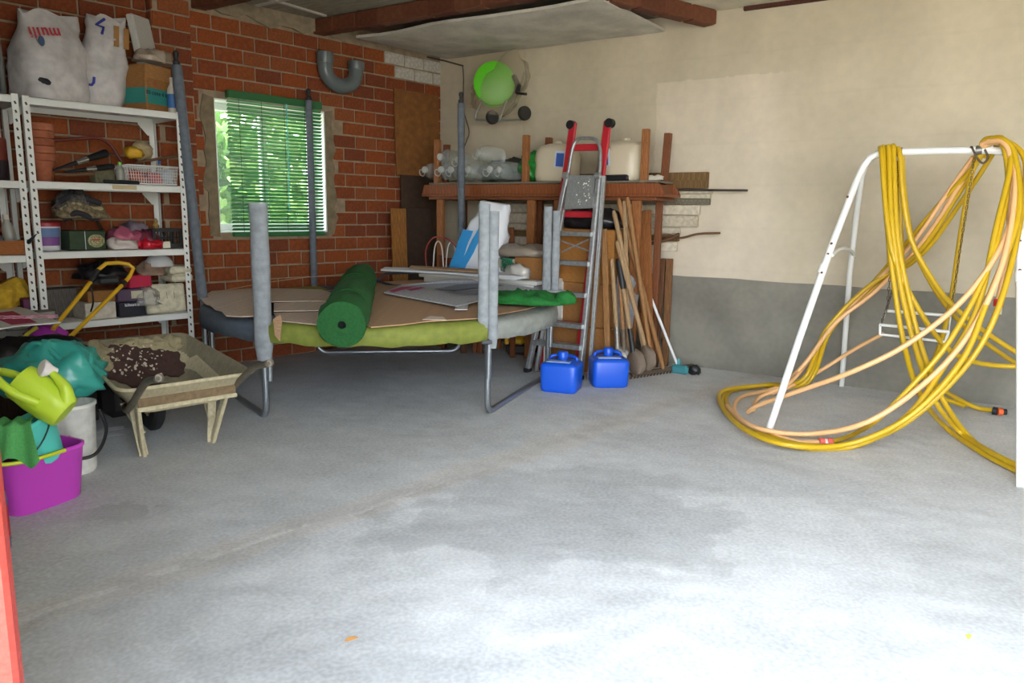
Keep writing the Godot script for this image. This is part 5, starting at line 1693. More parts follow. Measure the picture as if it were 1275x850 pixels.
	hp.tube(curve([lf[1] + Vector3(0, -0.06, 0.02), lf[1] + Vector3(0.012, 0.06, 0.0), Vector3(1.974, 1.727, 0.86) - b0, Vector3(2.008, 1.791, 0.85) - b0, Vector3(2.09, 1.799, 0.85) - b0, Vector3(2.164, 1.785, 0.85) - b0, Vector3(2.205, 1.719, 0.86) - b0, rf[1] + Vector3(0.004, 0.06, 0.0), rf[1] + Vector3(0, -0.06, 0.02)], 5), 0.0135, 10)
	obj("hoop_handle", hp, al, s)
	for q in [lf, rf]:
		var k = MB.new()
		k.lathe([Vector2(0, -0.02), Vector2(0.026, -0.02), Vector2(0.026, 0.02), Vector2(0, 0.02)], 12, Transform3D(Basis(Vector3.BACK, PI / 2), q[1] + Vector3(0, 0.02, 0.02)))
		obj("hinge", k, al, s)
	for q in [[Vector3(1.932, 1.033, 0.92) - b0, Vector3(2.17, 0.968, 0.92) - b0], [Vector3(2.167, 1.052, 0.92) - b0, Vector3(1.935, 0.947, 0.92) - b0]]:
		var mb = MB.new()
		mb.bar(q[0], q[1], 0.012, 0.004)
		obj("cross_brace", mb, al, s)

func tool(called: String, label: String, cat: String, foot: Vector3, top: Vector3, r: float, m: Material) -> Node3D:
	var t = thing(called, label, cat, RW * xf(foot))
	var mb = MB.new()
	var d = top - foot
	mb.tube([Vector3.ZERO, d * 0.1, d * 0.5, d * 0.97, d], [r * 0.8, r, r * 1.05, r * 1.1, r * 0.6], 9)
	obj("handle", mb, m, t)
	return t

func spade_blade(t: Node3D, d: Vector3, w: float, ln: float, m: Material):
	# pressed blade: starts at the handle's foot and runs on along -d
	var y = -d.normalized()
	var x = Vector3.RIGHT
	var z = x.cross(y).normalized()
	x = y.cross(z).normalized()
	var rows = []
	for i in 9:
		var u = i / 8.0
		var hw = w * (0.25 + 0.75 * minf(1.0, u * 3.5)) if u < 0.6 else w * sqrt(maxf(0.02, 1.0 - pow((u - 0.6) / 0.42, 2)))
		var row = []
		for j in 7:
			var v = j / 3.0 - 1.0
			row.append(x * (v * hw) + y * (u * ln) + z * (0.022 * (v * v) - 0.014 + 0.02 * u * u))
		rows.append(row)
	var mb = MB.new()
	mb.sheet(rows, 0.003)
	obj("blade", mb, m, t)

func place_tools():
	var ash = M("tool_ash", rgb(194, 158, 114), 0.7, "wood", 3.0)
	var oak = M("tool_oak", rgb(180, 128, 74), 0.7, "wood", 3.0)
	var iron = M("tool_iron", rgb(104, 88, 72), 0.6, "mottle", 8.0, 0.3)
	var steel = M("tool_steel", rgb(150, 144, 134), 0.45, "board", 6.0, 0.6)
	var blk = M("black_plastic", rgb(24, 24, 26), 0.5)
	# three shovels
	var spec = [["spade", "spade with a pale steel socket, leftmost of the leaning shovels", Vector3(2.402, 0.257, 0.84), Vector3(2.298, 0.908, 0.78), steel, 0.06], ["shovel", "shovel with a short handle and pale steel blade, middle one of the leaning shovels", Vector3(2.438, 0.243, 0.8), Vector3(2.356, 0.862, 0.77), steel, 0.06], ["shovel", "shovel with a black grip and a wide earthy blade, rightmost of the leaning shovels", Vector3(2.529, 0.247, 0.84), Vector3(2.343, 0.909, 0.76), iron, 0.07]]
	for i in 3:
		var q: Array = spec[i]
		var t = tool(q[0], q[1], "shovel", q[2], q[3], 0.017, [ash, oak, ash][i])
		var d: Vector3 = q[3] - q[2]
		var so = MB.new()
		so.tube([d * -0.04, d * 0.06, d * 0.22], [0.026, 0.021, 0.0195], 10)
		obj("socket", so, [steel, iron, blk][i], t)
		spade_blade(t, (d.normalized() + Vector3(-0.25, 0.3, -0.25)), q[5], 0.20, q[4])
		if i == 2:
			var g = MB.new()
			g.tube([d * 0.66, d * 0.72, d * 0.95, d], [0.02, 0.026, 0.026, 0.02], 10)
			obj("grip", g, blk, t)
	var big = tool("square_shovel", "earthy brown shovel blade with a long pale handle, right of the other shovels", "shovel", Vector3(2.582, 0.263, 0.74), Vector3(2.333, 1.043, 0.78), 0.018, ash)
	spade_blade(big, Vector3(-0.2, 0.9, -0.2), 0.075, 0.19, iron)
	# rake with a long handle and iron teeth
	var rk = tool("garden_rake", "wide iron toothed rake lying teeth forward with a long leaning handle", "rake", Vector3(2.652, 0.055, 0.52), Vector3(2.323, 1.359, 0.76), 0.019, oak)
	var o = Vector3(2.652, 0.055, 0.52)
	var a = Vector3(2.495, 0.03, 0.758) - o
	var c = Vector3(2.749, 0.03, 0.137) - o
	var hd = MB.new()
	hd.bar(a, c, 0.03, 0.035, Vector3.UP, 0.004)
	obj("rake_head", hd, iron, rk)
	for i in 19:
		var p = a.lerp(c, (i + 0.5) / 19.0)
		var th = MB.new()
		th.bar(p + Vector3(0, 0.0, 0.01), p + Vector3(0.0, -0.028, 0.055), 0.010, 0.006, Vector3.RIGHT, 0.0)
		obj("tooth", th, iron, rk)
	# squeegee: white tube, teal clamp
	var sq = tool("floor_mop", "thin white metal mop handle with a teal head, rightmost of the tools", "mop", Vector3(2.712, 0.04, 0.347), Vector3(2.406, 0.739, 0.42), 0.011, M("tube_white", rgb(214, 214, 214), 0.35))
	var th = MB.new()
	th.box(Vector3(0.02, -0.005, 0.02), Vector3(0.14, 0.07, 0.06), 0.018)
	th.tube([Vector3(0.0, 0.0, 0.0), Vector3(-0.015, 0.07, -0.015)], 0.02, 10)
	obj("mop_head", th, M("teal_plastic", rgb(56, 124, 130), 0.5), sq)
	var kn = MB.new()
	lump(kn, Vector3(0.13, 0.0, 0.0), Vector3(0.04, 0.035, 0.035), 0.02, 16.0, 121, 2.2, -9.0, 14, 8)
	obj("dark_knob", kn, blk, sq)
	# other handles and laths
	for q in [["wooden_shaft", "long light wooden handle leaning from the left, its foot by the shovels", Vector3(2.6, 0.125, 0.72), Vector3(2.297, 1.27, 0.78), ash], ["wooden_shaft", "long golden wooden handle in the middle of the tools, just left of the rake", Vector3(2.614, 0.117, 0.66), Vector3(2.395, 1.371, 0.76), oak]]:
		tool(q[0], q[1], "handle", q[2], q[3], 0.017, q[4])
	plank("wooden_lath", "upright wooden lath right beside the red ladder's foot", "lath", Vector3(2.357, 0.105, 0.9), Vector3(2.232, 1.131, 0.8), 0.045, 0.022, oak)
	plank("wooden_lath", "thin upright wooden lath behind the left shovels", "lath", Vector3(2.457, 0.092, 0.74), Vector3(2.372, 1.342, 0.75), 0.03, 0.02, ash)
	plank("wooden_board", "orange brown wooden board leaning behind the tools", "board", Vector3(2.534, 0.072, 0.56), Vector3(2.342, 1.275, 0.3), 0.10, 0.02, M("board_orange", rgb(170, 104, 46), 0.7, "wood", 2.0))
	# boxes and bags behind the ladders
	var card = M("carton_tan", rgb(166, 112, 56), 0.85, "fibre", 3.0)
	carton("cardboard_box", "large tan cardboard box on the floor behind the ladders", RW * xf(Vector3(1.98, 0, 0.62), 2), Vector3(0.60, 0.36, 0.34), card)
	carton("cardboard_box", "tan cardboard box stacked behind the ladders' middle steps", RW * xf(Vector3(2.0, 0.362, 0.60), -3), Vector3(0.56, 0.34, 0.30), M("carton_tan2", rgb(176, 122, 64), 0.85, "fibre", 3.0))
	carton("cardboard_box", "upper tan cardboard box behind the ladders, under the black bag", RW * xf(Vector3(2.02, 0.704, 0.60), 2), Vector3(0.54, 0.42, 0.30), M("carton_gold", rgb(182, 122, 52), 0.8, "fibre", 3.0))
	var bb = MB.new()
	lump(bb, Vector3.ZERO, Vector3(0.25, 0.08, 0.13), 0.05, 8.0, 131, 2.3, -0.06, 26, 14)
	tag(obj("black_bag", bb, M("bag_black", rgb(24, 22, 26), 0.35), self, RW * xf(Vector3(2.04, 1.19, 0.60))), "black bag on the topmost cardboard box behind the ladders", "plastic bag")
	var wb = MB.new()
	lump(wb, Vector3.ZERO, Vector3(0.08, 0.24, 0.07), 0.05, 7.0, 133, 2.3, -9.0, 22, 16)
	tag(obj("white_blue_bag", wb, M("bag_chalk", rgb(170, 174, 182), 0.4, "mottle", 5.0), self, RW * xf(Vector3(2.33, 0.56, 0.60))), "whitish bag with blue marks between the red ladder and the shovels", "bag")
	var yt = thing("yellow_machine", "yellow power tool on the floor under the trampoline's right edge", "machine", RW * xf(Vector3(1.27, 0, 0.467), 20))
	var m1 = MB.new()
	m1.box(Vector3(0, 0.06, 0), Vector3(0.22, 0.11, 0.16), 0.03)
	obj("machine_base", m1, M("machine_dark", rgb(50, 44, 40), 0.6), yt)
	var m2 = MB.new()
	m2.tube(curve([Vector3(-0.10, 0.10, 0.05), Vector3(-0.09, 0.19, 0.05), Vector3(0.02, 0.21, 0.05), Vector3(0.10, 0.17, 0.05), Vector3(0.10, 0.10, 0.05)]), 0.025, 9)
	m2.box(Vector3(0.0, 0.13, 0.02), Vector3(0.13, 0.09, 0.11), 0.03)
	obj("machine_body", m2, M("machine_yellow", rgb(196, 152, 24), 0.45), yt)

func place_jugs():
	var blue = M("jug_blue", rgb(20, 84, 200), 0.35)
	var first: Node3D = null
	for k in 2:
		# foot corners of the left jug face the viewer
		var at: Transform3D = [RW * xf(Vector3(2.245, 0, 1.415), 16), RW * xf(Vector3(2.44, 0, 1.065), 38)][k]
		var lb: String = ["blue plastic jug with an embossed top panel, the left and nearer of two", "blue plastic jug with an embossed top panel, the right one of two, turned"][k]
		if first == null:
			first = thing("water_canister", lb, "canister", at, "blue plastic jugs before the ladder")
			var mb = MB.new()
			var rows = []
			for p in [[0.0, 0.118, 0.108], [0.008, 0.128, 0.118], [0.03, 0.132, 0.122], [0.18, 0.136, 0.126], [0.196, 0.132, 0.122], [0.208, 0.112, 0.104], [0.214, 0.06, 0.06]]:
				rows.append(ring(Transform3D.IDENTITY, p[1], p[2], p[0], 7.0, 40))
			mb.skin(rows, true, true, true, true)
			obj("canister_body", mb, blue, first)
			var nk = MB.new()
			nk.lathe([Vector2(0.03, 0.205), Vector2(0.033, 0.222), Vector2(0.033, 0.232), Vector2(0.037, 0.234), Vector2(0.037, 0.268), Vector2(0.032, 0.275), Vector2(0, 0.276)], 20, xf(Vector3(0.0, 0, -0.02)))
			obj("cap", nk, blue, first)
			var rd = MB.new()
			rd.box(Vector3(-0.01, 0.2155, 0.062), Vector3(0.17, 0.008, 0.06), 0.003)
			obj("top_panel", rd, M("jug_panel", rgb(150, 170, 206), 0.4), first)
			var gr = MB.new()
			gr.tube(curve([Vector3(0.10, 0.20, -0.05), Vector3(0.085, 0.232, -0.05), Vector3(0.0, 0.236, -0.09), Vector3(-0.085, 0.232, -0.05), Vector3(-0.10, 0.20, -0.05)]), 0.012, 8)
			obj("handle", gr, blue, first)
		else:
			copy(first, lb, at)

func place_hose_reel():
	var t = thing("hose_reel", "green hose reel on a wheeled frame hung up in a clear bag", "hose reel", RW * xf(Vector3(0.80, 2.35, 0.16)))
	var gm = M("reel_green", rgb(92, 200, 30), 0.4)
	var steel = M("reel_tube", rgb(150, 150, 140), 0.4, "", 1.0, 0.5)
	var blk = M("black_plastic", rgb(24, 24, 26), 0.5)
	var ax = Transform3D(Basis(Vector3.UP, -0.95) * Basis(Vector3.BACK, -PI / 2), Vector3(-0.03, 0.03, 0.02))
	for s in [-1.0, 1.0]:
		var d = MB.new()
		d.lathe([Vector2(0, s * 0.10), Vector2(0.15, s * 0.115), Vector2(0.185, s * 0.10), Vector2(0.185, s * 0.09), Vector2(0.15, s * 0.10), Vector2(0, s * 0.088)] if s > 0 else [Vector2(0, s * 0.088), Vector2(0.15, s * 0.10), Vector2(0.185, s * 0.09), Vector2(0.185, s * 0.10), Vector2(0.15, s * 0.115), Vector2(0, s * 0.10)], 28, ax)
		obj("flange", d, gm, t)
	var co = MB.new()
	var pts = []
	for i in 97:
		var an = TAU * i / 16.0
		pts.append(ax * Vector3(cos(an) * 0.14, -0.08 + 0.16 * i / 96.0, sin(an) * 0.14))
	co.tube(pts, 0.013, 7)
	obj("wound_hose", co, M("reel_hose", rgb(70, 160, 30), 0.5), t)
	var fr = MB.new()
	fr.tube(curve([Vector3(0.65, 2.27, 0.2) - Vector3(0.80, 2.35, 0.16), Vector3(0.588, 2.146, 0.2) - Vector3(0.80, 2.35, 0.16), Vector3(0.579, 2.089, 0.2) - Vector3(0.80, 2.35, 0.16), Vector3(0.634, 2.072, 0.2) - Vector3(0.80, 2.35, 0.16), Vector3(0.875, 2.06, 0.2) - Vector3(0.80, 2.35, 0.16), Vector3(1.073, 2.056, 0.2) - Vector3(0.80, 2.35, 0.16)], 4), 0.011, 8)
	obj("frame_tube", fr, steel, t)
	var f2 = MB.new()
	f2.tube([Vector3(0.929, 2.228, 0.22) - Vector3(0.80, 2.35, 0.16), Vector3(0.862, 2.065, 0.22) - Vector3(0.80, 2.35, 0.16)], 0.010, 8)
	obj("frame_tube", f2, steel, t)
	for q in [Vector3(0.796, 2.088, 0.24), Vector3(1.127, 2.106, 0.22)]:
		var w = MB.new()
		w.lathe([Vector2(0, -0.025), Vector2(0.055, -0.025), Vector2(0.062, -0.012), Vector2(0.062, 0.012), Vector2(0.055, 0.025), Vector2(0, 0.025)], 20, Transform3D(Basis(Vector3.UP, -0.5) * Basis(Vector3.BACK, -PI / 2), q - Vector3(0.80, 2.35, 0.16)))
		obj("wheel", w, M("wheel_dark", rgb(40, 38, 34), 0.7), t)
	var cr = MB.new()
	cr.tube([Vector3(0.998, 2.431, 0.2) - Vector3(0.80, 2.35, 0.16), Vector3(1.09, 2.327, 0.26) - Vector3(0.80, 2.35, 0.16), Vector3(1.087, 2.27, 0.28) - Vector3(0.80, 2.35, 0.16)], 0.022, 8)
	cr.tube([Vector3(1.087, 2.27, 0.28) - Vector3(0.80, 2.35, 0.16), Vector3(1.21, 2.248, 0.33) - Vector3(0.80, 2.35, 0.16)], 0.012, 8)
	obj("crank", cr, blk, t)
	var film = StandardMaterial3D.new()
	film.albedo_color = Color(0.74, 0.68, 0.56, 0.30)
	film.transparency = BaseMaterial3D.TRANSPARENCY_ALPHA
	film.roughness = 0.3
	mats["bag_film"] = film
	var bag = thing("clear_bag", "dusty clear plastic bag wrapped round the green hose reel", "plastic bag", RW * xf(Vector3(0.80, 2.35, 0.20)))
	var rows = []
	fold.seed = 141
	fold.frequency = 5.0
	# rings down from the tied top to the open lower edge
	fold.fractal_type = FastNoiseLite.FRACTAL_RIDGED
	fold.frequency = 3.0
	var keys = [Vector3(0.335, 0.40, 0.012), Vector3(0.315, 0.375, 0.06), Vector3(0.30, 0.34, 0.11), Vector3(0.24, 0.22, 0.17), Vector3(0.13, 0.10, 0.225), Vector3(0.03, 0.0, 0.245), Vector3(-0.03, -0.10, 0.235), Vector3(-0.09, -0.19, 0.20), Vector3(-0.13, -0.24, 0.17)]
	for q in curve(keys, 4):
		var row = []
		for k in 48:
			var an = TAU * k / 48
			var r: float = q[2] * (0.93 + 0.22 * fold.get_noise_3d(cos(an) * 0.9, q[1] * 0.6, sin(an) * 0.9))
			row.append(Vector3(q[0] * 0.72 + cos(an) * r, q[1] * 0.76 - 0.03 - 0.05 * cos(an), sin(an) * minf(r * 0.62, 0.15)))
		rows.append(row)
	var mb = MB.new()
	mb.skin(rows, true, true, false, true)
	obj("bag_skin", mb, film, bag)
	var nl = MB.new()
	nl.tube([Vector3(0.0, 0, -0.02), Vector3(0, 0.0, 0.05), Vector3(0, 0.02, 0.06)], 0.006, 6)
	tag(obj("wall_hook", nl, M("wire_rust", rgb(70, 58, 48), 0.7), self, RW * xf(Vector3(1.06, 2.73, 0.03))), "small hook near the ceiling that holds the clear bag", "hook")

func place_white_table():
	var wm = M("table_white", rgb(214, 212, 204), 0.6)
	var t = thing("white_table", "low white table behind the trampoline, loaded with a sack and boxes", "table", RW * xf(Vector3(1.28, 0, 0.93)))
	var tp = MB.new()
	tp.box(Vector3(0, 0.715, 0), Vector3(1.16, 0.03, 0.46), 0.006)
	obj("tabletop", tp, wm, t)
	var ap = MB.new()
	ap.box(Vector3(0, 0.67, 0.20), Vector3(1.08, 0.06, 0.018), 0.003)
	obj("apron", ap, wm, t)
	for sx in [-0.44, 0.56]:
		for sz in ([-1.16] if sx < 0 else [-1.0, 0.05]):
			var l = MB.new()
			l.bar(Vector3(sx, 0, sz * 0.19), Vector3(sx, 0.70, sz * 0.19), 0.045, 0.045)
			obj("leg", l, wm if sx > 0 else M("leg_umber", rgb(110, 76, 50), 0.8, "wood", 2.0), t)
	var y = 0.731
	# white and blue sack leaning
	var sk = thing("fertiliser_sack", "white and sky blue plastic sack leaning on the white table", "sack", RW * xf(Vector3(1.14, y, 0.92), 0, 0, -7))
	var rows = []
	fold.seed = 151
	fold.frequency = 4.5
	fold.fractal_type = FastNoiseLite.FRACTAL_RIDGED
	for j in 15:
		var u = j / 14.0
		var w = 0.20 * (1.0 - 0.42 * u * u)
		var row = []
		for i in 26:
			var an = TAU * i / 26
			var p = Vector3(signf(cos(an)) * pow(absf(cos(an)), 0.6) * w + 0.10 * u, u * 0.60, signf(sin(an)) * pow(absf(sin(an)), 0.7) * (0.12 - 0.075 * u))
			row.append(p + Vector3(cos(an), 0.3, sin(an)) * 0.035 * fold.get_noise_3dv(p))
		rows.append(row)
	var mb = MB.new()
	mb.skin(rows, true, true, true, true)
	obj("sack_body", mb, M("sack_bright", rgb(226, 228, 232), 0.4), sk)
	for q in [[-0.155, 0.03, -0.07, 0.36, 0.05], [-0.085, 0.03, 0.07, 0.40, 0.035]]:
		var st = MB.new()
		var g = []
		for i in 8:
			var u = i / 7.0
			var c = Vector3(lerpf(q[0], q[2], u), lerpf(q[1], q[3], u), 0.135 - 0.075 * lerpf(q[1], q[3], u) + 0.006 * sin(i * 1.7))
			g.append([c - Vector3(q[4], 0, 0), c + Vector3(0, 0, 0.008), c + Vector3(q[4], 0, 0)])
		st.sheet(g, 0.004)
		obj("blue_stripe", st, M("stripe_sky", rgb(56, 150, 214), 0.4), sk)
	carton("cardboard_box", "tan cardboard box on the white table right of the sack", RW * xf(Vector3(1.68, y, 0.88), 4), Vector3(0.24, 0.17, 0.26), M("carton_tan", rgb(166, 112, 56), 0.85, "fibre", 3.0))
	carton("white_carton", "white carton on the white table with the green twine before it", RW * xf(Vector3(1.49, y, 0.90), -4), Vector3(0.15, 0.15, 0.24), M("box_cream", rgb(204, 194, 176), 0.8, "mottle", 3.0))
	var gb = MB.new()
	lump(gb, Vector3.ZERO, Vector3(0.24, 0.05, 0.14), 0.04, 6.0, 153, 2.3, -0.03, 28, 12)
	tag(obj("grey_plastic_bag", gb, M("bag_grey", rgb(146, 134, 120), 0.4), self, RW * xf(Vector3(1.56, y + 0.20, 0.90))), "flattened grey plastic bag on top of the boxes on the white table", "plastic bag")
	var wbg = MB.new()
	lump(wbg, Vector3.ZERO, Vector3(0.09, 0.045, 0.06), 0.04, 9.0, 155, 2.2, -0.04, 20, 12)
	tag(obj("white_bag", wbg, M("bag_milk", rgb(204, 210, 214), 0.35), self, RW * xf(Vector3(1.38, y + 0.045, 1.08))), "small crumpled white and blue bag at the front of the white table", "plastic bag")
	var wb2 = MB.new()
	lump(wb2, Vector3.ZERO, Vector3(0.10, 0.05, 0.06), 0.04, 9.0, 157, 2.2, -0.045, 20, 12)
	tag(obj("clear_bag", wb2, M("bag_cloud", rgb(190, 186, 176), 0.25), self, RW * xf(Vector3(1.64, y + 0.05, 1.08))), "crumpled cloudy plastic bag at the right front of the white table", "plastic bag")
	# tangle of green twine
	rng.seed = 61
	var tw = MB.new()
	var c = Vector3.ZERO
	var pts = []
	for i in 70:
		var an = i * 0.9
		pts.append(Vector3(cos(an) * 0.05 * (1 + 0.5 * sin(i * 0.37)), 0.05 + 0.05 * sin(i * 0.53), sin(an) * 0.02 * (1 + 0.5 * cos(i * 0.7)) + 0.0))
	tw.tube(curve(pts, 2), 0.004, 5)
	tag(obj("green_twine", tw, M("twine_green", rgb(24, 118, 84), 0.7), self, RW * xf(Vector3(1.545, y + 0.055, 1.07))), "tangle of green twine hanging on the white carton", "twine")
	# wire rack and red oddments left of the sack
	var rk = thing("wire_rack", "white wire rack with red rods standing left of the sack", "rack", RW * xf(Vector3(0.78, y, 0.92)))
	for k in 2:
		var w = MB.new()
		w.tube(curve([Vector3(-0.12 + k * 0.14, 0, 0), Vector3(-0.10 + k * 0.14, 0.20, 0.0), Vector3(-0.06 + k * 0.14, 0.26, 0.0), Vector3(-0.02 + k * 0.14, 0.20, 0.0), Vector3(0.0 + k * 0.14, 0, 0)]), 0.006, 6)
		obj("white_loop", w, M("loop_white", rgb(204, 196, 186), 0.5), rk)
	var rd = MB.new()
	rd.tube(curve([Vector3(-0.18, 0.0, 0.01), Vector3(-0.19, 0.18, 0.01), Vector3(-0.10, 0.29, 0.01), Vector3(0.06, 0.28, 0.01), Vector3(0.16, 0.20, 0.01)]), 0.006, 6)
	obj("red_rod", rd, M("rod_red", rgb(150, 52, 48), 0.5), rk)

# ---------------------------------------------------------------- swing frame and the hoses hung on it
func hose(t: Node3D, o: Vector3, pts: Array, r: float, m: Material, called := "hose_loop", closed := false):
	var loc = []
	for p in pts:
		loc.append(p - o)
	var mb = MB.new()
	if closed:
		loc.append(loc[0])
		var c = curve([loc[-2]] + loc + [loc[1]], 7)
		# only the stretch from the first point round to itself
		mb.tube(c.slice(7, c.size() - 8), r, 8, false, true)
	else:
		mb.tube(curve(loc, 7), r, 8)
	return obj(called, mb, m, t)

func place_swing():
	var wm = M("swing_white", rgb(226, 226, 220), 0.4)
	var o = Vector3(4.35, 0, 0.9)
	var t = thing("garden_swing", "white tubular swing frame standing by the back wall, hung with hoses", "swing", RW * xf(o))
	var r = 0.021
	# main bent tubes: front leg - top bar - front leg
	var fl = [Vector3(3.757, 0.001, 1.656), Vector3(3.834, 0.521, 1.42), Vector3(3.924, 1.057, 1.19), Vector3(4.003, 1.478, 0.97)]
	var bend = [Vector3(4.026, 1.555, 0.93), Vector3(4.052, 1.598, 0.92), Vector3(4.097, 1.625, 0.91), Vector3(4.166, 1.63, 0.91)]
	var bar = [Vector3(4.418, 1.63, 0.93), Vector3(4.673, 1.623, 0.95), Vector3(4.738, 1.612, 0.955), Vector3(4.778, 1.585, 0.96)]
	var fr = [Vector3(4.801, 1.536, 0.98), Vector3(4.85, 1.176, 1.15), Vector3(4.899, 0.734, 1.38), Vector3(4.976, 0.015, 1.835)]
	fl[0].y = 0.0
	fr[3].y = 0.0
	var pts = []
	for p in fl + bend + bar + fr:
		pts.append(p - o)
	var mb = MB.new()
	mb.tube(pts, r, 12)
	obj("front_tube", mb, wm, t)
	for q in [[Vector3(4.037, 1.59, 0.9), Vector3(4.007, 1.502, 0.86), Vector3(3.959, 1.248, 0.62), Vector3(3.917, 0.868, 0.4), Vector3(3.876, -0.051, 0.05)], [Vector3(4.762, 1.6, 0.93), Vector3(4.802, 1.506, 0.82), Vector3(4.89, 1.216, 0.55), Vector3(5.044, 0.62, 0.25), Vector3(5.214, -0.155, 0.06)]]:
		q[4].y = 0.0
		var l = []
		for p in q:
			l.append(p - o)
		var m = MB.new()
		m.tube(l, r * 0.9, 12)
		obj("rear_leg", m, wm, t)
	# arched braces between front and rear legs
	for q in [[Vector3(3.938, 1.02, 1.2), Vector3(3.94, 1.048, 1.05), Vector3(3.938, 1.05, 0.8), Vector3(3.946, 1.029, 0.6), Vector3(3.946, 0.992, 0.46)], [Vector3(4.862, 1.06, 1.2), Vector3(4.875, 1.088, 1), Vector3(4.91, 1.08, 0.7), Vector3(4.945, 1.026, 0.46)]]:
		var l = []
		for p in q:
			l.append(p - o)
		var m = MB.new()
		m.tube(curve(l, 4), 0.011, 8)
		obj("arched_brace", m, wm, t)
	# joints with rust and bolts
	var rust = M("rust", rgb(96, 56, 34), 0.8)
	for p in [Vector3(3.969, 1.366, 1.03), Vector3(3.919, 1.029, 1.2), Vector3(3.928, 1.09, 1.175), Vector3(3.902, 0.921, 1.25), Vector3(4.854, 1.135, 1.17), Vector3(4.869, 0.987, 1.25)]:
		var m = MB.new()
		m.lathe([Vector2(0, -0.003), Vector2(0.008, -0.003), Vector2(0.007, 0.004), Vector2(0, 0.005)], 10, xf(p - o + Vector3(0, 0, r), 0, 90))
		obj("bolt", m, rust, t)
	for p in [Vector3(3.899, 0.939, 1.243), Vector3(4.873, 0.951, 1.27)]:
		var m = MB.new()
		m.lathe([Vector2(r + 0.0005, -0.03), Vector2(r + 0.0025, -0.028), Vector2(r + 0.0025, 0.028), Vector2(r + 0.0005, 0.03)], 12, Transform3D(Basis(Quaternion(Vector3.UP, (fl[3] - fl[0]).normalized())) if p.x < 4.4 else Basis(Quaternion(Vector3.UP, (fr[1] - fr[3]).normalized())), p - o))
		obj("sleeve_joint", m, wm, t)
	# clamps that carry the chains
	for p in [Vector3(4.209, 1.631, 0.915), Vector3(4.612, 1.625, 0.945)]:
		var m = MB.new()
		m.lathe([Vector2(0.0, -0.016), Vector2(r + 0.005, -0.016), Vector2(r + 0.005, 0.016), Vector2(0.0, 0.016)], 14, Transform3D(Basis(Vector3.BACK, PI / 2), p - o))
		obj("chain_clamp", m, M("clamp_steel", rgb(120, 118, 112), 0.4, "", 1.0, 0.6), t)
	# the seat: a white wire tray on two chains
	var so = Vector3(4.30, 0.62, 0.9)
	var s = thing("toddler_swing", "white wire swing seat hanging on two rusty chains", "swing seat", RW * xf(so))
	var c = [Vector3(4.211, 0.61, 1.02), Vector3(4.207, 0.669, 0.78), Vector3(4.563, 0.672, 0.8), Vector3(4.571, 0.605, 1.04)]
	var fm = MB.new()
	var lo = []
	for p in c:
		lo.append(p - so)
	fm.tube(lo, 0.010, 8, false, true)
	obj("seat_frame", fm, wm, s)
	var lo2 = []
	for p in lo:
		lo2.append(p * 0.96 + Vector3(0, -0.06, 0))
	var f2 = MB.new()
	f2.tube([lo2[0], lo2[3]], 0.008, 8)
	obj("front_rail", f2, wm, s)
	for q in [[lo[0], lo2[0]], [lo[3], lo2[3]], [lo[1], lo[0].lerp(lo[1], 0.5)]]:
		var m = MB.new()
		m.tube(q, 0.008, 8)
		obj("strut", m, wm, s)
	var cm = M("chain_rust", rgb(86, 72, 60), 0.6, "", 1.0, 0.5)
	var link = MB.new()
	var lp = []
	for i in 12:
		var an = TAU * i / 12
		lp.append(Vector3(0.006 * cos(an), 0.0135 * sin(an), 0))
	link.tube(lp, 0.0022, 5, false, true)
	var lm = link.mesh()
	for q in [[Vector3(4.208, 1.599, 0.915), Vector3(4.221, 1.108, 0.9), Vector3(4.214, 0.666, 0.8)], [Vector3(4.595, 1.604, 0.945), Vector3(4.575, 1.119, 0.88), Vector3(4.558, 0.676, 0.8)], [Vector3(4.266, 0.965, 0.91), Vector3(4.247, 0.797, 0.95), Vector3(4.215, 0.616, 1.02)]]:
		var holder = Node3D.new()
		holder.name = "chain"
		s.add_child(holder, true)
		var cv = curve(q, 30)
		var dist = 0.0
		var n = 0
		for i in cv.size() - 1:
			var a: Vector3 = cv[i]
			var b: Vector3 = cv[i + 1]
			dist += (b - a).length()
			if dist >= 0.0215:
				dist = 0.0
				var y = (b - a).normalized()
				var bs = Basis(Quaternion(Vector3.UP, y)) * Basis(Vector3.UP, PI / 2 * (n % 2))
				put("link", lm, cm, holder, Transform3D(bs, b - so))
				n += 1
	# loose chain end wound over the bar
	var wc = MB.new()
	var wp = []
	for p in [Vector3(4.569, 1.628, 0.925), Vector3(4.577, 1.642, 0.97), Vector3(4.606, 1.584, 0.975), Vector3(4.639, 1.553, 0.97), Vector3(4.659, 1.583, 0.975), Vector3(4.64, 1.627, 0.975)]:
		wp.append(p - so)
	wc.tube(curve(wp, 5), 0.006, 6)
	obj("chain_end", wc, cm, s)

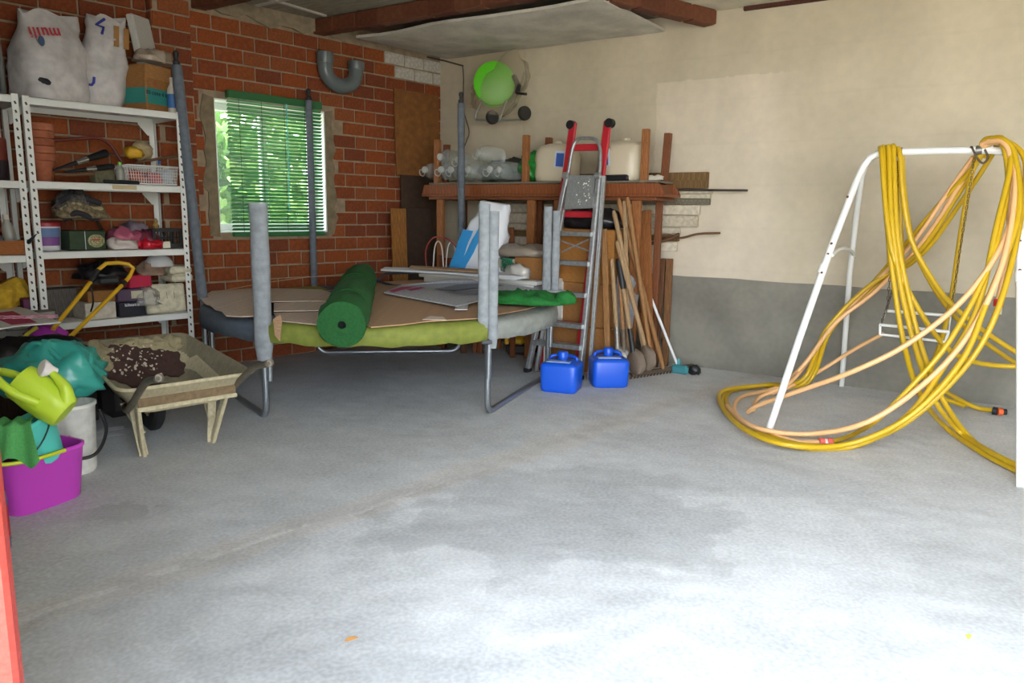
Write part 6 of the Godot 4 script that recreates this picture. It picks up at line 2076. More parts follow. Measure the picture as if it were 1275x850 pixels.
func place_hoses():
	var ym = M("hose_yellow", rgb(192, 156, 22), 0.4)
	var pm = M("hose_peach", rgb(226, 176, 122), 0.45)
	var r = 0.0148
	# the right hand coil of yellow hose: it hangs over the bar and sweeps to a loop on the floor
	var o = Vector3(4.1, 0, 1.2)
	var a = thing("yellow_hose", "yellow garden hose coiled over the bar's right end, sweeping down to a floor loop", "hose", RW * xf(o))
	var rng2 = RandomNumberGenerator.new()
	rng2.seed = 7
	var main = [Vector3(4.71, 1.668, 1.01), Vector3(4.781, 1.556, 1.08), Vector3(4.796, 1.218, 1.25), Vector3(4.742, 0.816, 1.42), Vector3(4.635, 0.506, 1.52), Vector3(4.459, 0.223, 1.66), Vector3(4.22, 0.02, 1.708), Vector3(3.959, 0.02, 1.881), Vector3(3.652, 0.02, 1.713), Vector3(3.364, 0.02, 1.293), Vector3(3.282, 0.02, 0.862), Vector3(3.439, 0.03, 0.582), Vector3(3.756, 0.175, 0.82), Vector3(3.845, 0.461, 0.56), Vector3(4.027, 0.761, 0.5), Vector3(4.293, 1.041, 0.55), Vector3(4.483, 1.342, 0.72), Vector3(4.608, 1.573, 0.88), Vector3(4.657, 1.667, 0.95)]
	for k in 3:
		var pts = []
		for i in main.size():
			var p: Vector3 = main[i]
			var off = Vector3(rng2.randf_range(-0.022, 0.022), rng2.randf_range(-0.02, 0.02), rng2.randf_range(-0.022, 0.022)) * (0.5 if i == 0 or i == main.size() - 1 else 1.3)
			off += Vector3([-0.03, 0.02, 0.05, -0.05][k] * (0.5 + 0.5 * sin(i * 0.5)), [0.0, 0.012, 0.0, 0.02][k], [0.0, 0.035, -0.035, 0.06][k])
			if i > 5 and i < 12:
				off.y = 0.034 * (k % 2)
				off.z += [0.0, 0.045, -0.04, 0.02][k]
			pts.append(p + off)
		hose(a, o, pts, r, ym, "hose_loop", true)
	# the thinner return with the pale red coupling
	hose(a, o, [Vector3(4.649, 1.588, 0.9), Vector3(4.665, 1.666, 0.96), Vector3(4.73, 1.626, 1.05), Vector3(4.77, 1.385, 1.16), Vector3(4.734, 1.01, 1.35), Vector3(4.61, 0.636, 1.5), Vector3(4.473, 0.396, 1.58), Vector3(4.328, 0.193, 1.66), Vector3(4.183, 0.03, 1.482), Vector3(4.107, 0.02, 1.667)], r * 0.95, ym, "hose_loop")
	hose(a, o, [Vector3(4.048, 0.02, 1.71), Vector3(3.913, 0.02, 1.772), Vector3(3.636, 0.04, 1.665), Vector3(3.416, 0.05, 1.346)], r * 0.95, pm, "hose_tail")
	for k in 3:
		var cp = MB.new()
		var p0: Vector3 = Vector3(4.048, 0.002, 1.64) - o
		var c = [Vector3(4.049, 0.022, 1.717), Vector3(4.109, 0.022, 1.682)]
		var d: Vector3 = c[1] - c[0]
		cp.tube([c[0] - o + d * [0.0, 0.38, 0.62][k], c[0] - o + d * [0.38, 0.62, 1.0][k]], [0.024, 0.02, 0.024][k], 12)
		obj("coupling", cp, [M("coupling_red", rgb(214, 96, 84), 0.45), M("coupling_white", rgb(226, 206, 196), 0.45), M("coupling_red", rgb(214, 96, 84), 0.45)][k], a)
	# peach hose
	var po = Vector3(4.2, 0, 1.2)
	var b = thing("peach_hose", "peach coloured garden hose looped over the bar's right end with the yellow one", "hose", RW * xf(po))
	var p1 = [Vector3(4.621, 1.654, 0.96), Vector3(4.687, 1.683, 1), Vector3(4.759, 1.625, 1.06), Vector3(4.809, 1.426, 1.16), Vector3(4.784, 1.135, 1.3), Vector3(4.64, 0.833, 1.42), Vector3(4.41, 0.58, 1.5), Vector3(4.154, 0.401, 1.55), Vector3(3.845, 0.222, 1.45), Vector3(3.629, 0.1, 1.4), Vector3(3.55, 0.03, 1.348)]
	hose(b, po, p1, r, pm)
	var p2 = [Vector3(4.601, 1.622, 0.93), Vector3(4.681, 1.662, 1), Vector3(4.777, 1.589, 1.08), Vector3(4.808, 1.3, 1.24), Vector3(4.781, 0.974, 1.4), Vector3(4.68, 0.652, 1.5), Vector3(4.512, 0.392, 1.6), Vector3(4.28, 0.176, 1.72), Vector3(3.998, 0.05, 1.681), Vector3(3.778, 0.05, 1.765), Vector3(3.606, 0.05, 1.645), Vector3(3.472, 0.05, 1.378), Vector3(3.423, 0.05, 1.023), Vector3(3.548, 0.06, 0.689), Vector3(3.745, 0.264, 0.8), Vector3(3.884, 0.539, 0.58), Vector3(4.103, 0.768, 0.52), Vector3(4.357, 1.105, 0.58), Vector3(4.531, 1.442, 0.8), Vector3(4.603, 1.589, 0.9)]
	hose(b, po, p2, r, pm)
	hose(b, po, [Vector3(4.651, 1.667, 1), Vector3(4.727, 1.651, 1.06), Vector3(4.772, 1.534, 1.1), Vector3(4.8, 1.175, 1.16), Vector3(4.799, 0.919, 1.18), Vector3(4.792, 0.815, 1.18)], r, pm, "hose_end")
	var cn = MB.new()
	var c2 = [Vector3(4.792, 0.824, 1.18), Vector3(4.795, 0.785, 1.18), Vector3(4.798, 0.741, 1.18)]
	cn.tube([c2[0] - po, c2[1] - po], 0.024, 12)
	obj("red_collar", cn, M("collar_red", rgb(206, 52, 40), 0.45), b)
	var cn2 = MB.new()
	cn2.tube([c2[1] - po, c2[2] - po], [0.019, 0.017], 12)
	obj("clear_nozzle", cn2, M("nozzle_pale", rgb(210, 204, 190), 0.3), b)
	hose(b, po, [Vector3(4.586, 1.595, 0.88), Vector3(4.471, 1.398, 0.75), Vector3(4.272, 1.051, 0.58), Vector3(3.961, 0.658, 0.5), Vector3(3.798, 0.378, 0.6), Vector3(3.694, 0.161, 0.88), Vector3(3.556, 0.08, 1.128), Vector3(3.593, 0.06, 1.383)], r * 0.9, pm)
	hose(b, po, [Vector3(4.18, 0.494, 0.55), Vector3(3.988, 0.346, 0.5), Vector3(3.803, 0.19, 0.55), Vector3(3.689, 0.127, 0.85), Vector3(3.601, 0.09, 1.008)], r * 0.9, pm)
	# the left hand coil of yellow hose
	var lo = Vector3(4.4, 0, 1.0)
	var c = thing("yellow_hose", "yellow garden hose hanging in long strands over the bar's left end", "hose", RW * xf(lo))
	var strands = [[Vector3(4.194, 0.951, 0.7), Vector3(4.15, 1.349, 0.78), Vector3(4.124, 1.609, 0.87), Vector3(4.121, 1.659, 0.92), Vector3(4.131, 1.616, 0.965), Vector3(4.187, 1.296, 1.08), Vector3(4.27, 0.908, 1.16), Vector3(4.373, 0.534, 1.26), Vector3(4.49, 0.289, 1.4), Vector3(4.614, 0.04, 1.027), Vector3(4.802, 0.02, 1.386), Vector3(4.987, 0.02, 1.667), Vector3(5.153, 0.02, 1.837)],
		[Vector3(4.212, 0.899, 0.66), Vector3(4.178, 1.3, 0.76), Vector3(4.15, 1.608, 0.87), Vector3(4.147, 1.658, 0.92), Vector3(4.162, 1.615, 0.97), Vector3(4.223, 1.251, 1.1), Vector3(4.32, 0.844, 1.18), Vector3(4.443, 0.499, 1.28), Vector3(4.565, 0.264, 1.4), Vector3(4.691, 0.05, 1.133), Vector3(4.851, 0.05, 1.48), Vector3(5, 0.05, 1.69), Vector3(5.15, 0.05, 1.836)],
		[Vector3(4.254, 0.851, 0.66), Vector3(4.201, 1.301, 0.76), Vector3(4.172, 1.607, 0.87), Vector3(4.173, 1.657, 0.92), Vector3(4.187, 1.614, 0.965), Vector3(4.261, 1.16, 1.1), Vector3(4.365, 0.791, 1.17), Vector3(4.472, 0.496, 1.24), Vector3(4.596, 0.266, 1.34), Vector3(4.74, 0.02, 1.11), Vector3(4.904, 0.02, 1.506), Vector3(5.035, 0.02, 1.688), Vector3(5.168, 0.03, 1.808)],
		[Vector3(4.105, 1.659, 0.93), Vector3(4.126, 1.601, 0.985), Vector3(4.198, 1.25, 1.1), Vector3(4.279, 0.978, 1.15), Vector3(4.443, 0.686, 1.12), Vector3(4.566, 0.509, 1), Vector3(4.678, 0.431, 0.9), Vector3(4.819, 0.399, 0.8), Vector3(5.014, 0.41, 0.75), Vector3(5.162, 0.443, 0.72)],
		[Vector3(4.199, 1.654, 0.92), Vector3(4.221, 1.6, 0.96), Vector3(4.258, 1.391, 1), Vector3(4.326, 1.132, 1.02), Vector3(4.433, 0.93, 0.98), Vector3(4.56, 0.754, 0.9), Vector3(4.739, 0.596, 0.8), Vector3(4.931, 0.464, 0.7), Vector3(5.099, 0.371, 0.62)],
		[Vector3(4.219, 1.646, 0.9), Vector3(4.253, 1.394, 0.88), Vector3(4.315, 1.109, 0.8), Vector3(4.427, 0.866, 0.72), Vector3(4.58, 0.642, 0.6), Vector3(4.742, 0.494, 0.5), Vector3(4.968, 0.337, 0.4), Vector3(5.161, 0.267, 0.35)],
		[Vector3(4.208, 1.584, 0.86), Vector3(4.245, 1.204, 0.84), Vector3(4.29, 0.888, 0.82), Vector3(4.357, 0.569, 0.8), Vector3(4.43, 0.357, 0.75), Vector3(4.513, 0.207, 0.6), Vector3(4.625, 0.095, 0.4), Vector3(4.74, 0.027, 0.3), Vector3(4.843, 0.03, 0.339)],
		[Vector3(4.604, 1.616, 0.9), Vector3(4.584, 1.461, 0.88), Vector3(4.564, 1.117, 0.82), Vector3(4.552, 0.755, 0.76), Vector3(4.517, 0.474, 0.72), Vector3(4.479, 0.281, 0.66), Vector3(4.515, 0.129, 0.52), Vector3(4.673, 0.038, 0.35)]]
	for s in strands:
		hose(c, lo, s, r, ym, "hose_strand")
	var e = [Vector3(4.835, 0.03, 0.345), Vector3(4.861, 0.03, 0.35), Vector3(4.887, 0.03, 0.341), Vector3(4.909, 0.03, 0.334)]
	var cc = [M("black_plastic", rgb(24, 24, 26), 0.5), M("connector_orange", rgb(214, 92, 40), 0.45), M("black_plastic", rgb(24, 24, 26), 0.5)]
	for k in 3:
		var m = MB.new()
		m.tube([e[k] - lo, e[k + 1] - lo], [0.026, 0.024, 0.02][k], 12)
		obj("hose_connector", m, cc[k], c)

# ---------------------------------------------------------------- near left: wheelbarrow, buckets, clutter
func place_wheelbarrow():
	# local x across (towards the right handle), z towards the handles
	var o = Vector3(-1.73, 0, -3.745)
	var zax = Vector3(0.70, 0, 0.714)
	var xax = Vector3.UP.cross(zax)
	var t = thing("wheelbarrow", "old cream wheelbarrow with a cement crusted tray, standing before the trampoline", "wheelbarrow", Transform3D(Basis(xax, Vector3.UP, zax), o))
	var cream = M("barrow_cream", rgb(196, 184, 150), 0.6, "mottle", 6.0)
	var crust = M("barrow_crust", rgb(160, 150, 122), 0.95, "board", 3.0, 0, 0.8)
	# tray: rings from the rim outside down, then the inside back up
	var specs = [[0.30, 0.255, 0.205, -0.42, 0.13, 0.0], [0.50, 0.0, 0.0, 0.0, 0.0, 0.0]]
	var mk = func(hw: float, zf: float, zb: float, yf: float, yb: float, r: float) -> Array:
		# rounded outline: zf = front (wheel side), zb = back (handles)
		var out = []
		for c in [[hw, zb, 0.0], [-hw, zb, 90.0], [-hw * 0.94, zf, 180.0], [hw * 0.94, zf, 270.0]]:
			for k in 6:
				var an = deg_to_rad(c[2] + k * 18.0)
				var sx = signf(c[0])
				var sz = 1.0 if c[1] == zb else -1.0
				var p = Vector3(c[0] - sx * r + r * cos(an), 0, c[1] - sz * r + r * sin(an))
				p.y = lerpf(yb, yf, (zb - p.z) / (zb - zf))
				out.append(p)
		return out
	var rings = [mk.call(0.325, -0.66, 0.22, 0.505, 0.405, 0.06), mk.call(0.34, -0.675, 0.235, 0.495, 0.395, 0.06), mk.call(0.32, -0.64, 0.215, 0.49, 0.385, 0.06), mk.call(0.20, -0.36, 0.10, 0.255, 0.245, 0.06)]
	var mb = MB.new()
	mb.skin(rings, true, false, true, false)
	obj("tray_outside", mb, cream, t)
	var inn = [mk.call(0.325, -0.66, 0.22, 0.505, 0.405, 0.06), mk.call(0.31, -0.63, 0.205, 0.485, 0.385, 0.06), mk.call(0.255, -0.49, 0.15, 0.36, 0.31, 0.06), mk.call(0.20, -0.36, 0.10, 0.265, 0.255, 0.06)]
	var ib = MB.new()
	ib.skin(inn, true, false, true, true)
	var bed = obj("tray", ib, crust, t)
	# dried mud, crusts and flakes of mortar stick to the bed and its sloping front
	rng.seed = 12
	var mud = MB.new()
	lump(mud, Vector3(0.0, 0.266, -0.14), Vector3(0.20, 0.018, 0.24), 0.02, 9.0, 71, 2.2, -0.004, 36, 12)
	var mm = M("mud", rgb(84, 58, 50), 0.9, "board", 5.0, 0, 0.8)
	obj("dried_mud", mud, mm, bed)
	var sl = Basis(Vector3.RIGHT, 0.70)
	for q in [[Vector3(-0.035, 0.380, -0.485), Vector3(0.165, 0.016, 0.155), mm, "dried_mud"], [Vector3(0.14, 0.365, -0.47), Vector3(0.075, 0.014, 0.10), mm, "dried_mud"], [Vector3(-0.205, 0.425, -0.53), Vector3(0.085, 0.014, 0.12), 0, "cement_crust"], [Vector3(0.02, 0.475, -0.60), Vector3(0.13, 0.014, 0.035), 0, "cement_crust"], [Vector3(0.17, 0.455, -0.575), Vector3(0.09, 0.012, 0.06), 0, "cement_crust"]]:
		var c = MB.new()
		lump(c, q[0], q[1], 0.03, 12.0, int(70 + absf(q[0].x) * 100), 2.1, -9.0, 30, 8, sl)
		obj(q[3], c, q[2] if q[2] is Material else M("crust_sand", rgb(184, 170, 132), 0.95, "board", 6.0, 0, 0.8), bed)
	var fl = MB.new()
	for i in 110:
		var u = rng.randfn(0, 0.5)
		var w = rng.randfn(0, 0.5)
		if absf(u) > 0.95 or absf(w) > 0.95:
			continue
		var p: Vector3 = Vector3(-0.02, 0.384, -0.485) + sl * Vector3(u * 0.17, 0.014, w * 0.14)
		var s = rng.randf_range(0.005, 0.013)
		fl.box(p, Vector3(s * 1.5, s * 0.7, s), s * 0.2, sl * Basis.from_euler(Vector3(rng.randf() * 0.6, rng.randf() * 3.0, rng.randf() * 0.6)))
	obj("mortar_flakes", fl, M("flake", rgb(200, 188, 168), 0.95), bed).set_meta("kind", "stuff")
	# rails run from the axle under the tray to the grips
	var steel = M("barrow_tube", rgb(128, 118, 100), 0.6, "board", 5.0, 0.2)
	for s in [-1.0, 1.0]:
		var rl = MB.new()
		rl.tube(curve([Vector3(0.05 * s, 0.19, -0.50), Vector3(0.17 * s, 0.225, -0.25), Vector3(0.235 * s, 0.25, 0.0), Vector3(0.25 * s, 0.36, 0.20), Vector3(0.255 * s, 0.455, 0.36), Vector3(0.257 * s, 0.50, 0.52)], 5), 0.017, 10)
		var r = obj("handle", rl, steel, t)
		var en = MB.new()
		en.lathe([Vector2(0.010, -0.004), Vector2(0.019, -0.004), Vector2(0.019, 0.02), Vector2(0.018, 0.02)], 12, Transform3D(Basis(Vector3.RIGHT, PI / 2 - 0.3), Vector3(0.257 * s, 0.503, 0.525)))
		obj("handle_end", en, M("handle_rim", rgb(150, 140, 124), 0.5), r)
		# leg: an angled plate with two straps
		var lg = MB.new()
		lg.bar(Vector3(0.175 * s, 0.0, 0.0), Vector3(0.225 * s, 0.31, 0.11), 0.045, 0.02, Vector3.BACK, 0.004)
		lg.bar(Vector3(0.172 * s, 0.0, -0.005), Vector3(0.20 * s, 0.27, -0.03), 0.045, 0.012, Vector3.RIGHT, 0.003)
		lg.bar(Vector3(0.175 * s, 0.12, 0.01), Vector3(0.205 * s, 0.25, -0.16), 0.034, 0.010, Vector3.RIGHT, 0.003)
		obj("leg", lg, cream, t)
	var cr = MB.new()
	cr.bar(Vector3(-0.24, 0.325, 0.175), Vector3(0.24, 0.325, 0.175), 0.075, 0.006, Vector3.UP, 0.002)
	obj("cross_plate", cr, M("barrow_rust", rgb(140, 116, 84), 0.8, "board", 4.0), t)
	var lip = MB.new()
	lip.bar(Vector3(-0.245, 0.285, 0.17), Vector3(0.245, 0.285, 0.17), 0.022, 0.03, Vector3.UP, 0.004)
	obj("cross_bar", lip, cream, t)
	var wh = MB.new()
	var wf = Transform3D(Basis(Vector3.BACK, PI / 2), Vector3(0.02, 0.17, -0.45))
	wh.lathe([Vector2(0.09, -0.03), Vector2(0.15, -0.032), Vector2(0.168, -0.018), Vector2(0.17, 0.0), Vector2(0.168, 0.018), Vector2(0.15, 0.032), Vector2(0.09, 0.03), Vector2(0.09, -0.03)], 26, wf)
	var w = obj("wheel", wh, M("tyre", rgb(30, 30, 32), 0.8, "speck", 8.0), t)
	var hb = MB.new()
	hb.lathe([Vector2(0, -0.03), Vector2(0.02, -0.035), Vector2(0.025, -0.012), Vector2(0.088, -0.008), Vector2(0.092, -0.025), Vector2(0.096, 0.0), Vector2(0.092, 0.025), Vector2(0.088, 0.008), Vector2(0.025, 0.012), Vector2(0.02, 0.035), Vector2(0, 0.03)], 20, wf)
	obj("rim", hb, cream, w)

func open_bucket(mb: MB, r0: float, r1: float, h: float, lip: float, e: float, n := 26, q := 1.0):
	var id = Transform3D.IDENTITY
	var rows = [ring(id, r1 - 0.004, (r1 - 0.004) * q, h, e, n), ring(id, r1 + lip, (r1 + lip) * q, h, e, n), ring(id, r1 + lip, (r1 + lip) * q, h - 0.014, e, n), ring(id, r1, r1 * q, h - 0.018, e, n), ring(id, r0, r0 * q, 0.012, e, n), ring(id, r0 - 0.01, (r0 - 0.01) * q, 0.0, e, n)]
	mb.skin(rows.slice(0, 3), true, false, false, false)
	mb.skin(rows.slice(2), true, false, true, false)
	mb.skin([ring(id, r1 - 0.004, (r1 - 0.004) * q, h, e, n), ring(id, r0 - 0.004, (r0 - 0.004) * q, 0.02, e, n)], true, false, true, true)

func place_buckets():
	# magenta mop bucket
	var mag = M("magenta", rgb(198, 66, 188), 0.4)
	var lime = M("lime_handle", rgb(206, 214, 40), 0.4)
	var xa = Vector3(0.42, 0, -0.907)
	var t = thing("mop_bucket", "rectangular magenta mop bucket with a lime yellow handle", "bucket", Transform3D(Basis(xa, Vector3.UP, xa.cross(Vector3.UP)), Vector3(-2.0, 0, -3.0)))
	var mb = MB.new()
	open_bucket(mb, 0.15, 0.172, 0.24, 0.006, 4.5, 40, 0.70)
	obj("bucket_body", mb, mag, t)
	var hd = MB.new()
	hd.tube(curve([Vector3(0.05, 0.236, 0.132), Vector3(-0.03, 0.24, 0.15), Vector3(-0.14, 0.245, 0.155), Vector3(-0.225, 0.25, 0.10), Vector3(-0.25, 0.255, 0.0), Vector3(-0.22, 0.265, -0.10), Vector3(-0.12, 0.27, -0.13)]), 0.0085, 8)
	obj("handle", hd, lime, t)
	# turquoise bucket tilted in it
	var tq = M("turquoise", rgb(88, 204, 190), 0.4)
	var b = thing("round_bucket", "small turquoise bucket tilted inside the magenta mop bucket", "bucket", Transform3D(Basis(Vector3(0.45, 0, 0.9).normalized(), 0.5) * Basis(Vector3.BACK, -0.08), Vector3(-1.945, 0.185, -2.995)))
	var bb = MB.new()
	open_bucket(bb, 0.08, 0.125, 0.19, 0.006, 2.0)
	obj("bucket_body", bb, tq, b)
	var wr = MB.new()
	var arc = []
	for i in 17:
		var an = PI * i / 16.0
		arc.append(Vector3(0.132 * cos(an), 0.172 - 0.10 * sin(an), 0.128 * sin(an)))
	wr.tube(arc, 0.0032, 6)
	obj("wire_handle", wr, M("wire_dark", rgb(50, 60, 60), 0.4, "", 1.0, 0.6), b)
	# lime watering can lying on top
	var lc = M("can_lime", rgb(190, 216, 56), 0.42)
	var w = thing("watering_can", "lime green plastic watering can lying tilted on the turquoise bucket", "watering can", Transform3D(Basis(Vector3(0.64, 0.77, 0.0), Vector3(-0.766, 0.637, 0.09), Vector3(0.07, -0.058, 0.996)).orthonormalized(), Vector3(-1.804, 0.414, -2.93)))
	var body = MB.new()
	var rows = []
	# lies with its foot to the right: local y runs from the foot (0) to the mouth
	for p in [[0.0, 0.064], [0.006, 0.072], [0.06, 0.078], [0.13, 0.080], [0.175, 0.078], [0.20, 0.078], [0.215, 0.074]]:
		var row = []
		for k in 30:
			var an = TAU * k / 30
			var r: float = p[1] * (1.0 + (0.03 * cos(an * 7.0) if p[0] > 0.01 and p[0] < 0.17 else 0.0))
			row.append(Vector3(cos(an) * r, p[0], sin(an) * r * 0.86))
		rows.append(row)
	body.skin(rows, true, true, false, true)
	body.skin([rows[6], ring(Transform3D.IDENTITY, 0.068, 0.06, 0.215, 2.0, 30), ring(Transform3D.IDENTITY, 0.066, 0.058, 0.04, 2.0, 30)], true, false, true, true)
	obj("can_body", body, lc, w)
	var half = MB.new()
	half.lathe([Vector2(0.0, 0.214), Vector2(0.02, 0.217), Vector2(0.036, 0.212)], 20, xf(Vector3(0.036, 0, 0)), 1.0, 1.5)
	obj("splash_guard", half, M("can_lime_dark", rgb(150, 180, 36), 0.45), w)
	var hn = MB.new()
	hn.tube(curve([Vector3(-0.02, 0.19, -0.07), Vector3(-0.03, 0.26, -0.065), Vector3(-0.02, 0.295, 0.0), Vector3(0.0, 0.27, 0.075), Vector3(0.005, 0.18, 0.10), Vector3(0.01, 0.09, 0.07)]), [0.016, 0.0165, 0.0165, 0.0165, 0.0165, 0.0165, 0.0165, 0.0165, 0.0165, 0.0165, 0.0165, 0.0165, 0.0165, 0.0165, 0.0165, 0.0165, 0.0165, 0.0165, 0.0165, 0.0165, 0.0165, 0.0165, 0.0165, 0.0165, 0.0165, 0.0165, 0.0165, 0.0165, 0.0165, 0.0165, 0.0165, 0.0165, 0.0165, 0.0165, 0.0165, 0.0165, 0.0165, 0.0165, 0.0165, 0.0165, 0.015], 10)
	obj("handle", hn, lc, w)
	var sp = MB.new()
	var spp = curve([Vector3(0.050, 0.02, 0.01), Vector3(0.090, 0.055, 0.01), Vector3(0.104, 0.10, 0.005), Vector3(0.108, 0.145, 0.0)], 6)
	var spr = []
	for i in spp.size():
		spr.append(lerpf(0.034, 0.012, pow(i / 18.0, 0.7)))
	sp.tube(spp, spr, 12)
	obj("spout", sp, lc, w)
	var rs = MB.new()
	rs.lathe([Vector2(0.012, -0.05), Vector2(0.018, -0.03), Vector2(0.034, -0.004), Vector2(0.036, 0.004), Vector2(0.03, 0.010), Vector2(0, 0.013)], 18, Transform3D(Basis(Vector3(0, 0, 1), 0.1) * Basis(Vector3.RIGHT, 0.75), Vector3(0.110, 0.165, 0.012)))
	obj("rose", rs, M("rose_white", rgb(236, 224, 220), 0.45), w)
	# green cloth draped over the left
	var cl = MB.new()
	var cr = []
	for i in 13:
		var row = []
		for j in 15:
			var u = i / 12.0 - 0.5
			var v = j / 14.0
			var p = Vector3(u * (0.13 + 0.10 * v), 0.0, 0.0)
			if v < 0.3:
				p.z = -0.10 + v * 0.40
				p.y = 0.01 * sin(i * 1.2)
			else:
				p.z = 0.02 + 0.06 * (v - 0.3) + 0.018 * sin(i * 1.1 + v * 2.0) * (v + 0.2)
				p.y = -(v - 0.3) * (0.235 + 0.04 * sin(i * 0.8))
			row.append(p)
		cr.append(row)
	cl.sheet(cr, 0.003)
	tag(obj("cleaning_cloth", cl, M("cloth_green", rgb(92, 176, 96), 0.95, "weave", 20.0), self, Transform3D(Basis(Vector3.UP, 0.3), Vector3(-1.955, 0.40, -2.82)).scaled_local(Vector3(0.9, 0.9, 0.8))), "green cleaning cloth hanging over the turquoise bucket's left side", "cloth")
	# white bucket with the teal bag
	var wb = thing("white_bucket", "tall white bucket with a black handle under the teal bag", "bucket", xf(Vector3(-2.065, 0, -3.39)))
	var m = MB.new()
	open_bucket(m, 0.092, 0.104, 0.335, 0.006, 2.0)
	obj("bucket_body", m, M("bucket_white", rgb(232, 230, 220), 0.5, "mottle", 3.0), wb)
	var bh = MB.new()
	bh.tube(curve([Vector3(0.108, 0.29, -0.05), Vector3(0.15, 0.20, -0.02), Vector3(0.15, 0.12, 0.06), Vector3(0.10, 0.10, 0.11), Vector3(0.0, 0.12, 0.14), Vector3(-0.09, 0.24, 0.09)]), 0.008, 8)
	obj("handle", bh, M("black_plastic", rgb(24, 24, 26), 0.5), wb)
	var sp2 = MB.new()
	sp2.lathe([Vector2(0.0, 0.002), Vector2(0.012, 0.0015), Vector2(0.013, -0.001)], 10, Transform3D(Basis(Vector3.UP, -0.4) * Basis(Vector3.RIGHT, PI / 2), Vector3(0.04, 0.19, 0.094)))
	obj("paint_spot", sp2, mag, wb)
	var bag = MB.new()
	lump(bag, Vector3(0, 0.115, 0), Vector3(0.215, 0.12, 0.16), 0.075, 4.0, 83, 1.8, -0.10, 40, 22)
	for i in 3:
		bag.tube(curve([Vector3(-0.10 + i * 0.04, 0.235, 0.03), Vector3(-0.03 + i * 0.02, 0.265, 0.04 - i * 0.03), Vector3(0.06 + i * 0.05, 0.21, 0.05 - i * 0.04), Vector3(0.13 + i * 0.03, 0.13, 0.08 - i * 0.03)]), 0.014, 6)
	var bg = thing("teal_bag", "full teal plastic bag resting on the white bucket", "plastic bag", xf(Vector3(-2.19, 0.338, -3.48)))
	obj("bag_body", bag, M("bag_teal", rgb(60, 158, 144), 0.3), bg)
	# papers on the floor
	for k in 2:
		var p = MB.new()
		p.sheet([[Vector3(-0.09, 0.002, -0.02), Vector3(-0.09, 0.003, 0.02)], [Vector3(0, 0.02, -0.022), Vector3(0, 0.014, 0.022)], [Vector3(0.09, 0.024 - k * 0.01, -0.02), Vector3(0.09, 0.018, 0.02)]], 0.0015)
		tag(obj("paper_strip", p, M("paper_white", rgb(206, 206, 204), 0.7), self, xf([Vector3(-2.257, 0, -4.015), Vector3(-2.194, 0, -3.898)][k] + Vector3(0, 0.002 * k, 0), 24 + k * 8)), ["curled white paper strip on the floor behind the white bucket, the farther of two", "curled white paper strip on the floor behind the white bucket, the nearer of two"][k], "paper", "paper strips on the floor")

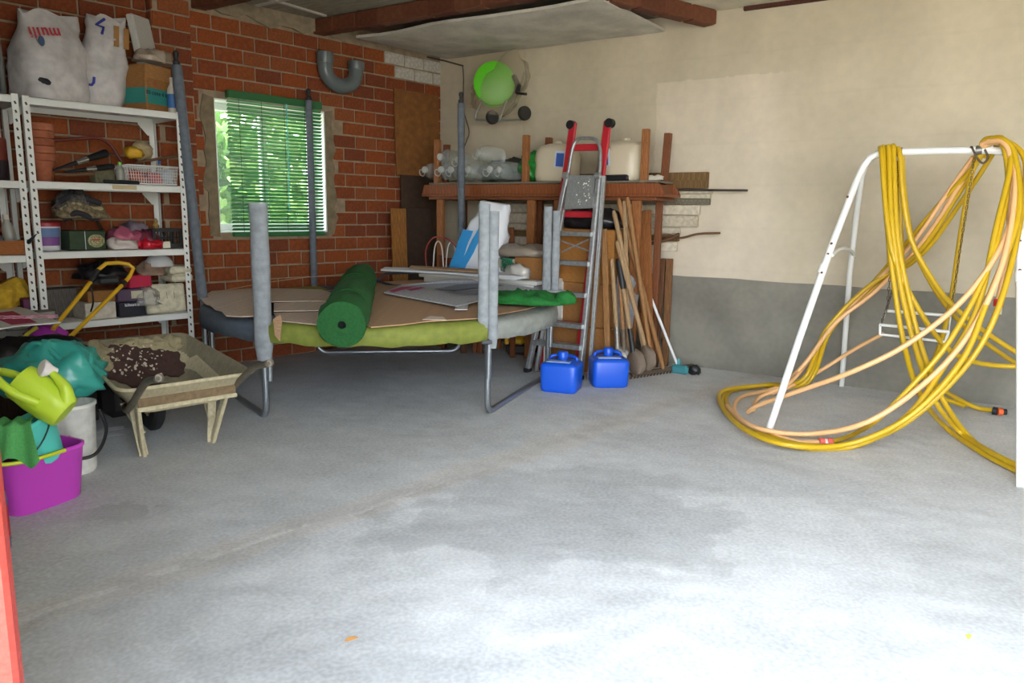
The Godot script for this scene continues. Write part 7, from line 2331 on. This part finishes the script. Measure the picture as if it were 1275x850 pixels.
func place_left_clutter():
	# printed sheet of card lying over the clutter
	var wm = M("card_white", rgb(222, 220, 214), 0.7)
	var s = flat_sheet("printed_card", "white card with a crimson printed panel lying over the clutter at the left edge", "sign card", PackedVector2Array([Vector2(-3.327, -4.593), Vector2(-3.204, -4.691), Vector2(-2.907, -4.449), Vector2(-2.426, -3.968), Vector2(-2.477, -3.904), Vector2(-2.564, -3.811), Vector2(-2.619, -3.596)]), 0.62, 0.006, wm)
	var pr = MB.new()
	var loc = PackedVector2Array()
	for p in PackedVector2Array([Vector2(-2.973, -4.278), Vector2(-2.94, -4.354), Vector2(-2.536, -3.938), Vector2(-2.61, -3.843), Vector2(-2.813, -4.03)]):
		loc.append(p - Vector2(s.position.x, s.position.z))
	pr.prism(loc, 0.001, Transform3D(Basis(Vector3.RIGHT, Vector3.BACK, Vector3.UP), Vector3(0, 0.0062, 0)))
	var pp = obj("print", pr, M("print_crimson2", rgb(186, 32, 84), 0.6), s)
	# illegible pale script on the crimson field
	var c0 = Vector3(-2.725, 0.629, -4.057) - s.position
	var sc = MB.new()
	for k in 2:
		var line = []
		for i in 22:
			line.append(c0 + Vector3(-0.16 + i * 0.014 + 0.01 * sin(i * 2.2) + k * 0.05, 0.0006, -0.045 + k * 0.075 - i * 0.004 + 0.016 * sin(i * 1.7 + k)))
		sc.tube(curve(line, 3), 0.004, 5)
	obj("script_print", sc, M("print_rose", rgb(224, 160, 178), 0.6), pp).set_meta("kind", "stuff")
	# boxes and bags under it
	var g = LW * xf(Vector3(-3.95, 0, 0.86), 6)
	carton("dark_crate", "large dark box heaped with odds and ends under the crimson printed card", g, Vector3(0.62, 0.46, 0.42), M("crate_dark", rgb(40, 36, 36), 0.8, "mottle", 3.0), "", false, "box")
	var mg = MB.new()
	lump(mg, Vector3(0, 0.045, 0), Vector3(0.095, 0.06, 0.07), 0.03, 10.0, 91, 2.2, 0.0, 22, 12)
	tag(obj("magenta_cloth", mg, M("cloth_magenta", rgb(168, 52, 164), 0.8), self, LW * xf(Vector3(-3.83, 0.462, 0.93))), "bunched magenta cloth under the tip of the printed card", "cloth")
	tube_thing("yellow_stick", "short yellow green stick left of the magenta cloth", "stick", [Vector3(-4.007, 0.532, 1.14), Vector3(-3.96, 0.569, 1.13), Vector3(-3.918, 0.594, 1.12)], [0.010, 0.011, 0.012], M("stick_lime", rgb(178, 170, 40), 0.5))
	var ob = MB.new()
	ob.box(Vector3(0, 0.03, 0), Vector3(0.12, 0.06, 0.08), 0.012)
	tag(obj("orange_packet", ob, M("packet_orange", rgb(196, 132, 72), 0.7, "mottle", 5.0), self, LW * xf(Vector3(-4.05, 0.462, 0.97), 24)), "tan orange packet left of the magenta cloth", "packet")
	var bl = MB.new()
	lump(bl, Vector3(0, 0.10, 0), Vector3(0.28, 0.13, 0.16), 0.05, 6.0, 93, 2.3, 0.0, 30, 16)
	tag(obj("black_bag", bl, M("bag_black2", rgb(28, 24, 24), 0.45), self, xf(Vector3(-2.55, 0.30, -3.92), 40)), "black bag behind the teal bag, below the yellow handle", "plastic bag")
	carton("brown_crate", "brown box on the floor behind the teal bag, carrying the black bag", xf(Vector3(-2.60, 0, -3.90), 44), Vector3(0.4, 0.298, 0.3), M("crate_brown", rgb(84, 58, 44), 0.85, "wood", 2.0))
	# yellow push handle
	var ym = M("mower_yellow", rgb(204, 160, 26), 0.4)
	var h = thing("push_handle", "yellow tubular push handle rising in front of the lowest shelf", "push handle", LW * xf(Vector3(-3.62, 0.0, 1.10)))
	var o = Vector3(-3.62, 0.0, 1.10)
	var left = [Vector3(-3.809, 0.556, 1), Vector3(-3.741, 0.6, 0.92), Vector3(-3.53, 0.792, 0.8), Vector3(-3.478, 0.861, 0.78), Vector3(-3.427, 0.897, 0.77), Vector3(-3.352, 0.899, 0.77), Vector3(-3.296, 0.887, 0.77), Vector3(-3.273, 0.861, 0.78), Vector3(-3.299, 0.818, 0.79), Vector3(-3.334, 0.781, 0.8), Vector3(-3.759, 0.472, 1), Vector3(-3.815, 0.453, 1.05)]
	var pts = []
	for p in left:
		pts.append(p - o)
	var tb = MB.new()
	tb.tube(pts, 0.0125, 10)
	obj("tube", tb, ym, h)
	var cb = MB.new()
	cb.box(Vector3(0.18, 0.235, -0.1), Vector3(0.34, 0.45, 0.26), 0.05)
	obj("motor_housing", cb, M("housing_dark", rgb(36, 32, 32), 0.5), h)
	var gp = MB.new()
	gp.tube([pts[9], pts[9].lerp(pts[10], 0.06)], 0.017, 10)
	obj("grip_clamp", gp, M("black_plastic", rgb(24, 24, 26), 0.5), h)
	var gp2 = MB.new()
	gp2.tube([pts[2], pts[3]], 0.0165, 10)
	obj("grip_clamp", gp2, M("black_plastic", rgb(24, 24, 26), 0.5), h)
	var sw = MB.new()
	var mid: Vector3 = (pts[2] + pts[9]) * 0.5
	sw.box(mid + Vector3(0, 0.01, 0), Vector3(0.13, 0.05, 0.05), 0.015)
	sw.bar(pts[2], pts[9], 0.016, 0.016)
	obj("switch_box", sw, M("black_plastic", rgb(24, 24, 26), 0.5), h)
	var cbl = MB.new()
	cbl.tube(curve([pts[2], pts[2].lerp(pts[1], 0.3) + Vector3(0.05, -0.05, 0.02), pts[1] + Vector3(0.16, 0.03, 0.0)]), 0.005, 6)
	obj("cable", cbl, M("black_plastic", rgb(24, 24, 26), 0.5), h)
	# dark glossy bin at the edge of the picture
	var bn = MB.new()
	bn.lathe([Vector2(0, 0), Vector2(0.16, 0), Vector2(0.18, 0.5), Vector2(0.19, 0.5), Vector2(0.19, 0.52), Vector2(0, 0.525)], 22)
	tag(obj("dark_bin", bn, M("bin_green", rgb(24, 40, 34), 0.25), self, xf(Vector3(-2.545, 0, -3.23))), "dark green glossy bin cut off by the left edge, behind the watering can", "bin")
	# bottle and wooden handle beside the door
	var bt = bottle("bottle", "blue bottle with a red band beside the magenta bucket, at the left edge", xf(Vector3(-1.86, 0, -2.56)), 0.036, 0.31, M("bottle_blue", rgb(96, 110, 150), 0.3), M("cap_white", rgb(210, 210, 214), 0.4), M("band_red", rgb(196, 30, 44), 0.4))
	tube_thing("brush_handle", "rounded wooden handle end lying on the floor before the magenta bucket", "handle", [Vector3(-1.994, 0.02, -2.749), Vector3(-1.929, 0.016, -2.685), Vector3(-1.866, 0.015, -2.618)], [0.013, 0.016, 0.009], M("handle_pale", rgb(196, 156, 96), 0.6, "wood", 4.0), WW)
	# leaf and a yellow mark on the floor
	var lf = MB.new()
	lf.sheet([[Vector3(-0.02, 0.001, 0), Vector3(-0.012, 0.002, 0.006)], [Vector3(-0.005, 0.006, -0.008), Vector3(0, 0.003, 0.008)], [Vector3(0.012, 0.005, -0.006), Vector3(0.012, 0.002, 0.006)], [Vector3(0.022, 0.001, -0.001), Vector3(0.022, 0.001, 0.002)]], 0.0006)
	tag(obj("dry_leaf", lf, M("leaf_dry", rgb(196, 140, 74), 0.8), self, xf(Vector3(-0.459, 0, -2.01), 30)), "small dry orange leaf lying on the bare floor in front", "leaf")
	var ys = MB.new()
	ys.sheet([[Vector3(-0.018, 0.0, 0), Vector3(-0.016, 0.0, 0.004)], [Vector3(0.0, 0.003, -0.009), Vector3(0, 0.002, 0.007)], [Vector3(0.018, 0.0, 0.0), Vector3(0.016, 0.0, 0.006)]], 0.0006)
	tag(obj("yellow_leaf", ys, M("leaf_yellow", rgb(206, 210, 90), 0.8), self, xf(Vector3(1.394, 0, -2.078), 50)), "small yellow leaf scrap on the floor at the lower right", "leaf")

func _ready():
	var cam := Camera3D.new()
	cam.name = "camera"
	cam.fov = 49.12
	cam.near = 0.05
	cam.far = 200.0
	add_child(cam)
	var pitch := deg_to_rad(-9.761)
	var roll := deg_to_rad(0.888)
	cam.transform = Transform3D(Basis(Vector3.RIGHT, pitch) * Basis(Vector3.BACK, roll), Vector3(0, 1.24, 0))
	cam.current = true
	var env := Environment.new()
	env.background_mode = Environment.BG_SKY
	var sky := Sky.new()
	var sm := ProceduralSkyMaterial.new()
	sm.sky_top_color = Color(0.78, 0.83, 0.89)
	sm.sky_horizon_color = Color(0.93, 0.94, 0.95)
	sm.ground_bottom_color = Color(0.45, 0.44, 0.40)
	sm.ground_horizon_color = Color(0.80, 0.82, 0.82)
	sm.sky_energy_multiplier = 1.6
	sky.sky_material = sm
	env.sky = sky
	env.ambient_light_source = Environment.AMBIENT_SOURCE_SKY
	env.tonemap_mode = Environment.TONE_MAPPER_LINEAR
	env.tonemap_exposure = 6.5
	env.sdfgi_enabled = true
	env.ssao_enabled = true
	env.ssil_enabled = true
	var we := WorldEnvironment.new()
	we.name = "world_environment"
	we.environment = env
	add_child(we)
	var sun := DirectionalLight3D.new()
	sun.name = "sun"
	sun.light_color = Color(1.0, 0.95, 0.86)
	sun.light_energy = 3.0
	sun.shadow_enabled = true
	sun.light_angular_distance = 0.5
	add_child(sun)
	# it stands over the roof behind the back wall and shines towards the yard in front of the door
	sun.look_at_from_position(Vector3.ZERO, RW.basis * Vector3(0.0, -1.5, 1.0), Vector3.UP)
	build_room()
	place_trampoline()
	place_on_trampoline()
	place_shelves()
	place_top_shelf()
	place_second_shelf()
	place_third_shelf()
	place_fourth_shelf()
	place_left_unit()
	place_left_boards()
	place_wall_wire()
	place_tables()
	place_on_upturned_table()
	place_planks()
	place_ladders()
	place_tools()
	place_jugs()
	place_hose_reel()
	place_white_table()
	place_swing()
	place_hoses()
	place_wheelbarrow()
	place_buckets()
	place_left_clutter()
